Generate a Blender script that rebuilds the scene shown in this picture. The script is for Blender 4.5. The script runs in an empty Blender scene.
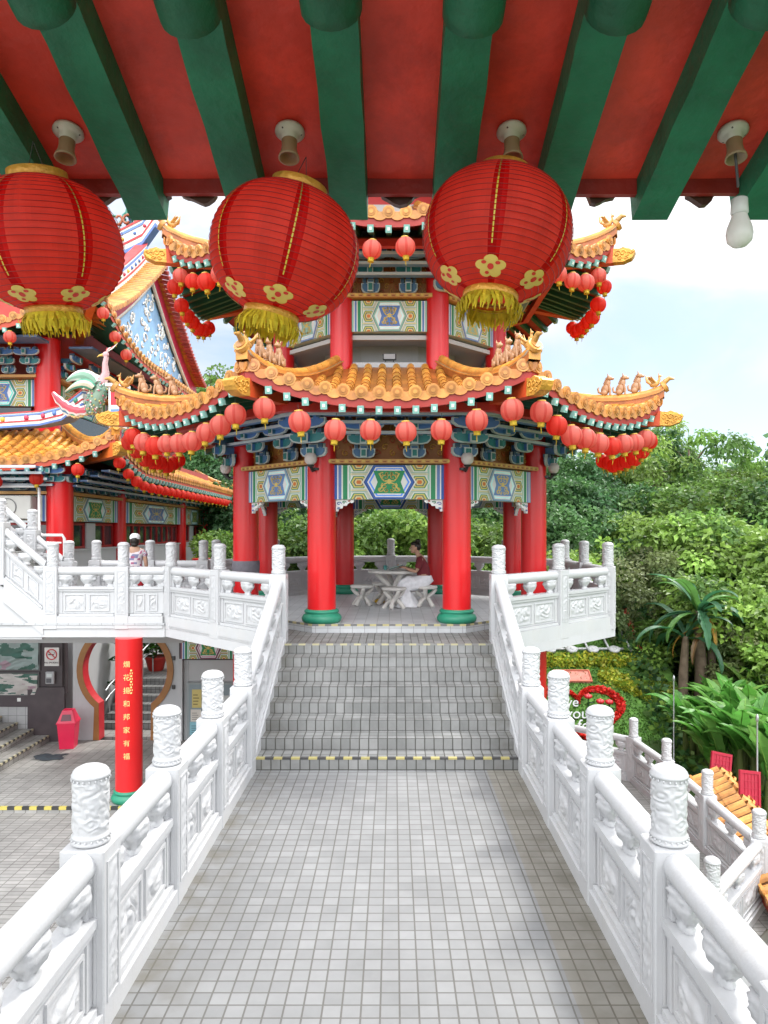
import bpy, math, random
from math import sin, cos, pi, radians, sqrt, atan2, tan
from mathutils import Vector, Matrix, noise
S = bpy.context.scene
COL = S.collection
V = Vector
random.seed(7)
FPX = 720.0
CAMX, EYE = 0.08, 2.8

def px(x, y, d):
    return V((CAMX + (x - 394) * d / FPX, d, EYE + (530 - y) * d / FPX))

# ------------------------------------------------------------------ mesh builder
class MB:
    def __init__(s, c=(0.8, 0.8, 0.8), M=None):
        s.v, s.f, s.fc, s.sm = [], [], [], []
        s.c = c
        s.M = M
    def add(s, vs, fs, smooth=False, cols=None):
        b = len(s.v)
        if s.M is not None:
            s.v.extend([s.M @ V(p) for p in vs])
        else:
            s.v.extend([V(p) for p in vs])
        for i, f in enumerate(fs):
            s.f.append([j + b for j in f])
            s.fc.append(cols[i] if cols else s.c)
            s.sm.append(smooth)
    def quad(s, a, b, c, d):
        s.add([a, b, c, d], [(0, 1, 2, 3)])
    def box(s, x0, x1, y0, y1, z0, z1, bev=0.0):
        if bev <= 0:
            vs = [(x, y, z) for z in (z0, z1) for y in (y0, y1) for x in (x0, x1)]
            s.add(vs, [(0, 2, 3, 1), (4, 5, 7, 6), (0, 1, 5, 4), (2, 6, 7, 3), (0, 4, 6, 2), (1, 3, 7, 5)])
            return
        b = bev
        def ring(i, z):
            return [(x0 + i + (0 if q else b), y0 + i, z) for q in ()] 
        def oct_(ins, z):
            X0, X1, Y0, Y1 = x0 + ins, x1 - ins, y0 + ins, y1 - ins
            return [(X0 + b, Y0, z), (X1 - b, Y0, z), (X1, Y0 + b, z), (X1, Y1 - b, z),
                    (X1 - b, Y1, z), (X0 + b, Y1, z), (X0, Y1 - b, z), (X0, Y0 + b, z)]
        vs = oct_(b, z0) + oct_(0, z0 + b) + oct_(0, z1 - b) + oct_(b, z1)
        fs = []
        for r in range(3):
            for i in range(8):
                j = (i + 1) % 8
                fs.append((r * 8 + i, r * 8 + j, r * 8 + 8 + j, r * 8 + 8 + i))
        fs.append(tuple(range(7, -1, -1)))
        fs.append(tuple(range(24, 32)))
        s.add(vs, fs)
    def bar(s, a, b, w, h, up=(0, 0, 1)):
        a, b = V(a), V(b)
        d = (b - a).normalized()
        sd = d.cross(V(up))
        if sd.length < 1e-5: sd = d.cross(V((1, 0, 0)))
        sd.normalize(); u = sd.cross(d).normalized()
        vs = []
        for p in (a, b):
            for (i, j) in ((-1, -1), (1, -1), (1, 1), (-1, 1)):
                vs.append(p + sd * (i * w / 2) + u * (j * h / 2))
        s.add(vs, [(0, 1, 2, 3), (7, 6, 5, 4), (0, 4, 5, 1), (1, 5, 6, 2), (2, 6, 7, 3), (3, 7, 4, 0)])
    def tube(s, pts, r, n=8, cap=True, smooth=True, closed=False):
        pts = [V(p) for p in pts]
        m = len(pts)
        rs = r if isinstance(r, (list, tuple)) else [r] * m
        vs = []
        prev = None
        for i, p in enumerate(pts):
            if closed: d = pts[(i + 1) % m] - pts[i - 1]
            else: d = pts[min(i + 1, m - 1)] - pts[max(i - 1, 0)]
            d.normalize()
            if prev is None:
                ref = V((0, 0, 1)) if abs(d.z) < 0.9 else V((1, 0, 0))
                sd = d.cross(ref).normalized()
            else:
                sd = (prev - d * prev.dot(d)).normalized()
            prev = sd
            u = sd.cross(d)
            for k in range(n):
                t = 2 * pi * k / n
                vs.append(p + sd * (rs[i] * cos(t)) + u * (rs[i] * sin(t)))
        fs = []
        for i in range(m if closed else m - 1):
            i2 = (i + 1) % m
            for k in range(n):
                k2 = (k + 1) % n
                fs.append((i * n + k, i * n + k2, i2 * n + k2, i2 * n + k))
        s.add(vs, fs, smooth)
        if cap and not closed:
            s.add(vs[:n], [tuple(range(n - 1, -1, -1))])
            s.add(vs[-n:], [tuple(range(n))])
    def lathe(s, prof, n=20, c=(0, 0, 0), smooth=True, disp=None, sy=1.0, cap=True, col=None):
        vs, fs, cs = [], [], []
        m = len(prof)
        for i, (r, z) in enumerate(prof):
            for k in range(n):
                t = 2 * pi * k / n
                rr = r + (disp(t, z, r) if disp else 0)
                vs.append((c[0] + rr * cos(t), c[1] + rr * sin(t) * sy, c[2] + z))
        for i in range(m - 1):
            for k in range(n):
                k2 = (k + 1) % n
                fs.append((i * n + k, i * n + k2, i * n + n + k2, i * n + n + k))
                if col: cs.append(col(i, k))
        s.add(vs, fs, smooth, cs if col else None)
        if cap:
            if prof[0][0] > 1e-4: s.add(vs[:n], [tuple(range(n - 1, -1, -1))])
            if prof[-1][0] > 1e-4: s.add(vs[-n:], [tuple(range(n))])
    def ell(s, c, r, n=10, m=7, R=None):
        vs, fs = [], []
        for i in range(m + 1):
            a = -pi / 2 + pi * i / m
            for k in range(n):
                t = 2 * pi * k / n
                p = V((r[0] * cos(a) * cos(t), r[1] * cos(a) * sin(t), r[2] * sin(a)))
                if R is not None: p = R @ p
                vs.append(V(c) + p)
        for i in range(m):
            for k in range(n):
                k2 = (k + 1) % n
                fs.append((i * n + k, i * n + k2, i * n + n + k2, i * n + n + k))
        s.add(vs, fs, True)
    def grid(s, fn, nu, nv, smooth=True, flip=False, colfn=None):
        vs = [fn(i / nu, j / nv) for j in range(nv + 1) for i in range(nu + 1)]
        fs, cs = [], []
        for j in range(nv):
            for i in range(nu):
                a = j * (nu + 1) + i
                q = (a, a + 1, a + nu + 2, a + nu + 1)
                fs.append(q[::-1] if flip else q)
                if colfn: cs.append(colfn((i + .5) / nu, (j + .5) / nv))
        s.add(vs, fs, smooth, cs if colfn else None)
    def prism(s, poly, fn, t0, t1):
        """poly: 2D points, fn(x,y,t)->3D"""
        n = len(poly)
        vs = [fn(x, y, t0) for x, y in poly] + [fn(x, y, t1) for x, y in poly]
        fs = [tuple(range(n - 1, -1, -1)), tuple(range(n, 2 * n))]
        for i in range(n):
            j = (i + 1) % n
            fs.append((i, j, n + j, n + i))
        s.add(vs, fs)
    def mesh(s, name):
        me = bpy.data.meshes.new(name)
        me.from_pydata([tuple(p) for p in s.v], [], s.f)
        n = len(me.loops)
        at = me.color_attributes.new('Col', 'FLOAT_COLOR', 'CORNER')
        buf = [0.0] * (4 * n)
        k = 0
        for fi, f in enumerate(s.f):
            c = s.fc[fi]
            for _ in f:
                buf[k:k + 4] = (c[0], c[1], c[2], 1.0); k += 4
        at.data.foreach_set('color', buf)
        me.polygons.foreach_set('use_smooth', s.sm)
        me.update()
        return me
    def build(s, name, mat, parent=None, **kw):
        return link(s.mesh(name), name, mat, parent, **kw)

def link(me, name, mat=None, parent=None, loc=None, rot=0.0, scale=None, kind=None):
    if mat is not None and not me.materials: me.materials.append(mat)
    o = bpy.data.objects.new(name, me)
    COL.objects.link(o)
    if parent: o.parent = parent
    if loc is not None: o.location = loc
    if rot: o.rotation_euler = (0, 0, rot)
    if scale: o.scale = scale
    if kind: o['kind'] = kind
    return o

def tag(o, label, cat, group=None, kind=None):
    o['label'] = label; o['category'] = cat
    if group: o['group'] = group
    if kind: o['kind'] = kind
    return o

def thing(name, label, cat, loc=(0, 0, 0), rot=0.0, group=None):
    o = bpy.data.objects.new(name, None)
    o.empty_display_size = 0.2
    COL.objects.link(o)
    o.location = loc; o.rotation_euler = (0, 0, rot)
    return tag(o, label, cat, group)

def dup(root, loc, rot=None, label=None, scale=None):
    r = root.copy(); COL.objects.link(r); r.location = loc
    if rot is not None: r.rotation_euler = (0, 0, rot)
    if label: r['label'] = label
    if scale: r.scale = scale
    for ch in list(root.children):
        c = ch.copy(); COL.objects.link(c); c.parent = r
        for g in list(ch.children):
            d = g.copy(); COL.objects.link(d); d.parent = c
    return r

ORD = ['first', 'second', 'third', 'fourth', 'fifth', 'sixth', 'seventh', 'eighth', 'ninth', 'tenth', 'eleventh',
       'twelfth', 'thirteenth', 'fourteenth', 'fifteenth', 'sixteenth', 'seventeenth', 'eighteenth', 'nineteenth',
       'twentieth', 'twenty-first', 'twenty-second', 'twenty-third', 'twenty-fourth', 'twenty-fifth', 'twenty-sixth']

def text_mesh(body, size, ext=0.004, align='CENTER'):
    cu = bpy.data.curves.new('lettering', 'FONT')
    cu.body = body; cu.size = size; cu.extrude = ext; cu.align_x = align; cu.align_y = 'CENTER'
    cu.resolution_u = 3
    o = bpy.data.objects.new('lettering', cu); COL.objects.link(o)
    dg = bpy.context.evaluated_depsgraph_get()
    me = bpy.data.meshes.new_from_object(o.evaluated_get(dg))
    bpy.data.objects.remove(o)
    me.materials.clear()
    return me

# ------------------------------------------------------------------ materials
def mat(name, col=None, rough=0.5, spec=0.5, metal=0.0, var=0.25, vscale=3.0, bump=0.0, bscale=20.0, stain=0.0,
        sscale=0.8, transl=0.0, staincol=None, coat=0.0, streak=0.0):
    m = bpy.data.materials.new(name); m.use_nodes = True
    nt = m.node_tree; N = nt.nodes; L = nt.links
    bs = N['Principled BSDF']; out = N['Material Output']
    tc = N.new('ShaderNodeTexCoord')
    if col is None:
        a = N.new('ShaderNodeAttribute'); a.attribute_name = 'Col'; cs = a.outputs['Color']
    else:
        a = N.new('ShaderNodeRGB'); a.outputs[0].default_value = (*col, 1); cs = a.outputs[0]
    def mul(cs, f, blend='MULTIPLY', c2=None):
        mx = N.new('ShaderNodeMix'); mx.data_type = 'RGBA'; mx.blend_type = blend
        L.new(cs, mx.inputs['A'])
        return mx
    if var > 0:
        n = N.new('ShaderNodeTexNoise'); n.inputs['Scale'].default_value = vscale; n.inputs['Detail'].default_value = 5
        L.new(tc.outputs['Object'], n.inputs['Vector'])
        r = N.new('ShaderNodeMapRange'); r.inputs['From Min'].default_value = .3; r.inputs['From Max'].default_value = .7
        r.inputs['To Min'].default_value = 1 - var; r.inputs['To Max'].default_value = 1 + var * .5
        L.new(n.outputs['Fac'], r.inputs['Value'])
        mx = mul(cs, 1); mx.inputs['Factor'].default_value = 1
        L.new(r.outputs[0], mx.inputs['B']); cs = mx.outputs['Result']
    if stain > 0:
        n2 = N.new('ShaderNodeTexNoise'); n2.inputs['Scale'].default_value = sscale; n2.inputs['Detail'].default_value = 8
        n2.inputs['Roughness'].default_value = .7
        L.new(tc.outputs['Object'], n2.inputs['Vector'])
        r2 = N.new('ShaderNodeMapRange'); r2.inputs['From Min'].default_value = .5; r2.inputs['From Max'].default_value = .72
        r2.inputs['To Max'].default_value = stain
        L.new(n2.outputs['Fac'], r2.inputs['Value'])
        mx = N.new('ShaderNodeMix'); mx.data_type = 'RGBA'
        L.new(r2.outputs[0], mx.inputs['Factor']); L.new(cs, mx.inputs['A'])
        mx.inputs['B'].default_value = (*(staincol or (.12, .11, .09)), 1)
        cs = mx.outputs['Result']
    if streak > 0:
        ma = N.new('ShaderNodeMapping'); ma.inputs['Scale'].default_value = (9, 9, .9); L.new(tc.outputs['Object'], ma.inputs[0])
        n4 = N.new('ShaderNodeTexNoise'); n4.inputs['Scale'].default_value = 1.6; n4.inputs['Detail'].default_value = 7; n4.inputs['Roughness'].default_value = .65; L.new(ma.outputs[0], n4.inputs['Vector'])
        r4 = N.new('ShaderNodeMapRange'); r4.inputs['From Min'].default_value = .54; r4.inputs['From Max'].default_value = .74; r4.inputs['To Max'].default_value = streak; L.new(n4.outputs['Fac'], r4.inputs['Value'])
        mx = N.new('ShaderNodeMix'); mx.data_type = 'RGBA'; L.new(r4.outputs[0], mx.inputs['Factor']); L.new(cs, mx.inputs['A']); mx.inputs['B'].default_value = (.36, .34, .30, 1); cs = mx.outputs['Result']
    L.new(cs, bs.inputs['Base Color'])
    bs.inputs['Roughness'].default_value = rough
    bs.inputs['Specular IOR Level'].default_value = spec
    bs.inputs['Metallic'].default_value = metal
    if coat: bs.inputs['Coat Weight'].default_value = coat; bs.inputs['Coat Roughness'].default_value = .15
    if bump > 0:
        n3 = N.new('ShaderNodeTexNoise'); n3.inputs['Scale'].default_value = bscale; n3.inputs['Detail'].default_value = 6
        L.new(tc.outputs['Object'], n3.inputs['Vector'])
        b = N.new('ShaderNodeBump'); b.inputs['Strength'].default_value = bump; b.inputs['Distance'].default_value = .02
        L.new(n3.outputs['Fac'], b.inputs['Height']); L.new(b.outputs[0], bs.inputs['Normal'])
    if transl > 0:
        t = N.new('ShaderNodeBsdfTranslucent'); L.new(cs, t.inputs['Color'])
        ms = N.new('ShaderNodeMixShader'); ms.inputs[0].default_value = transl
        L.new(bs.outputs[0], ms.inputs[1]); L.new(t.outputs[0], ms.inputs[2]); L.new(ms.outputs[0], out.inputs['Surface'])
    return m

def tile_mat(name, c1, c2, grout, w=.113, h=.113, mortar=.006, beige=None, rough=.6, stain=.35, edge=None):
    m = bpy.data.materials.new(name); m.use_nodes = True
    nt = m.node_tree; N = nt.nodes; L = nt.links; bs = N['Principled BSDF']
    tc = N.new('ShaderNodeTexCoord'); ge = N.new('ShaderNodeNewGeometry')
    sp = N.new('ShaderNodeSeparateXYZ'); L.new(tc.outputs['Object'], sp.inputs[0])
    sn = N.new('ShaderNodeSeparateXYZ'); L.new(ge.outputs['True Normal'], sn.inputs[0])
    ab = N.new('ShaderNodeMath'); ab.operation = 'ABSOLUTE'; L.new(sn.outputs['Z'], ab.inputs[0])
    gt = N.new('ShaderNodeMath'); gt.operation = 'GREATER_THAN'; L.new(ab.outputs[0], gt.inputs[0]); gt.inputs[1].default_value = .5
    ax = N.new('ShaderNodeMath'); ax.operation = 'ABSOLUTE'; L.new(sn.outputs['X'], ax.inputs[0])
    gx = N.new('ShaderNodeMath'); gx.operation = 'GREATER_THAN'; L.new(ax.outputs[0], gx.inputs[0]); gx.inputs[1].default_value = .75
    mu = N.new('ShaderNodeMix'); mu.data_type = 'FLOAT'; L.new(gx.outputs[0], mu.inputs[0])
    L.new(sp.outputs['X'], mu.inputs[2]); L.new(sp.outputs['Y'], mu.inputs[3])
    mv = N.new('ShaderNodeMix'); mv.data_type = 'FLOAT'; L.new(gt.outputs[0], mv.inputs[0])
    L.new(sp.outputs['Z'], mv.inputs[2]); L.new(sp.outputs['Y'], mv.inputs[3])
    cb = N.new('ShaderNodeCombineXYZ'); L.new(mu.outputs[0], cb.inputs[0]); L.new(mv.outputs[0], cb.inputs[1])
    br = N.new('ShaderNodeTexBrick'); br.offset = 0; br.squash = 1
    L.new(cb.outputs[0], br.inputs['Vector'])
    for k, v in (('Scale', 1), ('Mortar Size', mortar), ('Mortar Smooth', .15), ('Bias', 0), ('Brick Width', w), ('Row Height', h)):
        br.inputs[k].default_value = v
    br.inputs['Color1'].default_value = (*c1, 1); br.inputs['Color2'].default_value = (*c2, 1); br.inputs['Mortar'].default_value = (*grout, 1)
    cs = br.outputs['Color']
    if beige:
        g = N.new('ShaderNodeMath'); g.operation = 'GREATER_THAN'; L.new(sp.outputs['X'], g.inputs[0]); g.inputs[1].default_value = beige[0]
        mx = N.new('ShaderNodeMix'); mx.data_type = 'RGBA'; mx.blend_type = 'MULTIPLY'; L.new(g.outputs[0], mx.inputs['Factor'])
        L.new(cs, mx.inputs['A']); mx.inputs['B'].default_value = (*beige[1], 1); cs = mx.outputs['Result']
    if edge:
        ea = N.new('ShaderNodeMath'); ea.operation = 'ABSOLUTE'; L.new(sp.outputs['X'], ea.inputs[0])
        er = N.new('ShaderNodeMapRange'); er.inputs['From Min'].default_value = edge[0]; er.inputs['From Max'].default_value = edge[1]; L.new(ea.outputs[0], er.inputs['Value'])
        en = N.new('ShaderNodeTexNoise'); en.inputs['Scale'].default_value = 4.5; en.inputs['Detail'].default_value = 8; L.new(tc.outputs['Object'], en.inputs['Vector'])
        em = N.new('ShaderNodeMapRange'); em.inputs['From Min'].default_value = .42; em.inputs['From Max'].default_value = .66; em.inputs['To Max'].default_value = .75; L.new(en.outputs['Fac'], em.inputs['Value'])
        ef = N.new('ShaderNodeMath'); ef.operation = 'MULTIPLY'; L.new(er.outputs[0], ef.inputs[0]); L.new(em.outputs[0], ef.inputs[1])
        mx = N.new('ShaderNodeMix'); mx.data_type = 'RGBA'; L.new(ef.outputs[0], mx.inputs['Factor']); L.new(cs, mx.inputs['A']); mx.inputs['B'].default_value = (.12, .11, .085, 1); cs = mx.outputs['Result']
    n2 = N.new('ShaderNodeTexNoise'); n2.inputs['Scale'].default_value = 1.1; n2.inputs['Detail'].default_value = 9; n2.inputs['Roughness'].default_value = .68
    L.new(tc.outputs['Object'], n2.inputs['Vector'])
    r2 = N.new('ShaderNodeMapRange'); r2.inputs['From Min'].default_value = .35; r2.inputs['From Max'].default_value = .7
    r2.inputs['To Min'].default_value = 1.06; r2.inputs['To Max'].default_value = 1 - stain
    L.new(n2.outputs['Fac'], r2.inputs['Value'])
    mx = N.new('ShaderNodeMix'); mx.data_type = 'RGBA'; mx.blend_type = 'MULTIPLY'; mx.inputs['Factor'].default_value = 1
    L.new(cs, mx.inputs['A']); L.new(r2.outputs[0], mx.inputs['B'])
    L.new(mx.outputs['Result'], bs.inputs['Base Color'])
    bs.inputs['Roughness'].default_value = rough; bs.inputs['Specular IOR Level'].default_value = .35
    bp = N.new('ShaderNodeBump'); bp.inputs['Strength'].default_value = .5; bp.inputs['Distance'].default_value = .004; bp.invert = True
    L.new(br.outputs['Fac'], bp.inputs['Height']); L.new(bp.outputs[0], bs.inputs['Normal'])
    return m

RED = (.56, .012, .018); DRED = (.35, .012, .015); ORANGE = (.62, .115, .018); TILE = (.66, .30, .05)
GREEN = (.012, .085, .05); TEAL = (.22, .45, .40); GOLD = (.6, .33, .05); WHITE = (.8, .8, .79); CREAM = (.66, .63, .48)
BLUE = (.03, .11, .42); SLATE = (.055, .11, .19); LBLUE = (.25, .42, .62); LGREEN = (.02, .25, .10)
M = dict(
    paint=mat('painted_wood', None, .45, .4, var=.14, vscale=4, stain=.18, sscale=2.0),
    white=mat('white_painted_stone', (.455, .46, .468), .42, .45, var=.04, vscale=2.5, bump=.12, bscale=60, stain=.25, sscale=2.2, staincol=(.48, .46, .42), streak=.30),
    wplain=mat('white_wall_paint', (.455, .459, .466), .6, .3, var=.04, vscale=1.5, stain=.18, sscale=.9, staincol=(.5, .49, .45), streak=.22),
    lacquer=mat('red_lacquer', (.62, .013, .016), .28, .5, var=.07, vscale=1.6, stain=.10, sscale=1.2, staincol=(.3, .02, .02)),
    tile=mat('glazed_roof_tile', None, .36, .45, var=.32, vscale=6, bump=.15, bscale=30, stain=.5, sscale=2.6, staincol=(.17, .075, .03)),
    gold=mat('gilded_carving', (.66, .33, .05), .4, .5, metal=.25, var=.3, vscale=9, bump=.9, bscale=22),
    gilt=mat('gilt_paint', (.78, .60, .22), .45, .4, var=.1),
    rafter=mat('weathered_green_paint', None, .55, .35, var=.3, vscale=6, bump=.35, bscale=30, stain=.35, sscale=5, staincol=(.02, .05, .03)),
    ceil=mat('weathered_red_paint', None, .5, .4, var=.38, vscale=3.2, bump=.45, bscale=14, stain=.5, sscale=2.5, staincol=(.22, .015, .012)),
    paper=mat('red_lantern_paper', None, .5, .3, var=.08, vscale=8, transl=.68),
    tassel=mat('tassel_thread', None, .7, .2, var=.2, vscale=40, transl=.3),
    stone=mat('grey_stone', None, .7, .3, var=.2, vscale=6, bump=.3, bscale=30, stain=.2),
    leaf=mat('leaf', None, .45, .4, var=.22, vscale=.6, transl=.45),
    bark=mat('bark', (.16, .12, .085), .85, .2, var=.4, vscale=5, bump=.8, bscale=18),
    grass=mat('grass', (.085, .19, .035), .8, .2, var=.5, vscale=4, bump=.8, bscale=40, stain=.4, sscale=.5, staincol=(.09, .12, .03)),
    soil=mat('hillside_soil', (.05, .09, .025), .9, .2, var=.5, vscale=1.2, bump=.8, bscale=14),
    cloth=mat('cloth', None, .8, .2, var=.12, vscale=14, bump=.3, bscale=40),
    skin=mat('skin', (.42, .24, .16), .5, .35, var=.06, vscale=10),
    hair=mat('hair', (.02, .013, .01), .4, .4, var=.3, vscale=40),
    plastic=mat('plastic', None, .35, .5, var=.05, vscale=5),
    metal=mat('grey_metal', (.45, .46, .47), .35, .5, metal=.7, var=.1, vscale=8),
    glass=mat('dark_window_glass', (.03, .035, .04), .08, .6, var=0),
)
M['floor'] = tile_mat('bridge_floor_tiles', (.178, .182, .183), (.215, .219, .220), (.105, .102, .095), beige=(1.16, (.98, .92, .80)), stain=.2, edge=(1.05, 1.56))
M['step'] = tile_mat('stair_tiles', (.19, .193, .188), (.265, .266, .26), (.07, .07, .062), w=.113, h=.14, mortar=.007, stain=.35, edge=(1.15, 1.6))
M['pavfloor'] = tile_mat('pavilion_floor_tiles', (.40, .41, .42), (.46, .47, .475), (.25, .25, .25), w=.2, h=.2, mortar=.005, rough=.4, stain=.2)
M['court'] = tile_mat('courtyard_tiles', (.27, .265, .25), (.34, .332, .312), (.14, .13, .12), w=.2, h=.1, mortar=.007, stain=.4)
M['walltile'] = tile_mat('grey_wall_tiles', (.33, .33, .33), (.38, .38, .38), (.2, .2, .2), w=.2, h=.2, mortar=.006, stain=.2)

def oct_pts(a, off=0.0):
    R = a / cos(pi / 8)
    return [V((R * cos(radians(-90 + 45 * k - 22.5)), R * sin(radians(-90 + 45 * k - 22.5)), 0)) for k in range(8)]
# ------------------------------------------------------------------ roofs
def jit(c, a=.12):
    k = 1 + random.uniform(-a, a)
    return (c[0] * k, c[1] * k * (1 + random.uniform(-.06, .06)), c[2] * k)

class Side:
    def __init__(s, T0, T1, E0, E1, L0, L1, reach, p=2.3, con=1.5):
        s.T0, s.T1, s.E0, s.E1 = V(T0), V(T1), V(E0), V(E1)
        s.L0, s.L1, s.reach, s.p, s.con = L0, L1, reach, p, con
        s.e = (s.E1 - s.E0); s.e.z = 0; s.len = s.e.length; s.e.normalize()
        s.out = V((s.e.y, -s.e.x, 0))
    def P(s, u, v, dz=0.0):
        A = s.T0.lerp(s.E0, v); B = s.T1.lerp(s.E1, v); q = A.lerp(B, u)
        z0 = s.T0.z + (s.T1.z - s.T0.z) * u; z1 = s.E0.z
        z = z1 + (z0 - z1) * max(0, 1 - v) ** s.con
        ln = V((B.x - A.x, B.y - A.y, 0)).length
        lift = max(0, v) ** 2.5 * (s.L0 * max(0, 1 - u * ln / s.reach) ** s.p + s.L1 * max(0, 1 - (1 - u) * ln / s.reach) ** s.p)
        return V((q.x, q.y, z + lift + dz))
    def ut(s, t, v):
        A = s.T0.lerp(s.E0, v); B = s.T1.lerp(s.E1, v)
        a = (A - s.E0).dot(s.e); b = (B - s.E0).dot(s.e)
        if b - a < 1e-6: return -1
        return (t - a) / (b - a)
    def vmin(s, t, lo=0.0):
        if 0 <= s.ut(t, lo) <= 1: return lo
        a, b = lo, 1.0
        for _ in range(24):
            m = (a + b) / 2
            if 0 <= s.ut(t, m) <= 1: b = m
            else: a = m
        return b
    def at(s, t, v, dz=0.0):
        return s.P(min(1, max(0, s.ut(t, v))), v, dz)
    def soff(s, u, w, v0, d):
        return s.P(u, v0).lerp(s.P(u, 1.0), w) - V((0, 0, d))

def tiles(side, mb, pitch=.25, col=TILE, v_end=1.0, ends=True, R=.078, pan=None):
    n = max(2, round(side.len / pitch)); st = side.len / n
    mb.c = pan or (col[0] * .6, col[1] * .5, col[2] * .6)
    mb.grid(lambda u, v: side.P(u, v, 0), 14, 8, colfn=lambda u, v: jit(mb.c, .15))
    # underside of the sheet
    for i in range(n):
        t = (i + .5) * st
        v0 = side.vmin(t)
        if v0 > .985: continue
        p0, p1 = side.at(t, v0), side.at(t, 1.0)
        L = max((p1 - p0).length, .1); k = max(1, round(L / .30))
        for j in range(k):
            va, vb = v0 + (1 - v0) * j / k, v0 + (1 - v0) * (j + 1) / k
            a, b = side.at(t, va), side.at(t, vb)
            d = (b - a).normalized(); nn = side.e.cross(d) * -1
            if nn.z < 0: nn = -nn
            vs = []
            for p, r, h in ((a, R * .88, 0), (b + d * .012, R, .008)):
                for m in range(6):
                    th = pi * m / 5
                    vs.append(p + side.e * (r * cos(th)) + nn * (r * sin(th) * 1.05 + h))
            c = jit(col, .26)
            fs = [(m, m + 1, m + 7, m + 6) for m in range(5)] + [tuple(range(6, 12))]
            mb.add(vs, fs, False, [c] * 5 + [(c[0] * .5, c[1] * .4, c[2] * .5)])
        if ends:
            d = (p1 - side.at(t, .93)).normalized(); nn = d.cross(side.e)
            if nn.z < 0: nn = -nn
            o = p1 + nn * R * .35 + d * .01
            c = jit((.60, .27, .07), .15)
            for (r, h0, h1, cc) in ((R * 1.22, -.02, .025, c), (R * .82, .02, .036, (c[0] * .72, c[1] * .66, c[2] * .6)), (R * .4, .03, .045, c)):
                m = 10
                ring = [o + side.e * (r * cos(2 * pi * q / m)) + nn * (r * sin(2 * pi * q / m)) for q in range(m)]
                vs = [p + d * h0 for p in ring] + [p + d * h1 for p in ring]
                mb.add(vs, [(q, (q + 1) % m, m + (q + 1) % m, m + q) for q in range(m)] + [tuple(range(m, 2 * m))], False,
                       [cc] * (m + 1))
    if ends:
        for i in range(n + 1):
            t = min(max(i * st, .04), side.len - .04)
            p1 = side.at(t, 1.0); d = (p1 - side.at(t, .93)).normalized()
            w = .115; cc = jit((.55, .22, .05), .18)
            poly = [(-w, .03)] + [(w * 1.0 * cos(a) * -1, -.10 * sin(a)) for a in [pi * q / 8 for q in range(9)]] + [(w, .03)]
            fo = side.out * .02
            vs = [p1 + side.e * x + V((0, 0, z)) + d * .005 for x, z in poly]
            vs2 = [p + side.out * .022 for p in vs]
            m = len(poly)
            mb.add(vs + vs2, [tuple(range(m, 2 * m)), tuple(range(m - 1, -1, -1))] + [(q, (q + 1) % m, m + (q + 1) % m, m + q) for q in range(m)],
                   False, [cc] * (m + 2))

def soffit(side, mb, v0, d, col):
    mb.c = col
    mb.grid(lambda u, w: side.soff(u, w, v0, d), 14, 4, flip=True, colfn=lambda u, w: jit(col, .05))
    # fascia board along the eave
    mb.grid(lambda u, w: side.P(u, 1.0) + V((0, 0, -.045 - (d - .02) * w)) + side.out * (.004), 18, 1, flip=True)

def rafter_mesh(side, t, v0, d, w=.085, h=.10, tip=TEAL, ve=1.0, col=GREEN):
    va = max(v0, side.vmin(t) + .03)
    if va > .9: return None
    # straight chord like the soffit
    def sp(v):
        u = min(1, max(0, side.ut(t, v)))
        return side.soff(u, (v - v0) / (1 - v0), v0, d)
    a = sp(va) - V((0, 0, h / 2 + .006)); b = sp(ve) - V((0, 0, h / 2 + .006)) + side.out * .02
    mb = MB(col); mb.bar(a, b, w, h)
    dr = (b - a).normalized()
    mb.c = tip; mb.bar(b - dr * .05, b + dr * .012, w * 1.02 + .004, h * 1.02 + .004)
    mb.c = (.75, .78, .72); mb.bar(b + dr * .010, b + dr * .018, w * .45, h * .45)
    return mb

def ridge(mb, pts, w=.13, h=.16, r=.085, col=TILE, capcol=(.68, .32, .06)):
    pts = [V(p) for p in pts]
    n = len(pts)
    vs, fs, cs = [], [], []
    lay = [(w * .75, -.06), (w * .75, h * .45), (w * .95, h * .5), (w * .95, h * .68), (w * .6, h * .7), (w * .6, h)]
    for i, p in enumerate(pts):
        d = pts[min(i + 1, n - 1)] - pts[max(i - 1, 0)]; sd = V((d.y, -d.x, 0)).normalized()
        for sgn in (-1, 1):
            for (x, z) in (lay if sgn < 0 else lay[::-1]):
                vs.append(p + sd * (sgn * x) + V((0, 0, z)))
    m = 2 * len(lay)
    lc = [(.42, .13, .03), (.75, .70, .6), (.62, .25, .05), (.3, .2, .1), (.6, .22, .04), col]
    for i in range(n - 1):
        for k in range(m - 1):
            fs.append((i * m + k, i * m + k + 1, i * m + m + k + 1, i * m + m + k))
            cs.append(lc[min(k, m - 2 - k)])
    fs += [tuple(range(m)), tuple(range(n * m - 1, n * m - m - 1, -1))]; cs += [capcol, capcol]
    mb.add(vs, fs, False, cs)
    # half-round capping tiles, one by one
    mb.c = col
    top = [p + V((0, 0, h)) for p in pts]
    for i in range(n - 1):
        a, b = top[i], top[i + 1]
        mb.c = jit(capcol, .12)
        mb.tube([a, b + (b - a) * .04], [r * .93, r * 1.04], 9)

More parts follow.
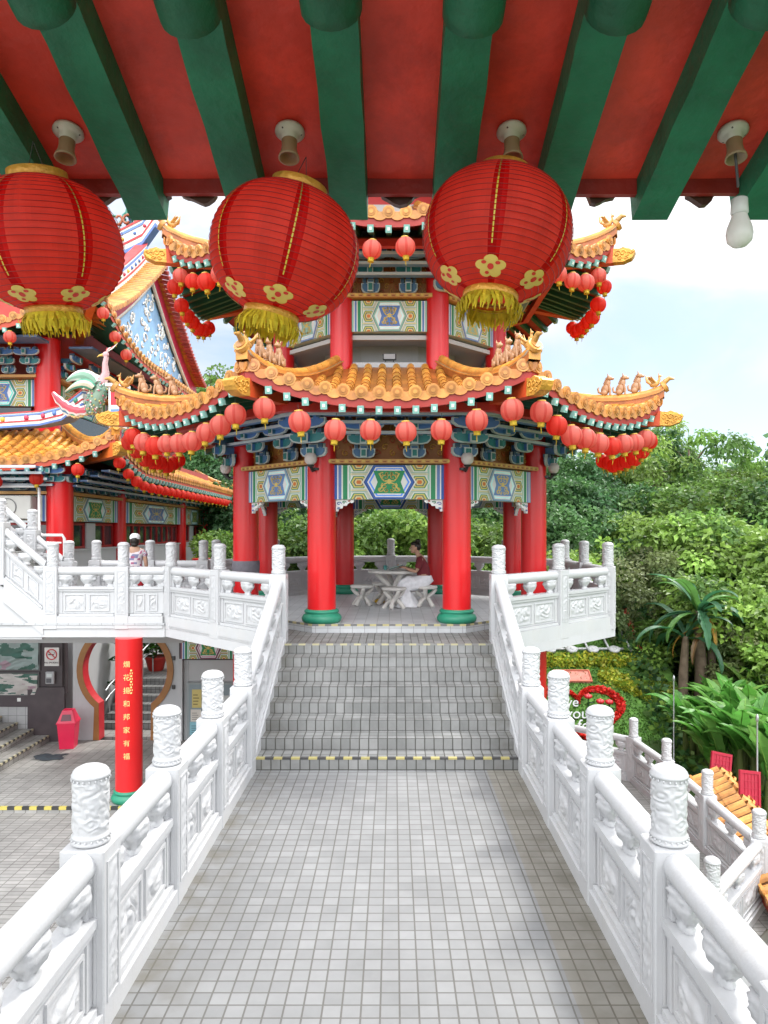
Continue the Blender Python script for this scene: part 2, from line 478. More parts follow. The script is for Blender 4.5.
def beast(kind=0):
    mb = MB((.5, .27, .12))
    if kind == 0:      # sitting hound-like guardian, looks along +x
        mb.c = (.46, .25, .13)
        mb.ell((0, 0, .10), (.075, .055, .10), R=Matrix.Rotation(radians(18), 3, 'Y'))
        mb.ell((.03, 0, .19), (.05, .045, .08), R=Matrix.Rotation(radians(20), 3, 'Y'))
        mb.ell((.06, 0, .285), (.05, .042, .042)); mb.ell((.105, 0, .275), (.038, .026, .024))
        for sy in (-1, 1):
            mb.tube([(.05, sy * .03, .18), (.075, sy * .032, .09), (.075, sy * .032, 0), (.10, sy * .032, 0)], [.022, .017, .015, .016], 6)
            mb.ell((-.02, sy * .045, .04), (.05, .022, .045))
            mb.tube([(.045, sy * .03, .31), (.035, sy * .036, .36)], [.016, .003], 5)
        mb.tube([(-.06, 0, .04), (-.11, 0, .06), (-.125, 0, .12), (-.10, 0, .15)], [.02, .022, .018, .004], 6)
        for k in range(4): mb.ell((-.02 + .012 * k, 0, .20 + .028 * k), (.02, .012, .02), 6, 4)
    else:              # crested bird with spread wings
        mb.c = (.62, .33, .09)
        mb.ell((0, 0, .09), (.10, .05, .065), R=Matrix.Rotation(radians(-15), 3, 'Y'))
        mb.tube([(.06, 0, .12), (.10, 0, .19), (.09, 0, .24)], [.035, .025, .022], 7); mb.ell((.105, 0, .255), (.036, .025, .026))
        mb.tube([(.13, 0, .255), (.165, 0, .245)], [.012, .002], 5)
        mb.tube([(.09, 0, .27), (.07, 0, .33)], [.012, .003], 5)
        for sy in (-1, 1):
            for k in range(4):
                mb.tube([(.02 - .02 * k, sy * .04, .12), (-.03 - .03 * k, sy * .10, .18 + .02 * k), (-.07 - .03 * k, sy * .13, .25 - .02 * k)], [.02, .018, .004], 5)
        for k in range(3):
            mb.tube([(-.07, .02 * (k - 1), .09), (-.15, .03 * (k - 1), .14 + .03 * k), (-.18, .03 * (k - 1), .24 + .03 * k)], [.025, .02, .005], 5)
        for sy in (-1, 1): mb.tube([(.0, sy * .02, .05), (.01, sy * .02, -.01)], .012, 5)
    return mb.mesh('roof_figure')

BEAST = [beast(0), beast(1)]

def carved_end(mb, o, d, w, h, L):
    """gilded cloud-headed beam end: stacked scroll lobes"""
    o, d = V(o), V(d).normalized(); sd = V((d.y, -d.x, 0)).normalized(); u = sd.cross(d)
    poly = [(0, -h * .5), (L * .55, -h * .5), (L * .72, -h * .40), (L * .95, -h * .28), (L * 1.06, -h * .05), (L * 1.12, h * .22), (L * 1.02, h * .36),
            (L * .92, h * .28), (L * .84, h * .40), (L * .66, h * .46), (L * .5, h * .56), (L * .32, h * .46), (0, h * .5)]
    mb.prism(poly, lambda x, y, t: o + d * x + u * y + sd * t, -w / 2, w / 2)
    for sg in (-1, 1):
        for (cx, cy, r) in ((.22, .1, .26), (.5, .12, .22), (.76, .02, .2), (.36, -.25, .18), (.66, -.24, .15), (.96, .14, .12)):
            pts = [o + d * (cx * L + r * h * (1 - q / 14) * cos(q * .62)) + u * (cy * h + r * h * (1 - q / 14) * sin(q * .62)) + sd * (sg * (w / 2 + .004)) for q in range(13)]
            mb.tube(pts, h * .05, 5)

def hip_beam(E, T, col, parent, tip=.62, w=.17, h=.26, drop=.34, v0=.35, over=.02):
    """orange corner beam under the eave corner with a carved end"""
    side, u = E
    a = side.P(u, v0) - V((0, 0, drop + .05)); b = side.P(u, 1.0) - V((0, 0, drop))
    d = V((b.x - a.x, b.y - a.y, 0)).normalized()
    b = b + d * over
    mb = MB(col); mb.bar(a, b, w, h)
    dd = (b - a).normalized()
    mb.c = (.5, .10, .02); mb.bar(a + dd * .1, b - dd * .25, w * .7, .1, ) if False else None
    o = mb.build('corner_beam', M['paint'], parent)
    g = MB(GOLD); carved_end(g, b - dd * .01, dd, w * 1.08, h * .95, .34)
    g.build('carved_beam_end', M['gold'], o)
    return o

# ------------------------------------------------------------------ painted beam
def painted_beam(L, H, field, stripe=BLUE, TH=.16, both=True, simple=False, ground=(.56, .60, .47)):
    mb = MB(ground)
    mb.box(-L / 2, L / 2, 0, TH, -H / 2, H / 2)
    def face(sg):
        def poly(pts, lay, c):
            y = -.0025 * lay if sg > 0 else TH + .0025 * lay
            pp = [(x * sg, y, z) for x, z in pts]
            mb.c = c; mb.add(pp, [tuple(range(len(pp)))])
        def rect(x0, x1, z0, z1, lay, c): poly([(x0, z0), (x1, z0), (x1, z1), (x0, z1)], lay, c)
        def rib(pts, w, lay, c):
            for a, b in zip(pts[:-1], pts[1:]):
                d = V((b[0] - a[0], b[1] - a[1])); 
                if d.length < 1e-6: continue
                d.normalize(); n = V((-d.y, d.x)) * w / 2; e = d * w * .2
                a2, b2 = V(a) - e, V(b) + e
                poly([a2 - n, b2 - n, b2 + n, a2 + n], lay, c)
        h = H / 2
        for s in (-1, 1):
            x = L / 2
            for wd, c in ((.045, stripe), (.02, WHITE), (.05, (.12, .22, .5)), (.025, (.7, .74, .66)), (.075, LGREEN), (.02, WHITE), (.035, (.35, .58, .46)), (.02, (.75, .75, .68))):
                wd *= L / 1.8
                a, b = sorted((s * x, s * (x - wd))); rect(a, b, -h, h, 1, c); x -= wd
        lx = L / 2 - .29 * L / 1.8
        for z in (-h, h): rect(-lx, lx, z - .012 if z > 0 else z, z if z > 0 else z + .012, 1.2, (.15, .25, .35))
        # small hexagon chains either side
        hw, hh = .105 * L / 1.8, .085 * H / .56
        for s in (-1, 1):
            cx = s * (lx - hw * 1.05)
            for cz, cut in ((0, 0), (h, -1), (-h, 1)):
                for k, (sc, c) in enumerate(((1.35, WHITE), (1.2, (.10, .30, .14)), (1.0, (.68, .55, .12)), (.78, (.12, .16, .14)), (.58, (.72, .62, .3)), (.36, (.62, .17, .03)))):
                    pts = [(cx + hw * sc * q[0], cz + hh * sc * q[1]) for q in ((-1.15, 0), (-.7, 1), (.7, 1), (1.15, 0), (.7, -1), (-.7, -1))]
                    if cut: pts = [(x, min(max(z, -h + .001), h - .001)) for x, z in pts]
                    poly(pts, 2 + k * .6, c)
            for sz in (-1, 1):
                rib([(cx - hw * 1.4, sz * h * .47), (cx + hw * 1.4, sz * h * .47)], .012, 1.6, (.70, .6, .25))
                rib([(cx - hw * 1.4, sz * h * .56), (cx + hw * 1.4, sz * h * .56)], .010, 1.6, (.3, .5, .45))
        # central cartouche
        W = .40 * L / 1.8
        def cart(sx, sz): return [(-W * sx, 0), (-W * .62 * sx, h * sz), (W * .62 * sx, h * sz), (W * sx, 0), (W * .62 * sx, -h * sz), (-W * .62 * sx, -h * sz)]
        dark = tuple(c * .55 for c in stripe)
        for k, (sc, c) in enumerate(((1.12, (.75, .75, .7)), (1.05, dark), (1.0, stripe), (.90, WHITE), (.84, tuple(min(1, q * 2.6 + .05) for q in stripe)), (.76, WHITE))):
            poly(cart(sc, min(.985, .97 * sc)), 6.5 + k, c)
        fw, fh = W * .66, h * .66
        poly([(-fw * .98, fh), (fw * .98, fh), (fw * .72, 0), (fw * .98, -fh), (-fw * .98, -fh), (-fw * .72, 0)], 13, field)
        if simple: return
        g = (.68, .50, .13)
        rx = random.Random(3)
        poly([(fw * .13 * cos(a), fh * .05 + fh * .24 * sin(a)) for a in [2 * pi * q / 10 for q in range(10)]], 14.5, g)
        for s in (-1, 1):
            for (cx, cz, r, st, tr) in ((.22, .42, .2, 0, 1), (.45, .66, .15, 2, -1), (.3, -.35, .22, 1, -1), (.55, -.62, .2, 3, 1), (.12, .75, .13, 4, 1), (.18, -.72, .14, 0, -1)):
                pts = [(s * (cx * fw + r * fw * (1 - q / 12) * cos(st + tr * q * .6)), cz * fh + r * fw * .9 * (1 - q / 12) * sin(st + tr * q * .6)) for q in range(10)]
                rib(pts, .018, 14, g)
            rib([(s * .1 * fw, .1 * fh), (s * .3 * fw, .1 * fh), (s * .45 * fw, .3 * fh), (s * .62 * fw, .75 * fh)], .022, 14.2, g)
            rib([(s * .1 * fw, -.05 * fh), (s * .35 * fw, -.2 * fh), (s * .6 * fw, -.7 * fh)], .02, 14.2, g)
    face(1)
    if both: face(-1)
    return mb

def bracket_mesh(n=3, sc=1.0):
    """stacked bracket cluster growing outwards (-y), white-edged blue arms"""
    mb = MB(SLATE)
    def arm(w, y, z, th, c, h=.13):
        pro = [(-w, .02), (-w, .07), (-w * .82, .07), (-w * .82, h), (-w * .55, h), (-w * .55, .075), (-w * .3, .075), (-w * .3, h), (w * .3, h), (w * .3, .075), (w * .55, .075),
               (w * .55, h), (w * .82, h), (w * .82, .07), (w, .07), (w, .02), (w * .8, -.03), (w * .45, -.05), (-w * .45, -.05), (-w * .8, -.03)]
        g = .018
        out = [(x + (g if x > 0 else -g), zz + (g if zz > .03 else -g)) for x, zz in pro]
        mb.c = (.50, .56, .56); mb.prism(out, lambda x, zz, t: V((x, y + t, z + zz)), -th * .3, th * .3)
        mb.c = c; mb.prism(pro, lambda x, zz, t: V((x, y + t, z + zz)), -th * .5, th * .5)
    cols = [(.07, .17, .32), (.04, .22, .24), (.07, .18, .44), (.05, .17, .27)]
    for k in range(n):
        z = .08 + .21 * k; y = -.06 - .16 * k
        arm((.17 + .075 * k) * sc, y, z, .075, cols[k % 4])
        mb.c = cols[(k + 1) % 4]; mb.box(-.045, .045, y - .10, .02, z - .05, z + .07)
        mb.c = (.50, .56, .56); mb.box(-.054, .054, y - .115, y - .101, z - .062, z + .082)
        mb.c = (.02, .17, .16); mb.box(-.035, .035, y - .13, y - .1165, z - .04, z + .06)
        for s in (-1, 1):
            xx = s * (.12 + .07 * k) * sc
            mb.c = (.04, .09, .15); mb.box(xx - .03, xx + .03, y - .055, y + .05, z + .09, z + .155)
    return mb.mesh('bracket_set')
# ------------------------------------------------------------------ pavilion
PC = V((0, 14.78, 0))
pav = thing('pavilion', 'two-tiered octagonal red-columned pavilion with orange glazed roofs at the end of the footbridge', 'pavilion', PC)
A_COL = 2.728
Z_FL, Z_BAL = 1.26, 1.12

def octa_sides(a0, z0, a1, z1, lift, con=1.5):
    T, E = oct_pts(a0), oct_pts(a1)
    r = []
    for k in range(8):
        k2 = (k + 1) % 8
        t0, t1, e0, e1 = T[k].copy(), T[k2].copy(), E[k].copy(), E[k2].copy()
        t0.z = t1.z = z0; e0.z = e1.z = z1
        r.append(Side(t0, t1, e0, e1, lift, lift, (e1 - e0).length / 2, 2.3, con))
    return r

low = octa_sides(2.12, 5.66, 4.80, 4.68, .43)
upp = octa_sides(1.25, 8.75, 4.06, 7.50, .60)
top = octa_sides(.10, 11.4, 2.3, 9.75, .35)
_cnt = [0]
_rest = MB()
def octa_roof(sides, nm, v0, d, spacing, sep, figures=True, full=True):
    for k, sd in enumerate(sides):
        mb = MB(TILE); tiles(sd, mb)
        tl = mb.build('roof_tiles', M['tile'], pav)
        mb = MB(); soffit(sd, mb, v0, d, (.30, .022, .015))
        so = mb.build('soffit', M['paint'], pav)
        n = int(sd.len / spacing)
        for i in range(n + 1):
            t = sd.len / 2 + (i - n / 2) * spacing
            rm = rafter_mesh(sd, t, v0, d)
            if rm is None: continue
            if k in sep and _cnt[0] < 98:
                rm.build('rafter', M['paint'], pav); _cnt[0] += 1
            else:
                _rest.add(rm.v, rm.f, False, rm.fc)
        # hip ridge on the E1 corner
        pts = [sd.P(1, v, .05) for v in [q / 12 for q in range(13)]]
        dr = (pts[-1] - pts[-2]); pts.append(pts[-1] + dr.normalized() * .08 + V((0, 0, .03)))
        mb = MB(TILE); ridge(mb, pts, h=.12, r=.075)
        e = pts[-1] + V((0, 0, .13)); dn = (pts[-1] - pts[-2]).normalized()
        mb.c = (.6, .3, .07); mb.tube([e - dn * .03, e + dn * .03], .11, 12); mb.c = (.4, .18, .05); mb.tube([e + dn * .02, e + dn * .045], .07, 12)
        mb.c = (.5, .26, .06); mb.tube([e + V((0, 0, .08)), e + dn * .10 + V((0, 0, .09)), e + dn * .2 + V((0, 0, .02))], [.05, .04, .015], 6)
        rg = mb.build('hip_ridge', M['tile'], pav)
        if figures:
            a = atan2(dn.y, dn.x)
            for (vv, kd) in ((.97, 1), (.86, 0), (.77, 0), (.68, 0)):
                if not full and vv < .9: continue
                p = sd.P(1, vv, .05 + .12 + .065)
                link(BEAST[kd], 'roof_figure', M['tile'], rg, loc=p, rot=a, scale=((.85 if kd else 1.08),) * 3)
        hip_beam((sd, 1.0), None, (.56, .075, .02), pav, drop=d + .17, v0=v0)

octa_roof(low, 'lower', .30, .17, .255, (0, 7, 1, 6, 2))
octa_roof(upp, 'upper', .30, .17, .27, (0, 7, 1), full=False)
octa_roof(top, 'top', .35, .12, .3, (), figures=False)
_rest.build('rafters', M['paint'], pav, kind='stuff')
mb = MB(TILE); mb.lathe([(.28, 11.3), (.3, 11.45), (.16, 11.55), (.24, 11.7), (.28, 11.85), (.2, 12.05), (.07, 12.15), (.1, 12.3), (.05, 12.5), (0, 12.6)], 16)
mb.build('finial', M['tile'], pav)

# columns
cv, uv = oct_pts(A_COL), oct_pts(2.05)
colm = MB(RED); colm.lathe([(.237, Z_FL + .2), (.237, 5.0)], 28)
colme = colm.mesh('column')
bs = MB((.02, .22, .13)); bs.lathe([(.29, 0), (.325, .03), (.335, .08), (.31, .13), (.275, .15), (.27, .16), (.29, .175), (.29, .2), (.26, .225), (.2, .226)], 28)
bsme = bs.mesh('column_base')
lo = MB(RED); lo.lathe([(.24, -3.6), (.24, .88)], 24); lome = lo.mesh('lower_column')
uc = MB(RED); uc.lathe([(.2, 5.2), (.2, 7.9)], 24); ucme = uc.mesh('upper_column')
for p in cv:
    c = link(colme, 'column', M['lacquer'], pav, loc=p)
    link(bsme, 'column_base', M['paint'], c, loc=(0, 0, Z_FL - .002))
    link(lome, 'lower_column', M['lacquer'], pav, loc=p)
for p in uv: link(ucme, 'upper_column', M['lacquer'], pav, loc=p)

# beams, cornices and brackets on each side
s_low = 2.26
b_blue = painted_beam(1.82, .57, (.02, .27, .10)).mesh('painted_beam')
b_grn = painted_beam(1.82, .57, (.13, .25, .52), stripe=(.22, .38, .52)).mesh('painted_beam')
u_beam = painted_beam(1.32, .54, (.10, .20, .5), stripe=(.25, .48, .40)).mesh('painted_beam')
u_beam2 = painted_beam(1.32, .54, (.30, .50, .42), stripe=(.2, .30, .55)).mesh('painted_beam')
def cornice(L, h=.07):
    mb = MB((.52, .27, .08)); mb.box(-L / 2, L / 2, -.13, .2, 0, h)
    n = int(L / .07)
    for i in range(n):
        x = -L / 2 + (i + .5) * L / n
        mb.c = (.30, .09, .03) if i % 2 else (.62, .42, .10)
        mb.box(x - .026, x + .026, -.135, -.128, h * .22, h * .5 if i % 2 else h * .8)
    return mb.mesh('cornice')
corn, ucorn = cornice(2.05), cornice(1.5)
brk, brk2 = bracket_mesh(4), bracket_mesh(3, .9)
def spandrel():
    mb = MB(WHITE)
    poly = [(0, 0), (.42, 0), (.42, -.05), (.36, -.08), (.33, -.06), (.27, -.10), (.25, -.14), (.17, -.14), (.15, -.20), (.07, -.21), (.05, -.27), (0, -.27)]
    mb.prism(poly, lambda x, z, t: V((x, t, z)), -.03, .03)
    for (cx, cz, r, c) in ((.07, -.09, .06, BLUE), (.19, -.06, .05, LGREEN), (.31, -.035, .03, (.5, .1, .04)), (.06, -.2, .035, BLUE)):
        for sg in (-1, 1):
            pts = [(cx + r * (1 - q / 12) * cos(q * .7), sg * .034, cz + r * .7 * (1 - q / 12) * sin(q * .7)) for q in range(10)]
            mb.c = c; mb.tube(pts, .009, 4)
    return mb.mesh('spandrel')
spn = spandrel()
back = MB((.30, .11, .025)); back.box(-1.1, 1.1, .02, .10, 0, 1.15)
for i in range(16):
    for j in range(5):
        x, z = -1.0 + i * .133, .12 + j * .21 + (.1 if i % 2 else 0)
        back.c = (.50, .26, .05) if (i + j) % 3 else (.40, .07, .02)
        pts = [(x + .06 * (1 - q / 11) * cos(q * .75 + i), .012, z + .06 * (1 - q / 11) * sin(q * .75 + i)) for q in range(9)]
        back.tube(pts, .012, 4)
backme = back.mesh('frieze_board')
def polar(k, r, z, x=0.0):
    a = radians(-90 + 45 * k); o = V((cos(a), sin(a), 0)); e = V((-sin(a), cos(a), 0))
    return o * r + e * x + V((0, 0, z)), radians(45 * k)
for k in range(8):
    p, r = polar(k, A_COL + .08, 3.595)
    link(b_blue if k % 2 == 0 else b_grn, 'painted_beam', M['paint'], pav, loc=p, rot=r)
    p, r = polar(k, A_COL + .06, 3.90); link(corn, 'cornice', M['paint'], pav, loc=p, rot=r)
    p, r = polar(k, A_COL, 3.97); link(backme, 'frieze_board', M['paint'], pav, loc=p, rot=r)
    for x in (-.42, .42):
        p, r = polar(k, A_COL + .05, 3.98, x); link(brk, 'bracket_set', M['paint'], pav, loc=p, rot=r)
    for sg in (-1, 1):
        p, r = polar(k, A_COL, 3.305, sg * .89)
        o = link(spn, 'spandrel', M['paint'], pav, loc=p, rot=r + (pi if sg > 0 else 0), scale=(.72, 1, .72))
    # upper tier
    p, r = polar(k, 2.05 + .08, 6.555); link(u_beam if k % 2 == 0 else u_beam2, 'painted_beam', M['paint'], pav, loc=p, rot=r)
    p, r = polar(k, 2.05 + .06, 6.86); link(ucorn, 'cornice', M['paint'], pav, loc=p, rot=r)
    p, r = polar(k, 2.05, 6.9); o = link(backme, 'frieze_board', M['paint'], pav, loc=p, rot=r, scale=(.72, 1, .95))
    for x in (-.33, .33):
        p, r = polar(k, 2.05 + .04, 6.93, x); link(brk2, 'bracket_set', M['paint'], pav, loc=p, rot=r, scale=(.95, 1, 1.15))
for k, v in enumerate(cv):
    a = atan2(v.y, v.x); o = V((cos(a), sin(a), 0))
    link(brk, 'bracket_set', M['paint'], pav, loc=v + o * .2 + V((0, 0, 3.98)), rot=a + pi / 2, scale=(1.25, 1.2, 1))
for k, v in enumerate(uv):
    a = atan2(v.y, v.x); o = V((cos(a), sin(a), 0))
    link(brk2, 'bracket_set', M['paint'], pav, loc=v + o * .17 + V((0, 0, 6.93)), rot=a + pi / 2, scale=(1.1, 1.2, 1.1))
def ring(mb, a0, a1, z0, z1):
    i, o = oct_pts(a0), oct_pts(a1)
    vs = [p + V((0, 0, z)) for z in (z0, z1) for q in (i, o) for p in q]
    fs = []
    for k in range(8):
        j = (k + 1) % 8
        fs += [(k, j, 8 + j, 8 + k), (16 + k, 24 + k, 24 + j, 16 + j), (8 + k, 8 + j, 24 + j, 24 + k), (k, 16 + k, 16 + j, j)]
    mb.add(vs, fs)
def plank(a0, a1, z, c=(.13, .25, .44)):
    mb = MB(c); ring(mb, a0, a1, z, z + .035); mb.c = (.5, .56, .6); ring(mb, a1 + .001, a1 + .018, z - .006, z + .041)
    return mb.build('eave_plank', M['paint'], pav)
for a, z in ((2.98, 4.36), (3.18, 4.50), (3.38, 4.60), (3.58, 4.69)): plank(a, a + .16, z)
for a, z in ((2.28, 7.18), (2.46, 7.30), (2.64, 7.40)): plank(a, a + .15, z)
# wall plate beams (plain red) that carry the eaves
mb = MB((.50, .03, .02)); ring(mb, 3.76, 3.90, 4.60, 4.73); mb.build('eave_purlin', M['paint'], pav)
mb = MB((.50, .03, .02)); ring(mb, 2.95, 3.07, 7.42, 7.54); mb.build('eave_purlin', M['paint'], pav)
# ceiling under the lower roof, drum, parapet, upper room
mb = MB((.05, .10, .12)); o = oct_pts(2.68)
mb.add([p + V((0, 0, 4.62)) for p in o] + [p + V((0, 0, 4.68)) for p in o], [tuple(range(7, -1, -1)), tuple(range(8, 16))])
for i in range(-3, 4):
    mb.c = (.30, .04, .02); mb.box(-2.4 if abs(i) < 2 else -1.6, 2.4 if abs(i) < 2 else 1.6, i * .7 - .04, i * .7 + .04, 4.53, 4.615)
mb.build('ceiling', M['paint'], pav)
mb = MB(WHITE); ring(mb, 1.92, 2.06, 5.2, 5.76); mb.build('parapet', M['wplain'], pav)
mb = MB((.42, .41, .39)); ring(mb, 1.2, 1.28, 5.3, 8.9); mb.build('upper_room_wall', M['wplain'], pav)
mb = MB((.58, .55, .46)); ring(mb, 1.29, 1.98, 6.24, 6.27); ring(mb, 1.92, 2.06, 6.16, 6.235); mb.build('upper_ceiling', M['wplain'], pav)
mb = MB((.5, .5, .48)); ring(mb, 1.29, 1.91, 5.42, 5.46); mb.build('upper_floor', M['wplain'], pav)
mb = MB((.5, .03, .03)); ring(mb, 1.0, 1.2, 8.9, 9.9); mb.build('drum', M['paint'], pav)
# platform: balcony slab and tiled plinth
def octslab(name, a, z0, z1, m, c=WHITE):
    mb = MB(c); o = oct_pts(a)
    mb.add([p + V((0, 0, z0)) for p in o] + [p + V((0, 0, z1)) for p in o],
           [tuple(range(7, -1, -1)), tuple(range(8, 16))] + [(k, (k + 1) % 8, 8 + (k + 1) % 8, 8 + k) for k in range(8)])
    return mb.build(name, m, pav)
octslab('balcony_slab', 4.10, .87, 1.075, M['wplain'])
octslab('balcony_floor', 4.08, 1.077, Z_BAL, M['step'])
octslab('plinth', 3.03, Z_BAL + .002, Z_FL, M['pavfloor'])
mb = MB((.6, .5, .1))
for k in (0, 7, 1):
    p0 = oct_pts(3.035)[k]; p1 = oct_pts(3.035)[(k + 1) % 8]; n = 24
    a = radians(-90 + 45 * k); out = V((cos(a), sin(a), 0))
    for i in range(n):
        q0, q1 = p0.lerp(p1, i / n), p0.lerp(p1, (i + 1) / n)
        mb.c = (.44, .39, .20) if i % 2 else (.16, .16, .155)
        z0, z1 = Z_FL - .03, Z_FL + .003
        mb.add([q0 + V((0, 0, z0)), q1 + V((0, 0, z0)), q1 + V((0, 0, z1)), q0 + V((0, 0, z1)), q1 - out * .04 + V((0, 0, z1)), q0 - out * .04 + V((0, 0, z1))], [(0, 1, 2, 3), (3, 2, 4, 5)])
mb.build('nosing_stripes', M['paint'], pav)
# grey cloth band tied round one column
mb = MB((.16, .15, .17)); mb.lathe([(.246, 0), (.262, .02), (.258, .16), (.264, .18), (.258, .34), (.246, .36)], 24, disp=lambda t, z, r: .006 * sin(7 * t + 20 * z))
mb.build('column_wrap', M['cloth'], pav, loc=cv[0] * 0 + oct_pts(A_COL)[7] + V((0, 0, 1.86)))

# globe wall lamps on the front columns
def globe_lamp(loc, rot, label):
    t = thing('wall_lamp', label, 'lamp', loc, rot, 'globe lamps on the pavilion columns')
    mb = MB((.02, .02, .02)); mb.lathe([(.07, -.02), (.07, .02)], 12, c=(0, 0, 0)); mb.tube([(0, 0, 0), (0, -.09, -.03), (0, -.15, .04)], [.03, .028, .03], 8); mb.lathe([(.05, .03), (.065, .06)], 12, c=(0, -.15, 0))
    mb.build('lamp_bracket', M['plastic'], t)
    mb = MB((.55, .50, .48)); mb.lathe([(.04, .06), (.085, .1), (.1, .15), (.095, .2), (.07, .245), (.03, .26), (0, .262)], 16, c=(0, -.15, 0), disp=lambda t, z, r: .004 * cos(16 * t))
    mb.build('glass_globe', M['plastic'], t)
for k, nm in ((0, 'ribbed glass globe lamp on black bracket, front left pavilion column'), (1, 'ribbed glass globe lamp on black bracket, front right pavilion column'),
              (7, 'ribbed glass globe lamp on the rear-left grey-banded pavilion column'), (2, 'ribbed glass globe lamp on the outer right pavilion column')):
    v = oct_pts(A_COL)[k]; a = atan2(v.y, v.x)
    if k == 7: a -= .3
    globe_lamp(PC + v + V((cos(a), sin(a), 0)) * .225 + V((0, 0, 3.80)), a + pi / 2, nm)
t = thing('floodlight', 'small black floodlight on the white parapet of the upper tier', 'floodlight', PC + V((0, -1.99, 5.76)))
mb = MB((.03, .03, .03)); mb.box(-.12, .12, -.05, .03, .05, .17, .015); mb.c = (.25, .25, .26); mb.box(-.1, .1, -.056, -.051, .065, .155); mb.build('lamp_head', M['plastic'], t)
mb = MB((.03, .03, .03)); mb.box(-.1, .1, -.02, .0, 0, .02); mb.bar((-.07, -.01, .0), (-.07, -.01, .06), .02, .02); mb.bar((.07, -.01, .0), (.07, -.01, .06), .02, .02); mb.build('lamp_stand', M['plastic'], t)
# ------------------------------------------------------------------ balustrades
def relief(x, z, seed=0.0, f=7.0):
    p = V((x * f, z * f, seed * 3.7))
    w = V((noise.noise(p * .6 + V((11, 0, 0))), noise.noise(p * .6 + V((0, 17, 0))), 0)) * 1.3
    a = noise.noise(p + w)
    r = .5 + .5 * sin(9 * a + 2.0 * sin(p.x * .8) * cos(p.y * .7))
    return r
_pc = {}
def panel_meshes(L, sl, nv):
    key = (round(L, 2), round(sl, 2), nv)
    if key in _pc: return _pc[key]
    sh = Matrix(((1, 0, 0, 0), (0, 1, 0, 0), (sl, 0, 1, 0), (0, 0, 0, 1)))
    lowz = -.10 - (.22 if sl else 0)
    mb = MB(WHITE, sh)
    e = .004
    mb.box(0, L, -.12, .12, lowz, .12)                           # curb
    mb.box(.02, L - .02, -.095, .095, .12 + e, .165)
    mb.box(.0, L, -.05, .05, .165 + e, .56)
    mb.box(.0, L, -.075, .075, .56 + e, .60); mb.box(0, L, -.09, .09, .60 + e, .655)
    for x in (.0, L - .075): mb.box(x, x + .075, -.062, .062, .165 + e * 2, .56 - e)
    for x in (.005, L - .05): mb.box(x, x + .045, -.05, .05, .655 + e, .86)
    ni = 2 if L < 2.2 else 4
    wd = (L - .15) / ni
    for i in range(ni):
        x0, x1 = .075 + i * wd + .035, .075 + (i + 1) * wd - .035
        z0, z1 = .205, .52
        for sg in (-1, 1):
            y = sg * .05
            # raised moulding round the carved field
            for (a, b, c, d, h) in ((x0, x1, z0, z0 + .022, .016), (x0, x1, z1 - .022, z1, .016), (x0, x0 + .022, z0 + .023, z1 - .023, .016), (x1 - .022, x1, z0 + .023, z1 - .023, .016)):
                mb.box(a, b, min(y, y + sg * h), max(y, y + sg * h), c, d)
            X0, X1, Z0, Z1 = x0 + .03, x1 - .03, z0 + .03, z1 - .03
            nu = max(14, int((X1 - X0) / .0125)); nz = 20
            def fn(u, v):
                xx = X0 + (X1 - X0) * u; zz = Z0 + (Z1 - Z0) * v
                edge = min(u, 1 - u, v, 1 - v) * 12
                cx, cz = (u - .5) * 2, (v - .5) * 2
                m = max(0, 1.15 - (cx * cx + cz * cz) ** .8)
                h = .022 * min(1, edge) * (relief(xx + i * .7, zz, L + i, 9)) * min(1, m * 1.6)
                return V((xx, y + sg * (.001 + h), zz))
            mb.grid(fn, nu, nz, smooth=True, flip=(sg > 0))
    pan = mb.mesh('panel')
    hr = MB(WHITE, sh)
    hr.tube([(-.01, 0, .93), (L + .01, 0, .93)], .082, 16)
    hr.box(.0, L, -.045, .045, .862, .885)
    hrm = hr.mesh('handrail')
    vs = []
    for j in range(nv):
        b = MB(WHITE)
        x = L * (.10 + .80 * j / (nv - 1))
        o = V((x, 0, .659 + sl * x))
        def dsp(t, z, r): return (.024 * (relief(t * .16 + j, z * 1.3, 5, 15) - .5) + .012 * cos(5 * t)) * (1 if .03 < z < .2 else 0)
        b.lathe([(.06, -.012), (.08, .012), (.06, .03), (.07, .045), (.085, .06), (.105, .08), (.125, .10), (.138, .118), (.145, .135), (.14, .15), (.135, .165), (.15, .185), (.13, .203), (.05, .206)], 36, c=o, sy=.55, disp=dsp)
        vs.append(b.mesh('baluster'))
    _pc[key] = (pan, hrm, vs)
    return _pc[key]
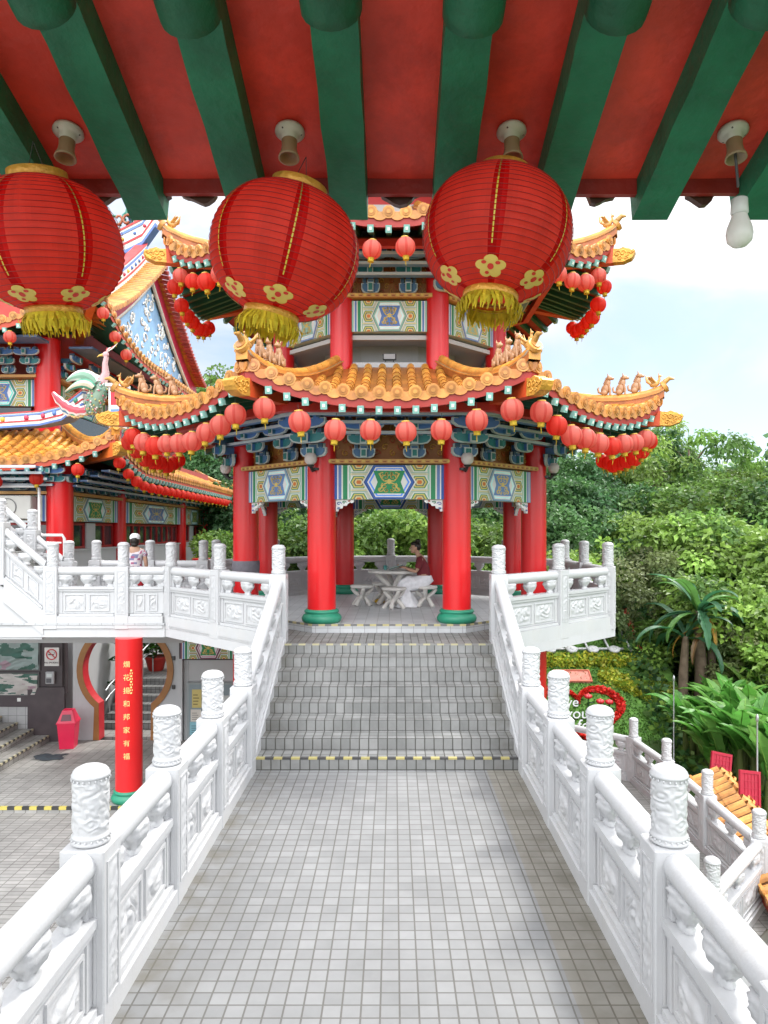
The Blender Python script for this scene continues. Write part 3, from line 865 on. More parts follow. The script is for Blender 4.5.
def post_meshes():
    r = []
    for big in (1,):
        mb = MB(WHITE)
        mb.box(-.125, .125, -.125, .125, -.115, 1.02, .008)
        # carved strip on the four faces
        for q in range(4):
            R = Matrix.Rotation(q * pi / 2, 4, 'Z')
            mb.M = R
            for (a, b, c, d) in ((-.085, .085, .16, .175), (-.085, .085, .93, .945), (-.085, -.07, .1755, .9295), (.07, .085, .1755, .9295)):
                mb.box(a, b, -.132, -.1255, c, d)
            def fn(u, v):
                xx = -.062 + .124 * u; zz = .19 + .73 * v
                ed = min(1, min(u, 1 - u) * 8, min(v, 1 - v) * 30)
                return V((xx, -.126 - .012 * ed * relief(xx + q, zz, 2.2, 14), zz))
            mb.grid(fn, 10, 50)
        mb.M = None
        def dp(t, z, r):
            if z < 1.09 or z > 1.395: return 0
            k = min(1, (z - 1.09) * 40, (1.395 - z) * 40)
            p = V((cos(t) * .1, sin(t) * .1, z))
            w = noise.noise(p * 9) * 1.1
            h = .5 + .5 * sin(11 * noise.noise(p * 15 + V((w, w, 0))) + 5 * w)
            h2 = .5 + .5 * noise.noise(p * 45)
            return k * (-.003 + .0085 * h + .003 * h2)
        prof = [(.085, 1.018), (.107, 1.03), (.107, 1.045), (.097, 1.052), (.104, 1.06), (.104, 1.072), (.095, 1.08)]
        prof += [(.0945, 1.09 + .305 * i / 64) for i in range(65)]
        prof += [(.104, 1.40), (.106, 1.412), (.098, 1.42), (.098, 1.428), (.085, 1.442), (.06, 1.455), (.03, 1.461), (0, 1.463)]
        mb.lathe(prof, 88, disp=dp)
        for k in range(20):
            a = 2 * pi * k / 20
            mb.ell((.103 * cos(a), .103 * sin(a), 1.388), (.006, .006, .009), 6, 4)
            mb.ell((.105 * cos(a + .1), .105 * sin(a + .1), 1.052), (.007, .007, .007), 6, 4)
        r.append(mb.mesh('post'))
    return r[0]
POST = post_meshes()
def balustrade(name, label, pts, group, cat='balustrade', posts=None, sc=1.0):
    """pts: list of (x,y,z) post positions"""
    o = V(pts[0])
    t = thing(name, label, cat, o, 0, group)
    n = len(pts)
    for i, p in enumerate(pts):
        p = V(p)
        d = V(pts[min(i + 1, n - 1)]) - V(pts[max(i - 1, 0)])
        if posts is None or posts[i]:
            link(POST, 'post', M['white'], t, loc=p - o, rot=atan2(d.y, d.x))
    for i in range(n - 1):
        a, b = V(pts[i]), V(pts[i + 1]); d = b - a
        h = sqrt(d.x ** 2 + d.y ** 2); L = h - .25; sl = d.z / h
        st = a + V((d.x, d.y, 0)) / h * .125
        st.z = a.z + sl * .125
        pan, hr, vs = panel_meshes(L, sl, 5 if L > 2.2 else 3)
        r = atan2(d.y, d.x)
        link(pan, 'panel', M['white'], t, loc=st - o, rot=r)
        link(hr, 'handrail', M['white'], t, loc=st - o, rot=r)
        for v in vs: link(v, 'baluster', M['white'], t, loc=st - o, rot=r)
    return t

XB = 1.65
ys = [-1.41, -.03, 1.35, 2.73, 4.11, 5.49, 6.87, 8.25]
G = 'white carved balustrades'
balustrade('balustrade', 'white carved balustrade along the left edge of the footbridge, nearest the camera', [(-XB, y, 0) for y in ys], G)
balustrade('balustrade', 'white carved stone balustrade along the right edge of the footbridge, nearest the camera', [(XB, y, 0) for y in ys], G)
balustrade('balustrade', 'sloping white balustrade climbing the left side of the grey tiled stairs', [(-XB, 8.25, 0), (-XB, 10.8, Z_BAL)], G, posts=[0, 1])
balustrade('balustrade', 'sloping white balustrade climbing the right side of the grey tiled stairs', [(XB, 8.25, 0), (XB, 10.8, Z_BAL)], G, posts=[0, 1])
bo = [PC + p + V((0, 0, Z_BAL)) for p in oct_pts(3.98)]
mid = lambda a, b: a.lerp(b, .5)
# 0 front-left, 1 front-right, 2 right-front, 3 right-back, 4 back-right, 5 back-left, 6 left-back, 7 left-front
balustrade('balustrade', 'white balustrade of the pavilion balcony right of the stairs, seen against the forest',
           [bo[1], mid(bo[1], bo[2]), bo[2], mid(bo[2], bo[3]), bo[3]], G, posts=[0, 1, 1, 1, 1])
balustrade('balustrade', 'white balustrade at the back of the pavilion, behind the garden table',
           [bo[3], mid(bo[3], bo[4]), bo[4], mid(bo[4], bo[5]), bo[5], mid(bo[5], bo[6]), bo[6]], G, posts=[0, 1, 1, 1, 1, 1, 1])
balustrade('balustrade', 'white balustrade of the pavilion balcony left of the stairs, above the notice board',
           [bo[7], mid(bo[7], bo[0]), bo[0]], G, posts=[1, 1, 0])

# ------------------------------------------------------------------ footbridge and stairs
br = thing('footbridge', 'white footbridge with grey square floor tiles leading to the pavilion stairs', 'footbridge', (0, 3, 0))
mb = MB(WHITE); mb.box(-1.80, 1.80, -5.4, 5.39, -.34, -.006); mb.box(-1.5, -1.1, -5.4, 5.39, -.7, -.341); mb.box(1.1, 1.5, -5.4, 5.39, -.7, -.341)
mb.build('slab', M['wplain'], br)
mb = MB(); mb.box(-1.78, 1.78, -5.39, 5.39, -.004, 0); mb.build('tiled_deck', M['floor'], br)
for (x, y) in ((-1.3, 3.4), (1.3, 3.4), (-1.3, -1.5), (1.3, -1.5)):
    mb = MB(RED); mb.lathe([(.22, -4), (.22, -.70)], 20, c=(x, y, 0)); mb.build('support_column', M['lacquer'], br)
mb = MB((.24, .22, .19)); rx = random.Random(5)
for side in (-1, 1):
    for k in range(60):
        y = -3 + 8.3 * rx.random(); w = .01 + .05 * rx.random() ** 2
    
stp = thing('staircase', 'short flight of eight grey tiled steps with yellow and black nosing up to the pavilion', 'staircase', (0, 8.4, 0))
for i in range(8):
    y0 = i * .314; z1 = .14 * (i + 1)
    mb = MB(); y1 = 2.32 if i == 7 else y0 + .3139
    mb.box(-1.66, 1.66, y0, y1, z1 - .14 + (.001 if i else -.02), z1 - (.002 if i == 7 else 0))
    o = mb.build('step', M['step'], stp)
    if i in (0, 7):
        n = 30; m2 = MB()
        for q in range(n):
            x0, x1 = -1.53 + 3.06 * q / n, -1.53 + 3.06 * (q + 1) / n
            m2.c = ((.40, .35, .14) if i == 0 else (.42, .39, .24)) if q % 2 == 0 else ((.06, .06, .06) if i == 0 else (.22, .22, .21))
            a = -.0035
            m2.add([(x0, y0 + a, z1 - .018), (x1, y0 + a, z1 - .018), (x1, y0 + a, z1 + .003), (x0, y0 + a, z1 + .003), (x1, y0 + .045, z1 + .003), (x0, y0 + .045, z1 + .003)], [(0, 1, 2, 3), (3, 2, 4, 5)])
        m2.build('nosing', M['paint'], o)
for s in (-1, 1):
    mb = MB(WHITE)
    a, b = s * 1.663, s * 1.80
    pl = [(-.16, -.34), (-.16, -.005), (.0, .0), (2.4, 1.075), (2.4, .55), (1.9, .55)]
    mb.prism(pl, lambda x, z, t: V((t, x, z)), min(a, b), max(a, b))
    mb.build('stringer', M['wplain'], stp)
mb = MB(WHITE); mb.prism([(.02, -.34), (.02, -.03), (.2, -.03), (2.3, .80), (2.3, .55), (1.9, .55)], lambda x, z, t: V((t, x, z)), -1.66, 1.66); mb.build('underside', M['wplain'], stp)

# ------------------------------------------------------------------ walkway on the left and its stairs
WZ = Z_BAL
wk = thing('walkway', 'white raised walkway left of the pavilion over the moon gate courtyard', 'walkway', (-6, 14.5, 0))
mb = MB(WHITE); mb.box(-12, 1.93, -1.47, 1.4, .86, 1.08); mb.box(-12, 1.93, -.35, -.05, .58, .859)
mb.build('slab', M['wplain'], wk)
mb = MB(); mb.box(-12, 1.93, -1.50, 1.42, 1.081, 1.12); mb.build('tiled_floor', M['pavfloor'], wk)
FL = 13.13
balustrade('balustrade', 'white balustrade on the front of the raised walkway, before the woman in a cap',
           [(-6.14, FL, WZ), (-4.85, FL, WZ), tuple(bo[7])], G, posts=[1, 1, 0])
balustrade('balustrade', 'white balustrade along the far side of the raised walkway, behind the woman',
           [(-6.45, 15.8, WZ), (-5.27, 15.8, WZ), (-4.1, 15.8, WZ)], G)
balustrade('balustrade', 'nearer steep white balustrade rising to the upper left beside temple stairs', [(-6.14, FL, WZ), (-7.10, FL, WZ + .8), (-8.3, FL, WZ + 1.85)], G, posts=[0, 1, 1])
balustrade('balustrade', 'farther steep white balustrade rising to the upper left behind the temple stairs', [(-6.78, 15.2, WZ), (-7.55, 15.2, WZ + .66), (-8.7, 15.2, WZ + 1.7)], G)
st2 = thing('staircase', 'side staircase climbing left towards the temple hall between steep white balustrades', 'staircase', (-6.3, 14.2, WZ))
mb = MB(WHITE)
mb.prism([(0, -.3), (0, .04), (-2.2, 1.92), (-2.2, -.3)], lambda x, z, t: V((x, t, z)), -1.15, -1.0); mb.build('side_wall', M['wplain'], st2)
for i in range(11):
    mb = MB(); mb.box(-.18 * (i + 1) - .2, -.18 * i, -.99, .9, .155 * i - .05, .155 * (i + 1)); mb.build('step', M['step'], st2)

# ------------------------------------------------------------------ lower curved walkway on the right
lw = thing('walkway', 'lower stone walkway on the right below the bridge with its floor of dark tiles', 'walkway', (4.9, 13, -3.0))
pl = [(2.0, 9.3), (4.3, 9.3), (5.95, 10.9), (5.95, 16.75), (3.4, 19.3), (-1.5, 19.3), (-1.5, 13), (2.0, 13)]
mb = MB(WHITE); mb.prism(pl, lambda x, y, t: V((x - 4.9, y - 13, t)), -1.2, -.03); mb.build('retaining_wall', M['wplain'], lw)
mb = MB(); mb.prism(pl, lambda x, y, t: V((x - 4.9, y - 13, t)), -.029, 0); mb.build('tiled_floor', M['court'], lw)
Z3 = -3.0
balustrade('balustrade', 'lower white balustrade below the bridge on the right, before the heart flower bed',
           [(4.30, 9.55, Z3), (5.76, 11.2, Z3), (5.76, 13.05, Z3), (5.76, 15.0, Z3), (5.62, 16.65, Z3), (4.2, 18.0, Z3), (2.8, 19.2, Z3)], G)
# ------------------------------------------------------------------ the roof edge over the camera
SLP = -.314
ev = thing('overhanging_eave', 'red and green painted underside of the roof edge overhead, with square rafters', 'eave', (0, 2.88, 4.04))
def ez(y): return SLP * y        # local y from the rafter end (0) back to the camera (negative)
RX = [-.096 + .4 * k for k in range(-5, 7)]
fz = lambda y: ez(y)             # underside of square rafters
for x in RX:
    # square flying rafter
    mb = MB((.016, .165, .085))
    w = .072; y0, y1 = -1.7, 0
    n = 12
    ps = []
    for i in range(n + 1):
        y = y0 + (y1 - y0) * i / n
        j = .004
        ps.append([V((x - w + random.uniform(-j, j), y, ez(y) + random.uniform(-.002, .002))), V((x + w + random.uniform(-j, j), y, ez(y))),
                   V((x + w, y + .03, ez(y) + .135)), V((x - w, y + .03, ez(y) + .135))])
    vs = [p for q in ps for p in q]
    fs = []
    for i in range(n):
        for k in range(4):
            k2 = (k + 1) % 4
            fs.append((i * 4 + k, i * 4 + k2, i * 4 + 4 + k2, i * 4 + 4 + k))
    fs += [(3, 2, 1, 0), (n * 4, n * 4 + 1, n * 4 + 2, n * 4 + 3)]
    mb.add(vs, fs)
    o = mb.build('rafter', M['rafter'], ev)
    # round rafter below it, ending short of the eave
    mb = MB((.010, .105, .052))
    ye = -.85 + random.uniform(-.015, .015)
    pts = [V((x, y, ez(y) - .047)) for y in (-1.75, -1.4, -1.1, ye - .03, ye, ye + .006)]
    mb.tube(pts, [.088, .088, .088, .088, .087, .080], 20)
    mb.build('round_rafter', M['rafter'], ev)
# red boards above the rafters
for i in range(len(RX) - 1):
    x0, x1 = RX[i] + .0, RX[i + 1]
    mb = MB((.74, .055, .03))
    def fb(u, v): 
        x = x0 + .0722 + (x1 - x0 - .1444) * u; y = -1.7 + 1.64 * v
        return V((x, y, ez(y) + .118 + .006 * noise.noise(V((x * 3, y * 2, 1)))))
    mb.grid(fb, 6, 16, flip=True)
    ye = -.06
    mb.c = (.30, .02, .012)
    mb.box(x0 + .0725, x1 - .0725, ye + .001, ye + .03, ez(ye) + .06 + random.uniform(-.004, .004), ez(ye) + .19)
    # a lath with a ragged edge where the inner boards meet
    mb.c = (.45, .03, .015)
    vs = []
    for q in range(17):
        x = x0 + .0726 + (x1 - x0 - .1452) * q / 16
        yy = -.99 + random.uniform(-.012, .012)
        vs += [V((x, -1.72, ez(-1.72) + .09)), V((x, yy, ez(yy) + .09)), V((x, yy + .004, ez(yy) + .125))]
    fs = []
    for q in range(16): fs += [(q * 3 + 1, q * 3, q * 3 + 3, q * 3 + 4), (q * 3 + 2, q * 3 + 1, q * 3 + 4, q * 3 + 5)]
    mb.add(vs, fs)
    mb.build('ceiling_board', M['ceil'], ev)
# tiles seen from below past the boards
for i in range(len(RX) * 2 - 1):
    x = RX[0] + .2 * i
    mb = MB(jit((.10, .04, .025), .35))
    R = random.uniform(.06, .085)
    poly = [(-R, .03)] + [(-R * cos(a) * (1 + .12 * sin(5 * a + i)), -(.045 + .012 * sin(3 * a + 2 * i)) * sin(a)) for a in [pi * q / 10 for q in range(11)]] + [(R, .03)]
    yo = -.02
    mb.prism(poly, lambda a, z, t: V((x + a, yo + t, ez(yo) + .10 + z)), 0, .03)
    mb.prism([(-.095, 0), (.095, 0), (.08, .05), (-.08, .05)], lambda a, z, t: V((x + a, yo - .01 - t, ez(yo - t) + .205 + z)), 0, 1.6)
    mb.build('eave_tile', M['tile'], ev)
mb = MB((.2, .12, .08))
mb.add([(-3, -3.2, ez(-3.2) + .26), (3, -3.2, ez(-3.2) + .26), (3, .03, ez(.03) + .26), (-3, .03, ez(.03) + .26)], [(0, 1, 2, 3)])
mb.build('roof_deck', M['paint'], ev)

# lamp sockets
def socket(x, label, drop=False):
    y = 2.60 - 2.88
    z = ez(y) + .112
    t = thing('lamp_socket', label, 'lamp socket', V((x, 2.60, 4.04 + z)), 0, 'lamp sockets under the eave'); t.scale = (.84, .84, .84)
    tilt = Matrix.Rotation(radians(-12), 4, 'X')
    mb = MB((.62, .58, .50), tilt)
    mb.lathe([(.0, .006), (.062, .004), (.064, -.008), (.05, -.02), (.036, -.026), (.034, -.05), (.0, -.05)], 24)
    mb.c = (.08, .06, .05)
    for a in (0, 2.1, 4.2): mb.ell((.048 * cos(a), .048 * sin(a), -.017), (.006, .006, .005), 6, 4)
    mb.build('rose', M['plastic'], t)
    mb = MB((.30, .21, .12), tilt)
    mb.lathe([(.034, -.049), (.032, -.075), (.034, -.10), (.043, -.125), (.045, -.135), (.039, -.136), (.03, -.10), (.0, -.095)], 24)
    mb.build('holder', M['plastic'], t)
    if drop:
        mb = MB((.08, .08, .085)); mb.tube([(0, -.02, -.10), (.006, -.022, -.18), (.012, -.022, -.25)], .006, 6); mb.build('cable', M['plastic'], t)
    return t
for k, lab in ((-2, 'round cream lamp socket on the red ceiling above the left big lantern'), (-1 + 1, 'round cream lamp socket on the red ceiling above the middle big lantern'),
               (2, 'round cream lamp socket on the red ceiling above the right big lantern')):
    socket(-.296 + .4 * (k), lab) if k != 0 else socket(-.296, lab)
socket(1.304, 'round cream lamp socket with a hanging cable on the far right of the ceiling', True)
b = thing('light_bulb', 'white light bulb hanging by a black cable at the far right under the eave', 'light bulb', (1.318, 2.58, 4.04 + ez(-.28) + .112 - .25))
mb = MB((.62, .62, .60)); mb.lathe([(.02, 0), (.028, -.005), (.03, -.055), (.026, -.06)], 16); mb.build('bulb_base', M['plastic'], b)
mb = MB((.72, .70, .66)); mb.lathe([(.026, -.061), (.03, -.075), (.042, -.105), (.046, -.13), (.042, -.155), (.025, -.172), (0, -.177)], 20); mb.build('bulb_glass', M['plastic'], b)

# big lanterns
def big_lantern(c, label, rot, tilt):
    t = thing('lantern', label, 'lantern', c, 0, 'big lanterns under the near eave')
    t.rotation_euler = (tilt[0], tilt[1], rot)
    R, H = .262, .216
    def rz(s):   # s in -1..1 bottom to top
        a = s * radians(74)
        return R * (cos(a) ** .80), H * sin(a) / sin(radians(74))
    def pt(s, th, off=0):
        r, z = rz(s); r += off
        return V((r * cos(th), r * sin(th), z))
    NW = 26
    mb = MB((.78, .04, .03))
    prof = []
    for i in range(NW * 3 + 1):
        s = -1 + 2 * i / (NW * 3)
        r, z = rz(s)
        if i % 3: r -= .0022
        prof.append((r, z))
    NS = 96
    def col(i, k):
        u = (k % 16)
        if u in (0, 15): return (.60, .006, .006)
        if u in (1,): return (.74, .012, .010)
        f = .90 + .12 * noise.noise(V((i * .06, k * .35, rot * 5)))
        return (.97 * f, .10 * f, .065 * f)
    mb.lathe(prof, NS, cap=False, col=col, disp=lambda t_, z_, r_: .0035 * noise.noise(V((cos(t_) * 3, sin(t_) * 3, z_ * 7 + rot * 9))) + .0016 * noise.noise(V((cos(t_) * 14, sin(t_) * 14, z_ * 5))))
    mb.build('paper_body', M['paper'], t)
    mb = MB((.34, .008, .006))
    for i in range(NW + 1):
        s = -1 + 2 * i / NW
        mb.tube([pt(s, 2 * pi * k / 48, .0022) for k in range(48)], .0011, 4, closed=True)
    mb.build('wire_rings', M['plastic'], t)
    for q in range(6):
        g = MB((.62, .40, .06))
        th = 2 * pi * (q * 16) / NS
        for i in range(24):
            s0 = .90 - 1.42 * i / 24; s1 = s0 - 1.42 / 24 * .8
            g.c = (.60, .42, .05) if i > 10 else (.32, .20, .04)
            wv = .010
            g.add([pt(s0, th - wv, .005), pt(s0, th + wv, .005), pt(s1, th + wv, .005), pt(s1, th - wv, .005)], [(0, 3, 2, 1)])
        g.build('gilt_stripe', M['paint'], t); g = MB()
        # plum blossom near the base
        g.c = (.68, .47, .10)
        s0 = -.78
        for pe in range(5):
            a = pi / 2 + 2 * pi * pe / 5
            cx, cs = .14 * cos(a), .085 * sin(a)
            pts = [pt(s0 + cs + .063 * sin(b), th + (cx + .105 * cos(b)) * (1.0 + .35 * (-(s0 + cs))), .0050 + .0003 * pe) for b in [2 * pi * z / 14 for z in range(14)]]
            cc = pt(s0 + cs, th + cx * (1 + .35 * (-(s0 + cs))), .0054 + .0003 * pe)
            g.add([cc] + pts, [(0, i + 1, (i + 1) % 14 + 1) for i in range(14)])
        g.c = (.60, .02, .01)
        pts = [pt(s0 + .04 * sin(b), th + .065 * cos(b), .0078) for b in [2 * pi * z / 10 for z in range(10)]]
        g.add(pts, [tuple(range(10))])
        for a in (.6, 2.5, 4.2):
            pts = [pt(s0 + .09 * sin(a) + .022 * sin(b), th + .16 * cos(a) + .05 * cos(b), .0078) for b in [2 * pi * z / 8 for z in range(8)]]
            g.add(pts, [tuple(range(8))])
        g.build('gilt_blossom', M['paint'], t)
    mb = MB((.42, .28, .05))
    r0 = rz(1)[0]
    mb.lathe([(r0 - .006, H - .012), (r0 + .006, H - .01), (r0 + .006, H + .028), (r0 - .002, H + .03), (r0 - .004, H - .01)], 32, cap=False)
    mb.build('top_ring', M['gold'], t)
    mb = MB((.45, .42, .38)); mb.lathe([(r0 - .004, -H - .028), (r0 + .004, -H - .028), (r0 + .005, -H + .006), (r0 - .004, -H + .006)], 32, cap=False); mb.build('bottom_ring', M['gold'], t)
    mb = MB((.02, .02, .02)); mb.tube([(-r0, 0, H + .02), (-.02, 0, H + .06), (0, 0, H + .13)], .0015, 4); mb.tube([(r0, 0, H + .02), (.02, 0, H + .06), (0, 0, H + .13)], .0015, 4); mb.build('hanging_wire', M['plastic'], t)
    # fringe: a skirt of uneven strips
    mb = MB((.62, .50, .03))
    rr = random.Random(int(rot * 100))
    for lay in range(3):
        for k in range(54):
            th = 2 * pi * k / 54 + lay * .04; L = .045 + .03 * rr.random(); rb = r0 - .006 + lay * .005
            wv = 2.9 / 54 * (.8 + .5 * rr.random()); ou = .006 + .022 * rr.random(); tw = rr.uniform(-.2, .2)
            mb.c = jit((.60, .46, .03), .25)
            mb.add([(rb * cos(th - wv), rb * sin(th - wv), -H - .02), (rb * cos(th + wv), rb * sin(th + wv), -H - .02),
                    ((rb + ou) * cos(th + wv * .9 + tw * .5), (rb + ou) * sin(th + wv * .9 + tw * .5), -H - .02 - L * .5), ((rb + ou) * cos(th - wv * .9 + tw * .5), (rb + ou) * sin(th - wv * .9 + tw * .5), -H - .02 - L * .5),
                    ((rb + ou * .8) * cos(th + wv * .3 + tw), (rb + ou * .8) * sin(th + wv * .3 + tw), -H - .02 - L), ((rb + ou * .8) * cos(th - wv * .3 + tw), (rb + ou * .8) * sin(th - wv * .3 + tw), -H - .02 - L)],
                   [(0, 1, 2, 3), (3, 2, 4, 5)])
    mb.build('fringe', M['tassel'], t)
    return t
D = 2.56
big_lantern(px(46, 246, D), 'big red paper lantern with gold blossoms, left of three near the camera', .35, (radians(8), radians(-6)))
big_lantern(px(285, 253, D), 'big red paper lantern with gold blossoms, middle of the three near the camera', .80, (radians(10), radians(8)))
big_lantern(px(497, 237, D), 'big red paper lantern with gold blossoms, right of the three near the camera', 1.42, (radians(6), radians(6)))

# ------------------------------------------------------------------ small lanterns
def small_lantern_protos():
    r = []
    for fade in (0, 1):
        mb = MB()
        prof = [(.17 * cos(a) ** .85, .155 * sin(a) / sin(radians(70))) for a in [radians(-70 + 140 * q / 14) for q in range(15)]]
        cb = (.84, .08, .05)
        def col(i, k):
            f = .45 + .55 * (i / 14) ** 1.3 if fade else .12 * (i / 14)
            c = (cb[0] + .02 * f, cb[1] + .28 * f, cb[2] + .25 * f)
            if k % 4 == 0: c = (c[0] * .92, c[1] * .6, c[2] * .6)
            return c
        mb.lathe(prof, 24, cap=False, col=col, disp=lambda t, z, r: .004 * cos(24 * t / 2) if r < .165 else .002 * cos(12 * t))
        b = mb.mesh('paper_body')
        mb = MB((.55, .36, .06)); mb.lathe([(.062, .15), (.066, .15), (.066, .175), (.06, .175)], 12, cap=True); mb.c = (.03, .03, .03)
        mb.tube([(0, 0, .17), (0, 0, .27)], .004, 5)
        cpm = mb.mesh('cap')
        mb = MB((.66, .46, .05)); mb.lathe([(.055, -.15), (.06, -.152), (.056, -.175), (.05, -.20), (.058, -.22), (.03, -.222)], 12)
        mb.tube([(0, 0, -.2), (.01, .005, -.26), (.0, .01, -.32)], [.012, .008, .004], 5)
        tm = mb.mesh('tassel')
        r.append((b, cpm, tm))
    return r
SL = small_lantern_protos()
def small_lantern(p, label, group, fade=1, sc=1.0, rot=None):
    t = thing('lantern', label, 'lantern', p, rot if rot is not None else random.uniform(0, 6), group)
    sc *= .92
    if sc != 1.0: t.scale = (sc,) * 3
    b, c, tm = SL[fade]
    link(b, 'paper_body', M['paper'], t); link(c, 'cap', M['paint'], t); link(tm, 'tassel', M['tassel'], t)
    t.rotation_euler = (random.uniform(-.11, .11), random.uniform(-.11, .11), t.rotation_euler[2])
    return t
def lantern_row(sides_k, base, desc, grp, n, u0, u1, drop, fade, sc=1.0, inset=.985, rev=False):
    sd = sides_k
    for i in range(n):
        u = u0 + (u1 - u0) * (i + .5) / n
        p = base + sd.P(u, inset) - V((0, 0, drop + .02 * (i % 3)))
        j = n - 1 - i if rev else i
        small_lantern(p, desc % ORD[j], grp, fade if fade in (0, 1) else (0 if random.random() < .3 else 1), sc * random.uniform(.94, 1.06))
GP = 'small lanterns along the eaves of the pavilion'
lantern_row(low[0], PC, 'small faded red lantern, %s from left along the front lower eave of the pavilion', GP, 8, .0, 1.0, .50, 1)
lantern_row(low[7], PC, 'small red lantern, %s from the outer tip on the front-left lower pavilion eave', GP, 9, .06, .98, .50, 2)
lantern_row(low[1], PC, 'small red lantern, %s from the front corner on the front-right lower pavilion eave', GP, 9, .02, .94, .50, 2)
lantern_row(low[6], PC, 'small bright red lantern, %s from the outer tip on the far left lower pavilion eave', GP, 8, .10, .95, .50, 0, rev=True)
lantern_row(low[2], PC, 'small bright red lantern, %s from the outer tip on the far right lower pavilion eave', GP, 8, .05, .90, .50, 0)
lantern_row(upp[0], PC, 'small red lantern, %s from left along the front upper eave of the pavilion', GP, 6, .05, .95, .48, 1, .92)
lantern_row(upp[7], PC, 'small red lantern, %s from the outer tip on the front-left upper pavilion eave', GP, 7, .06, .98, .48, 2, .92)
lantern_row(upp[1], PC, 'small red lantern, %s from the front corner on the front-right upper pavilion eave', GP, 7, .02, .94, .48, 2, .92)
lantern_row(upp[6], PC, 'small bright red lantern, %s from the outer tip on the far left upper pavilion eave', GP, 7, .10, .95, .48, 0, .92, rev=True)
lantern_row(upp[2], PC, 'small bright red lantern, %s from the outer tip on the far right upper pavilion eave', GP, 7, .05, .90, .48, 0, .92)
# ------------------------------------------------------------------ temple hall on the left
HO = V((-9, 18, 1.12))
hall = thing('temple_hall', 'large red and orange temple hall with stacked tiled roofs at the left edge', 'temple', HO)
def hb(mb, nm, m, parent=None, **kw):
    mb.v = [p - HO for p in mb.v]
    return mb.build(nm, m, parent or hall, **kw)
def hall_roof(sd, v0, d, sp, nsep, pitch=.27, lantern=None):
    mb = MB(TILE); tiles(sd, mb, pitch, R=.085); hb(mb, 'roof_tiles', M['tile'])
    mb = MB(); soffit(sd, mb, v0, d, (.42, .05, .02)); so = hb(mb, 'soffit', M['paint'])
    n = int(sd.len / sp)
    rest = MB()
    for i in range(n):
        t = sd.len * (i + .5) / n
        rm = rafter_mesh(sd, t, v0, d, w=.09, h=.11)
        if rm is None: continue
        rest.add(rm.v, rm.f, False, rm.fc)
    hb(rest, 'rafters', M['paint'], kind='stuff')
def hall_corner(sd, u, d, nm=True):
    pts = [sd.P(u, v, .05) for v in [q / 10 for q in range(11)]]
    mb = MB(TILE); ridge(mb, pts, h=.14, r=.08); hb(mb, 'hip_ridge', M['tile'])
    a = sd.P(u, .3) - V((0, 0, d + .22)); b = sd.P(u, 1.0) - V((0, 0, d + .17))
    dd = (b - a).normalized(); b = b + dd * .1
    mb = MB((.62, .13, .02)); mb.bar(a, b, .2, .32); o = hb(mb, 'corner_beam', M['paint'])
    g = MB(GOLD); carved_end(g, b - dd * .01, dd, .22, .3, .36); hb(g, 'carved_beam_end', M['gold'], o)
# lower eaves
LF = Side((-15, 18.6, 5.35), (-8.4, 18.6, 5.35), (-15, 16.5, 4.36), (-6.3, 16.5, 4.36), 0, .62, 2.9)
LS = Side((-8.4, 18.6, 5.35), (-9.1, 33.2, 5.35), (-6.3, 16.5, 4.36), (-6.9, 35, 4.36), .62, .5, 2.9)
LB = Side((-9.1, 33.2, 5.35), (-15, 33.2, 5.35), (-6.9, 35, 4.36), (-15, 35, 4.36), .5, 0, 2.9)
hall_roof(LF, .25, .18, .30, 0); hall_roof(LS, .25, .18, .30, 0); hall_roof(LB, .25, .18, .4, 0)
hall_corner(LF, 1.0, .18); hall_corner(LS, 1.0, .18)
# upper eaves and the main gabled roof
UF = Side((-16, 21.5, 9.1), (-9.5, 21.5, 9.1), (-16, 17.9, 7.8), (-7.35, 17.9, 7.8), 0, 1.35, 4.2)
US = Side((-9.05, 21.5, 9.1), (-9.05, 32.5, 9.0), (-7.35, 17.9, 7.8), (-7.35, 36, 7.8), 1.35, .9, 4.6)
hall_roof(UF, .2, .2, .34, 0); hall_roof(US, .2, .2, .34, 0)
hall_corner(UF, 1.0, .2)
PK = V((-9.1, 27.0, 12.7))
GF = Side((-17, 27, 12.7), (-8.75, 27, 12.7), (-17, 21.2, 9.3), (-8.75, 21.2, 9.3), 0, 0, 1, con=1.3)
GB = Side((-8.75, 27, 12.7), (-17, 27, 12.7), (-8.75, 32.8, 9.3), (-17, 32.8, 9.3), 0, 0, 1, con=1.3)
for sd in (GF, GB):
    mb = MB(TILE); tiles(sd, mb, .3, R=.09, ends=False); hb(mb, 'roof_tiles', M['tile'])
# gable: blue field with white cloud scrolls, maroon bargeboards edged with small tiles
mb = MB((.24, .42, .66))
prof = [GF.P(1, v) for v in [q / 10 for q in range(11)]]; profb = [GB.P(0, v) for v in [q / 10 for q in range(11)]]
poly = [(p.y, p.z - .12) for p in prof[::-1]] + [(p.y, p.z - .12) for p in profb[1:]]
mb.prism(poly, lambda y, z, t: V((t, y, z)), -9.3, -9.10)
rr = random.Random(11)
mb.c = (.78, .80, .80)
for i in range(150):
    y = rr.uniform(22, 32); z = rr.uniform(9.25, 12.3)
    zz = min(GF.P(1, min(1, max(0, (27 - y) / 5.8))).z if y < 27 else GB.P(0, min(1, (y - 27) / 5.8)).z, 13)
    if z > zz - .75: continue
    r = rr.uniform(.12, .26); st = rr.uniform(0, 6); tr = rr.choice((-1, 1))
    pts = [(-9.085, y + r * (1 - q / 13) * cos(st + tr * q * .62), z + r * (1 - q / 13) * sin(st + tr * q * .62)) for q in range(11)]
    mb.tube(pts, .034, 4, cap=False)
hb(mb, 'gable_wall', M['paint'])
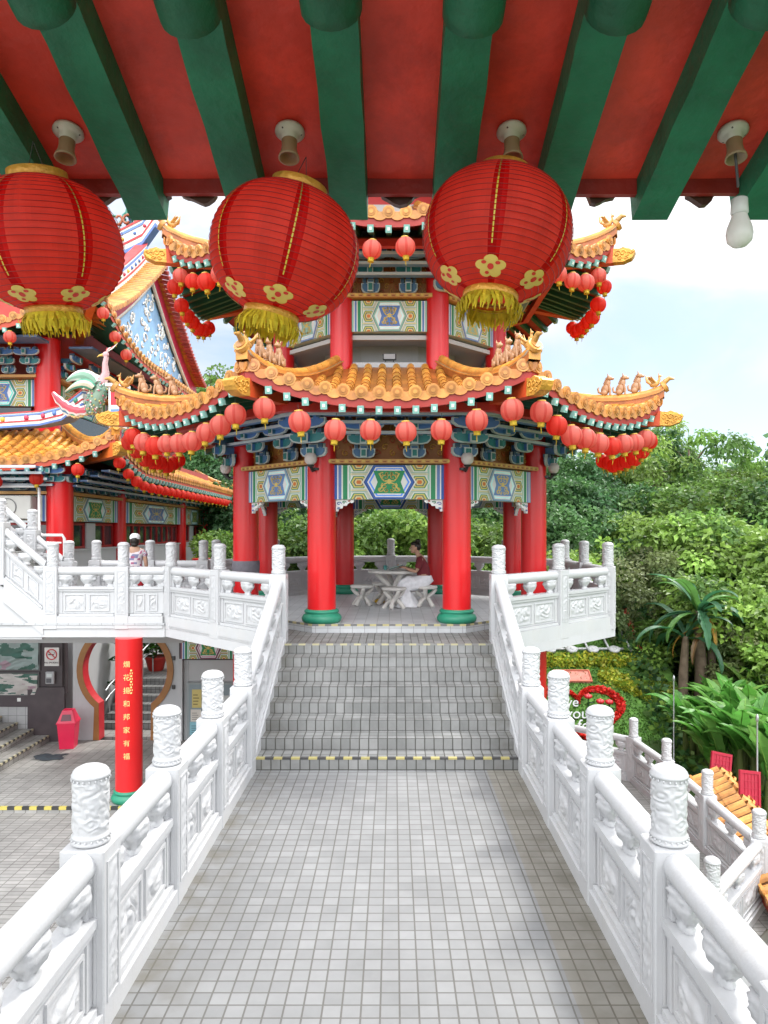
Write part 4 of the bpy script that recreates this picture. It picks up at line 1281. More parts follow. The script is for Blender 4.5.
for pr in (prof, profb):
    mb = MB((.45, .015, .06))
    n = len(pr)
    vs = []
    for p in pr: vs += [V((-9.02, p.y, p.z - .02)), V((-9.02, p.y, p.z - .55)), V((-8.93, p.y, p.z - .55)), V((-8.93, p.y, p.z - .02))]
    fs = []
    for i in range(n - 1):
        for k in range(4): fs.append((i * 4 + k, i * 4 + (k + 1) % 4, i * 4 + 4 + (k + 1) % 4, i * 4 + 4 + k))
    mb.add(vs, fs)
    mb.c = (.62, .60, .55)
    mb.tube([V((-8.99, p.y, p.z - .62)) for p in pr], .07, 6)
    hb(mb, 'bargeboard', M['paint'])
    mb = MB(TILE)
    m = 34
    for i in range(m):
        f = (i + .5) / m * (n - 1); a = pr[int(f)].lerp(pr[min(n - 1, int(f) + 1)], f - int(f))
        mb.c = jit((.38, .06, .05) if pr is profb else (.58, .26, .06), .2)
        mb.tube([a + V((-.35 if pr is profb else -.75, 0, .14)), a + V((.30, 0, .0))], [.075, .085], 8)
    hb(mb, 'edge_tiles', M['tile'])
# porcelain ridges with white, red and blue bands
def band_ridge(pts, h, w, nm):
    mb = MB(WHITE)
    lay = [((.10, .18, .45), 0, .14), ((.75, .75, .72), .14, .34), ((.55, .04, .05), .34, .42), ((.75, .76, .75), .42, .74), ((.12, .22, .5), .74, .84), ((.75, .74, .7), .84, .93), ((.5, .05, .05), .93, 1.0)]
    n = len(pts)
    for (c, a, b) in lay:
        mb.c = c
        k = w * (1.0 if c[0] > .6 else 1.15)
        vs = []
        for i, p in enumerate(pts):
            d = pts[min(i + 1, n - 1)] - pts[max(i - 1, 0)]; sd = V((d.y, -d.x, 0)).normalized() * k / 2
            vs += [p - sd + V((0, 0, a * h)), p + sd + V((0, 0, a * h)), p + sd + V((0, 0, b * h)), p - sd + V((0, 0, b * h))]
        fs = [(0, 1, 2, 3), tuple(range(n * 4 - 4, n * 4))]
        for i in range(n - 1):
            for q in range(4): fs.append((i * 4 + q, i * 4 + (q + 1) % 4, i * 4 + 4 + (q + 1) % 4, i * 4 + 4 + q))
        mb.add(vs, fs)
    # little inlaid flowers
    for i in range(n - 1):
        for f in (.2, .7):
            p = pts[i].lerp(pts[i + 1], f); d = (pts[i + 1] - pts[i]); sd = V((d.y, -d.x, 0)).normalized()
            for sg in (-1, 1):
                mb.c = rr.choice(((.5, .05, .1), (.05, .25, .15), (.65, .45, .08), (.1, .2, .5)))
                mb.ell(p + sd * (sg * w * .52) + V((0, 0, h * .58)), (.07, .07, .07), 6, 4)
    return hb(mb, nm, M['paint'])
fr = [V((-9.35, GF.P(1, v).y, GF.P(1, v).z + .02)) for v in [q / 8 for q in range(9)]]
fr += [V((-9.2, 20.6, 9.25)), V((-8.9, 19.9, 9.4)), V((-8.6, 19.4, 9.8))]
band_ridge(fr, .85, .34, 'gable_ridge')
band_ridge([V((-17, 27, 12.7)), V((-13, 27, 12.7)), V((-10.2, 27, 12.95)), V((-9.3, 27, 13.4)), V((-8.8, 27, 14.1))], 1.0, .4, 'main_ridge')
mb = MB((.05, .20, .16))     # scrolling porcelain crest on the ridge end
for k in range(16):
    o = V((-10.6 + .12 * k, 26.9 + .1 * (k % 3), 14.0 + .06 * k + .25 * (k % 2)))
    mb.c = rr.choice(((.04, .22, .16), (.06, .14, .3), (.55, .38, .08), (.4, .42, .38), (.3, .1, .05)))
    pts = [o + V((.3 * (1 - q / 12) * cos(q * .6 + k), 0, .3 * (1 - q / 12) * sin(q * .6 + k))) for q in range(11)]
    mb.tube(pts, .05, 5)
hb(mb, 'ridge_crest', M['paint'])
# lower hall walls: columns, name boards, window band, white dado
cm = MB(RED); cm.lathe([(.30, 0), (.30, 3.3)], 22); cme = cm.mesh('column')
cs_ = MB(RED); cs_.lathe([(.2, 0), (.2, 3.3)], 18); csm = cs_.mesh('column')
ZF = 1.12
HB = [(-7.9, 17.2, 1), (-7.95, 21.0, 0), (-8.1, 27.6, 0), (-8.2, 31.2, 0), (-10.6, 17.2, 1), (-13.2, 17.2, 1)]
for (x, y, big) in HB: link(cme if big else csm, 'column', M['lacquer'], hall, loc=V((x, y, ZF)) - HO)
hbrk = bracket_mesh(3, 1.0)
def bay(p, q, field, kind):
    p, q = V((*p, 0)), V((*q, 0)); L = (q - p).length; d = (q - p) / L; ang = atan2(d.y, d.x); c = (p + q) / 2
    nrm = V((d.y, -d.x, 0))
    def place(mb, nm, m, z=0.0): return link(mb.mesh(nm), nm, m, hall, loc=c + V((0, 0, z)) - HO, rot=ang)
    w = L - .5
    mb = MB((.76, .76, .75)); mb.box(-w / 2, w / 2, -.02, .2, ZF, ZF + 1.15); mb.box(-w / 2 - .03, w / 2 + .03, -.06, .2, ZF + 1.153, ZF + 1.2); place(mb, 'dado_wall', M['wplain'])
    mb = MB((.36, .02, .02))
    z0, z1 = ZF + 1.203, ZF + 1.86
    mb.box(-w / 2, w / 2, .08, .2, z0, z0 + .06); mb.box(-w / 2, w / 2, .08, .2, z1 - .06, z1)
    n = max(2, round(w / .62))
    for i in range(n + 1):
        x = -w / 2 + w * i / n; mb.box(x - .03, x + .03, .075, .195, z0 + .061, z1 - .061)
    fr_ = place(mb, 'window_frame', M['paint'])
    mb = MB((.03, .03, .03)); mb.box(-w / 2, w / 2, .12, .14, z0 + .02, z1 - .02); g = link(mb.mesh('pane'), 'pane', M['glass'], fr_)
    if kind == 'wht':
        mb = MB((.7, .7, .69)); mb.box(-.28, .28, .03, .074, z0, z1); place(mb, 'wall_panel', M['wplain'])
    pb = painted_beam(w, .62, field, stripe=(.20, .36, .45), both=False, ground=(.45, .48, .30))
    o = link(pb.mesh('name_board'), 'name_board', M['paint'], hall, loc=c + nrm * .06 + V((0, 0, ZF + 2.2)) - HO, rot=ang)
    mb = MB((.52, .27, .08)); mb.box(-L / 2 + .2, L / 2 - .2, -.2, .2, ZF + 2.53, ZF + 2.6); place(mb, 'cornice', M['paint'])
    mb = MB((.09, .14, .22)); mb.box(-L / 2, L / 2, .02, .2, ZF + 2.62, ZF + 3.3); place(mb, 'frieze_board', M['paint'])
    m = max(2, round(L / .8))
    for i in range(m + 1):
        x = -L / 2 + L * i / m
        link(hbrk, 'bracket_set', M['paint'], hall, loc=c + d * x + V((0, 0, ZF + 2.62)) - HO, rot=ang, scale=(1, 1.3, .85))
    for k in range(4):
        mb = MB((.10, .18, .36)); mb.box(-L / 2, L / 2, -.38 - .26 * k, -.20 - .26 * k, ZF + 2.72 + .12 * k, ZF + 2.755 + .12 * k)
        mb.c = (.55, .6, .62); mb.box(-L / 2, L / 2, -.40 - .26 * k, -.381 - .26 * k, ZF + 2.71 + .12 * k, ZF + 2.765 + .12 * k)
        place(mb, 'eave_plank', M['paint'])
bay((-7.9, 17.2), (-7.95, 21.0), (.02, .27, .10), 'wht')
bay((-7.95, 21.0), (-8.1, 27.6), (.10, .20, .45), 'win')
bay((-8.1, 27.6), (-8.2, 31.2), (.02, .27, .10), 'wht')
bay((-10.6, 17.2), (-7.9, 17.2), (.10, .20, .45), 'win')
bay((-13.2, 17.2), (-10.6, 17.2), (.02, .27, .10), 'win')
mb = MB((.35, .05, .04)); mb.box(-16, -8.45, 18.66, 33, -2.05, 5.3); hb(mb, 'core_wall', M['paint'])
# upper storey
mb = MB((.42, .04, .03)); mb.box(-17, -9.6, 20.0, 33, 5.31, 9.2); hb(mb, 'upper_wall', M['paint'])
for (x, y) in ((-9.35, 19.6), (-11.9, 19.6), (-9.35, 24), (-9.35, 28.5)):
    link(cme, 'upper_column', M['lacquer'], hall, loc=V((x, y, 4.9)) - HO, scale=(1.1, 1.1, .93))
for (cx, cy, L, r) in ((-10.62, 19.55, 2.0, 0), (-13.2, 19.55, 2.0, 0), (-9.3, 21.8, 3.7, pi / 2), (-9.3, 26.25, 3.8, pi / 2)):
    pb = painted_beam(L, .72, (.10, .20, .5), stripe=(.03, .3, .25), both=False, ground=(.5, .42, .15))
    link(pb.mesh('painted_beam'), 'painted_beam', M['paint'], hall, loc=V((cx, cy, 6.52)) - HO, rot=r)
    nrm = V((sin(r), -cos(r), 0)); d = V((cos(r), sin(r), 0)); c = V((cx, cy, 0)) + nrm * .1
    mb = MB((.52, .27, .08)); mb.box(-L / 2 - .1, L / 2 + .1, -.15, .2, 6.9, 6.97); link(mb.mesh('cornice'), 'cornice', M['paint'], hall, loc=c - HO, rot=r)
    for i in range(4):
        link(hbrk, 'bracket_set', M['paint'], hall, loc=c + d * (L * (i / 3 - .5)) + V((0, 0, 7.0)) - HO, rot=r, scale=(1, 1.25, .95))
    mb = MB((.10, .11, .12)); mb.box(-L / 2 + .1, L / 2 - .1, -.02, .05, 5.5, 6.1)
    link(mb.mesh('window_pane'), 'window_pane', M['glass'], hall, loc=c - HO, rot=r)
    mb = MB((.12, .20, .36)); mb.box(-L / 2 - .4, L / 2 + .6, -1.1, -.45, 7.72, 7.78); link(mb.mesh('eave_plank'), 'eave_plank', M['paint'], hall, loc=c - HO, rot=r)
# porcelain ridge with wave ends over the lower front eave
band_ridge([V((-15, 18.3, 5.35)), V((-10, 18.3, 5.35)), V((-8.7, 18.1, 5.4)), V((-7.9, 17.6, 5.45)), V((-7.2, 17.15, 5.75))], .38, .3, 'porcelain_ridge')
# phoenix ornament on the lower roof corner
ph = thing('phoenix_ornament', 'colourful porcelain phoenix standing on the corner of the lower left temple roof', 'roof ornament', (-6.95, 17.0, 5.55)); ph.scale = (.86, .86, .95)
mb = MB((.22, .32, .24))
mb.ell((0, 0, .42), (.24, .18, .50), 14, 10, R=Matrix.Rotation(radians(24), 3, 'Y'))
mb.c = (.50, .32, .33); mb.tube([(.16, 0, .78), (.26, 0, 1.0), (.24, 0, 1.25), (.28, 0, 1.42)], [.14, .10, .07, .065], 10); mb.ell((.26, 0, 1.46), (.09, .07, .08))
pb_ = mb.build('body', M['paint'], ph)
mb = MB((.65, .45, .1)); mb.tube([(.2, 0, 1.46), (.08, 0, 1.44), (.02, 0, 1.40)], [.04, .022, .005], 6)
for k in range(4): mb.c = ((.6, .08, .08), (.7, .7, .65))[k % 2]; mb.tube([(.27, 0, 1.52), (.30 + .05 * k, 0, 1.62), (.38 + .07 * k, 0, 1.60 + .05 * k)], [.02, .018, .004], 5)
mb.build('head_crest', M['paint'], ph)
mb = MB()
for k in range(260):
    a, b = rr.uniform(-1.2, 1.2), rr.uniform(0, 2 * pi)
    R_ = Matrix.Rotation(radians(24), 3, 'Y'); p = V((0, 0, .42)) + R_ @ V((.25 * cos(a) * cos(b), .19 * cos(a) * sin(b), .49 * sin(a)))
    mb.c = rr.choice(((.55, .16, .2), (.66, .64, .58), (.56, .46, .16), (.16, .32, .30), (.12, .25, .16)))
    mb.ell(p, (.026, .026, .026), 5, 3)
mb.build('feathers', M['paint'], ph, kind='stuff')
def plume(mb, pts, ws, c, edge, serr=0.0):
    """flat feathered blade along pts with widths ws and a coloured edge"""
    n = len(pts); vs = []
    for i in range(n):
        d = V(pts[min(i + 1, n - 1)]) - V(pts[max(i - 1, 0)]); d.normalize(); nn = V((-d.z, 0, d.x)); w = ws[i] * (1 + (serr if i % 2 else -serr))
        p = V(pts[i]); vs += [p - nn * w, p - nn * w * .62 + V((0, -.03, 0)), p + V((0, -.05, 0)), p + nn * w * .62 + V((0, -.03, 0)), p + nn * w]
    off = len(vs); vs += [q + V((0, .06, 0)) for q in vs]
    fs, cs = [], []
    for i in range(n - 1):
        for k in range(4):
            fs.append((i * 5 + k, i * 5 + k + 1, i * 5 + 6 + k, i * 5 + 5 + k)); cs.append(edge if k in (0, 3) else c)
            fs.append((off + i * 5 + k + 1, off + i * 5 + k, off + i * 5 + 5 + k, off + i * 5 + 6 + k)); cs.append(edge)
        fs += [(i * 5, i * 5 + 5, off + i * 5 + 5, off + i * 5), (i * 5 + 9, i * 5 + 4, off + i * 5 + 4, off + i * 5 + 9)]; cs += [edge, edge]
    mb.add(vs, fs, False, cs)
def arc(p0, p1, p2, n=9):
    return [V(p0).lerp(V(p1), i / n).lerp(V(p1).lerp(V(p2), i / n), i / n) for i in range(n + 1)]
for y, c in ((-.16, (.20, .36, .26)), (.16, (.62, .66, .60))):
    mb = MB(); plume(mb, arc((.05, y, .72), (-.25, y * 1.6, 1.06), (-.66, y * 2.2, .74)), [.10, .16, .18, .17, .16, .14, .12, .09, .06, .02], c, (.72, .74, .68))
    plume(mb, arc((.02, y - .05, .60), (-.25, y * 1.6 - .05, .86), (-.66, y * 2.2 - .05, .46)), [.08, .11, .12, .12, .11, .10, .08, .06, .04, .02], (.60, .56, .42), (.08, .30, .2))
    mb.build('wing', M['paint'], ph)
for k, (e, c, ed) in enumerate((((-1.15, -.1, .50), (.52, .09, .12), (.70, .66, .64)), ((-1.05, .15, .18), (.10, .24, .40), (.74, .74, .70)), ((-.7, .0, .02), (.08, .30, .2), (.7, .6, .3)))):
    mb = MB(); plume(mb, arc((-.05, .02 * k, .16), (-.7, .03 * k, -.12 + .05 * k), e, 13), [.05, .07, .09, .11, .12, .13, .13, .13, .12, .12, .11, .10, .08, .04], c, ed, .12)
    mb.build('tail_feather', M['paint'], ph)
# upright porcelain end block with a red panel beside the bird
mb = MB(WHITE); mb.box(-6.58, -6.26, 16.8, 17.1, 5.2, 6.15); mb.c = (.55, .03, .05); mb.box(-6.53, -6.31, 16.79, 16.7995, 5.72, 6.08); mb.c = (.12, .24, .5); mb.box(-6.53, -6.31, 16.79, 16.7995, 5.38, 5.62)
mb.c = (.74, .74, .7); mb.box(-6.64, -6.20, 16.74, 17.16, 6.151, 6.22); hb(mb, 'porcelain_end_block', M['paint'])
# lanterns of the hall
GH = 'small lanterns along the eaves of the temple hall'
def hrow(sd, ts, desc, drop=.45, sc=.95, fade=2):
    for i, t in enumerate(ts):
        p = sd.at(t, .985) - V((0, 0, drop))
        small_lantern(p, desc % ORD[i], GH, fade if fade < 2 else (0 if random.random() < .5 else 1), sc * random.uniform(.94, 1.05))
hrow(LS, [.35 + .62 * i for i in range(26)], 'small red lantern, %s from the near corner along the long temple eave', sc=.86, fade=0)
hrow(LF, [8.72 - .95 * i - .9 for i in range(4)], 'small red lantern, %s from the corner under the lower front temple eave', fade=0)
hrow(UF, [8.65 - .9 * i - .35 for i in range(5)], 'small faded lantern, %s from the corner under the upper front temple eave', fade=1)
hrow(US, [.55 + .8 * i for i in range(3)], 'small faded lantern, %s from the corner under the upper side temple eave', fade=1)
# air conditioner and pipes by the corner column
t = thing('air_conditioner', 'grey air conditioner unit on the wall above the side stairs at the left edge', 'air conditioner', (-8.75, 16.85, 3.05))
mb = MB((.42, .41, .38)); mb.box(-.42, .42, -.18, .17, 0, .55, .02); c = mb.build('casing', M['plastic'], t)
mb = MB((.15, .15, .15)); mb.lathe([(.2, -.185), (.2, -.181)], 20) if False else mb.tube([(-.12 + .2 * cos(a), -.19, .28 + .2 * sin(a)) for a in [2 * pi * q / 20 for q in range(20)]], .012, 5, closed=True)
for k in range(5): mb.bar((-.12, -.19, .28 - .16 + .08 * k), (-.119 + .001, -.19, .28 - .159 + .08 * k), .3, .008)
mb.build('fan_grille', M['plastic'], c)
mb = MB((.5, .5, .48)); mb.bar((-.35, .05, -.05), (.35, .05, -.05), .3, .05); mb.build('wall_bracket', M['metal'], t)
t = thing('pipe', 'white pipes running along the wall and down beside the corner column of the temple', 'pipe', (-8.1, 16.8, 3.6))
mb = MB((.72, .72, .70)); mb.tube([(-1.2, 0, .22), (-.15, 0, .22), (-.1, 0, .17), (-.1, 0, -.85), (-.02, 0, -.92), (.45, -.02, -.92), (.5, -.02, -1.0), (.5, -.02, -1.6)], .035, 8)
mb.build('water_pipe', M['plastic'], t)
mb = MB((.7, .7, .68)); mb.tube([(-.9, .03, -1.05), (-.1, .03, -1.08), (.42, .0, -1.10)], .022, 7); mb.build('cable_conduit', M['plastic'], t)
# ------------------------------------------------------------------ lower courtyard on the left
GZ = -2.07
mb = MB(); mb.box(-16, -1.9, 12.66, 16.7, -4.2, GZ); tag(mb.build('courtyard_floor', M['court']), 'tiled courtyard floor under the raised walkway', 'floor', kind='structure')
mb = MB(); mb.box(-30, -1.9, -12, 12.655, -4.2, GZ - .10); tag(mb.build('courtyard_pavement', M['court']), 'tiled courtyard pavement left of the footbridge', 'pavement', kind='structure')
t = thing('step_edge_strip', 'yellow and black striped edge strip across the courtyard step, lower left', 'edge strip', (-8, 12.65, GZ))
mb = MB()
for i in range(90):
    x = -6 + .13 * i; mb.c = (.50, .42, .10) if i % 2 else (.04, .04, .04)
    if x > 5.9: break
    mb.add([(x, -.001, -.05), (x + .13, -.001, -.05), (x + .13, -.001, .004), (x, -.001, .004), (x + .13, .05, .004), (x, .05, .004)], [(0, 1, 2, 3), (3, 2, 4, 5)])
mb.build('stripes', M['paint'], t)
# moon gate wall
Yw = 16.7
mg = thing('moon_gate_wall', 'grey white wall with a round moon gate trimmed in brown wood', 'wall', (-6.15, Yw, GZ))
cx, cz, R = 0.0, 1.62, 1.0          # local centre of the opening
def ring_out(R, a0, a1, n): return [(R * sin(a), cz - R * cos(a)) for a in [a0 + (a1 - a0) * i / n for i in range(n + 1)]]
na = math.asin(.62 / R)             # neck half-width .62
right = [(.62, 0)] + ring_out(R, na, pi, 20)
x0, x1, H = -1.35, 1.35, 2.92
mb = MB((.72, .715, .70))
for sgn in (1, -1):
    pl = [(.62, 0)] + right[1:] + [(0, H), (1.22, H), (1.22, 0)]
    pl = [(sgn * x, z) for x, z in pl]
    if sgn < 0: pl = pl[::-1]
    mb.prism(pl, lambda x, z, t: V((x, t, z)), 0, .25)
mb.build('wall', M['wplain'], mg)
def trim(r0, r1, y0, y1, c, nm):
    mb = MB(c)
    for sgn in (1, -1):
        a_in, a_out = math.asin(.62 / R), math.asin(.62 / R)
        inner = [(.62 - (R - r0), -.0)] + [(r0 * sin(a), cz - r0 * cos(a)) for a in [na + (pi - na) * i / 20 for i in range(21)]]
        outer = [(.62 + (r1 - R), -.0)] + [(r1 * sin(a), cz - r1 * cos(a)) for a in [na + .02 + (pi - na - .02) * i / 20 for i in range(21)]]
        n = len(inner)
        vs = [V((sgn * x, y, z)) for y in (y0, y1) for pl in (inner, outer) for x, z in pl]
        fs = []
        for i in range(n - 1):
            fs += [(i, i + 1, n + i + 1, n + i), (2 * n + i, 3 * n + i, 3 * n + i + 1, 2 * n + i + 1), (n + i, n + i + 1, 3 * n + i + 1, 3 * n + i), (i, 2 * n + i, 2 * n + i + 1, i + 1)]
        mb.add(vs, fs)
    return mb.build(nm, M['paint'], mg)
trim(R - .02, R + .12, -.035, -.002, (.30, .13, .035), 'wood_trim')
trim(R - .025, R - .002, -.03, .27, (.50, .02, .03), 'reveal')
mb = MB((.72, .715, .70)); mb.box(1.223, 1.34, -.08, .26, 0, H); mb.build('pilaster', M['wplain'], mg)
# switches on the wall
for z in (1.85, 1.18):
    mb = MB((.03, .03, .03)); mb.box(1.08, 1.16, -.03, -.001, z, z + .1, .008); mb.build('switch', M['plastic'], mg)
# panels with frieze and notice board right of the gate
rw = thing('panel_wall', 'pale grey panelled wall with a painted frieze, right of the moon gate', 'wall', (-3.1, Yw, GZ))
mb = MB((.68, .675, .66)); mb.box(-1.70, 1.5, .02, .25, 0, H); mb.c = (.35, .35, .34)
for x in (-1.66, -1.6): mb.box(x, x + .012, .008, .0195, 0, H - .6)
mb.box(-1.36, 1.2, .008, .0195, 1.2, 1.215) ; mb.box(-1.36, 1.2, .008, .0195, .78, .79)
mb.build('wall', M['wplain'], rw)
fz_ = painted_beam(1.28, .5, (.02, .25, .08), stripe=(.2, .05, .1), both=False, ground=(.30, .16, .10))
o = link(fz_.mesh('painted_frieze'), 'painted_frieze', M['paint'], rw, loc=(-1.08, -.16, 2.16))
mb = MB((.05, .03, .03)); mb.box(-1.76, -.44, -.05, .019, 1.86, 1.905); mb.box(-1.76, -1.725, -.15, .019, 1.908, 2.70); mb.build('frieze_frame', M['paint'], rw)
mb = MB(RED); mb.box(-.43, -.18, -.15, .0195, 0, 2.75); mb.build('red_pier', M['lacquer'], rw)
nb = thing('notice_board', 'glazed notice board with pinned posters on the pale panelled wall', 'notice board', (-4.15, Yw - .05, GZ + .05))
mb = MB((.25, .28, .28)); mb.box(-.55, .55, -.03, .06, 0, 1.30); mb.c = (.20, .25, .27); mb.box(-.50, .50, -.036, -.031, .05, 1.25); mb.build('case', M['plastic'], nb)
for (x, z, w, h, c) in ((-.32, .72, .22, .42, (.55, .45, .15)), (-.02, .92, .2, .25, (.6, .6, .56)), (.02, 1.16, .3, .09, (.04, .05, .09)), (-.34, .40, .24, .28, (.62, .58, .52)), (-.03, .38, .26, .42, (.12, .24, .36)), (-.32, .09, .32, .3, (.22, .45, .52)), (.3, .5, .26, .5, (.5, .52, .5)), (.05, .1, .25, .22, (.6, .62, .62))):
    mb = MB(c); mb.box(x - w / 2, x + w / 2, -.041, -.037, z, z + h)
    k = tuple(q * .35 for q in c)
    for j in range(4):
        mb.c = k; mb.box(x - w * .38, x + w * (.1 + .07 * (j % 3)), -.0425, -.0412, z + h * (.16 + .17 * j), z + h * (.22 + .17 * j))
    mb.build('poster', M['paint'], nb)
# red column with gilded characters
rc = thing('column', 'red round column with gold Chinese characters standing in front of the moon gate', 'column', (-4.70, 12.99, GZ))
mb = MB(RED); mb.lathe([(.235, .2), (.235, 2.93)], 28); sh = mb.build('shaft', M['lacquer'], rc)
link(bsme, 'base', M['paint'], rc, scale=(.92, .92, .95))
chars = '爛花揚和邦家有福'
for i, ch in enumerate(chars):
    me = text_mesh(ch, .12, .004)
    z = 2.48 - i * .233
    a0 = radians(-80)
    for v in me.vertices:
        a = a0 + v.co.x / .238; r = .237 + v.co.z
        v.co = V((r * cos(a), r * sin(a), z + v.co.y))
    link(me, 'gilt_character', M['gilt'], sh)
# small column of tiny gilt strokes beside the large characters
mb = MB(GOLD)
for i in range(9):
    a = radians(-61)
    z = 2.36 - i * .05
    for dx in (-.008, .008):
        aa = a + dx / .238 * (1 + (i % 2)); mb.box(.237 * cos(aa) - .007, .237 * cos(aa) + .007, .237 * sin(aa) - .004, .237 * sin(aa) + .002, z, z + .03)
mb.build('small_inscription', M['gilt'], sh)
# dark mural wall
dw = thing('mural_wall', 'dark brown wall with two dragon relief panels at the far lower left', 'wall', (-9.6, 16.62, GZ))
mb = MB((.060, .045, .05)); mb.box(-2.6, 2.02, -.0, .3, 1.04, 2.92); mb.box(1.25, 2.1, -.06, -.001, 0, 1.25); mb.box(-2.6, 2.02, -.03, -.001, .80, 1.25); mb.build('wall', M['paint'], dw)
mb = MB(); mb.box(-2.6, 1.249, -.05, .25, 0, .795); mb.build('tiled_dado', M['walltile'], dw)
def mural(x0, x1, z0, z1, ground, seed, nm):
    mb = MB((.10, .10, .10)); mb.box(x0 - .03, x1 + .03, -.04, -.001, z0 - .03, z1 + .03); f = mb.build('mural_frame', M['paint'], dw)
    rr = random.Random(seed)
    def fn(u, v):
        h = relief(u * (x1 - x0), v * (z1 - z0), seed, 3.2)
        return V((x0 + (x1 - x0) * u, -.045 - .03 * h, z0 + (z1 - z0) * v))
    def cf(u, v):
        n1 = noise.noise(V((u * 7, v * 4, seed))) + .6 * noise.noise(V((u * 18, v * 10, seed + 3)))
        if n1 > .18: return (.035 + .05 * max(0, n1 - .4), .11, .085)
        if n1 < -.55: return (.3, .2, .24)
        k = 1 + .25 * n1
        return (ground[0] * k, ground[1] * k, ground[2] * k)
    mb = MB(); mb.grid(fn, 110, 60, colfn=cf); mb.build(nm, M['paint'], f)
mural(-2.4, 1.50, 1.66, 2.75, (.26, .32, .31), 4, 'mural')
mural(-2.4, 1.48, 1.08, 1.56, (.45, .42, .40), 9, 'mural')
mb = MB((.7, .7, .68)); mb.box(1.0, 1.08, -.036, -.031, .92, 1.0); mb.build('switch', M['plastic'], dw)
sg = thing('no_smoking_sign', 'white NO SMOKING sign with red prohibition circle on the dark wall', 'sign', (-7.80, 16.585, GZ + 1.74))
mb = MB((.62, .60, .58)); mb.box(-.165, .165, -.012, .02, 0, .42); bd = mb.build('board', M['plastic'], sg)
mb = MB((.5, .03, .04))
mb.tube([(.115 * cos(a), -.018, .265 + .115 * sin(a)) for a in [2 * pi * q / 28 for q in range(28)]], .013, 6, closed=True); mb.bar((-.085, -.018, .345), (.085, -.018, .185), .012, .02)
mb.build('prohibition_ring', M['plastic'], sg)
mb = MB((.03, .03, .03)); mb.box(-.075, .05, -.017, -.0125, .25, .275); mb.c = (.3, .3, .3); mb.tube([(.06, -.016, .28), (.075, -.016, .30), (.055, -.016, .32)], .006, 4); mb.build('cigarette', M['plastic'], sg)
me = text_mesh('NO SMOKING', .052, .002); o = link(me, 'lettering', M['hair'], sg, loc=(0, -.0145, .075)); o.rotation_euler = (pi / 2, 0, 0)
cb = thing('card_reader', 'small grey access box on the dark wall under the NO SMOKING sign', 'access box', (-7.83, 16.585, GZ + 1.33))
mb = MB((.33, .33, .34)); mb.box(-.1, .1, -.05, .02, 0, .28, .012); b = mb.build('case', M['plastic'], cb)
mb = MB((.08, .08, .09)); mb.box(-.075, .04, -.0555, -.0505, .03, .13); mb.c = (.55, .58, .58); mb.box(-.07, .05, -.0555, -.0505, .16, .24); mb.build('keypad', M['plastic'], cb)
# litter bin
bn = thing('litter_bin', 'crimson plastic litter bin with swing lid beside the dark wall', 'bin', (-7.22, 16.15, GZ), radians(8)); bn.scale = (.88, .88, .9)
mb = MB((.62, .012, .06))
def frus(mb, a, b, z0, z1, d=1.0):
    vs = [(sx * a, sy * a * d, z0) for sx, sy in ((-1, -1), (1, -1), (1, 1), (-1, 1))] + [(sx * b, sy * b * d, z1) for sx, sy in ((-1, -1), (1, -1), (1, 1), (-1, 1))]
    mb.add(vs, [(3, 2, 1, 0), (4, 5, 6, 7), (0, 1, 5, 4), (1, 2, 6, 5), (2, 3, 7, 6), (3, 0, 4, 7)])
frus(mb, .17, .215, 0, .62); frus(mb, .235, .235, .621, .65); mb.build('body', M['plastic'], bn)
mb = MB((.62, .012, .06)); frus(mb, .23, .19, .651, .74); frus(mb, .19, .12, .741, .94)
lid = mb.build('lid', M['plastic'], bn)
mb = MB((.10, .005, .02)); mb.add([(-.13, -.215, .70), (.13, -.215, .70), (.10, -.165, .85), (-.10, -.165, .85)], [(0, 1, 2, 3)]); mb.build('flap', M['plastic'], lid)
# left dark steps
ls = thing('staircase', 'dark tiled steps with striped nosing at the far lower left under the walkway', 'staircase', (-7.85, 15.4, GZ))
for i in range(4):
    mb = MB(); mb.box(-3.5, -.36 * i, -2.4, 1.16, .15 * i, .15 * (i + 1) - .001); o = mb.build('step', M['court'], ls)
    mb = MB()
    for q in range(40):
        y0 = -2.4 + 3.55 * q / 40; y1 = y0 + 3.55 / 40; mb.c = (.5, .46, .3) if q % 2 else (.05, .05, .05)
        x = -.36 * i + .002; z = .15 * (i + 1) + .002
        mb.add([(x, y0, z - .04), (x, y1, z - .04), (x, y1, z), (x, y0, z), (x - .04, y1, z), (x - .04, y0, z)], [(0, 1, 2, 3), (3, 2, 4, 5)])
    mb.build('nosing', M['paint'], o)
dr = thing('fallen_cloth', 'crumpled dark rag lying on the courtyard floor beside the dark steps', 'rag', (-7.25, 15.3, GZ))
mb = MB((.05, .06, .07))
mb.grid(lambda u, v: V(((u - .5) * .6 + .06 * sin(7 * v), (v - .5) * .4 + .05 * sin(9 * u), .012 + .05 * max(0, noise.noise(V((u * 5, v * 5, 1)))) * min(1, 8 * min(u, 1 - u, v, 1 - v)))), 16, 12)
mb.build('rag', M['cloth'], dr) if False else None
o = mb.mesh('fallen_cloth'); bpy.data.objects.remove(dr); o = link(o, 'fallen_cloth', M['cloth'], None, loc=(-7.3, 15.4, GZ + .003)); tag(o, 'crumpled dark rag lying on the courtyard floor beside the dark steps', 'rag')
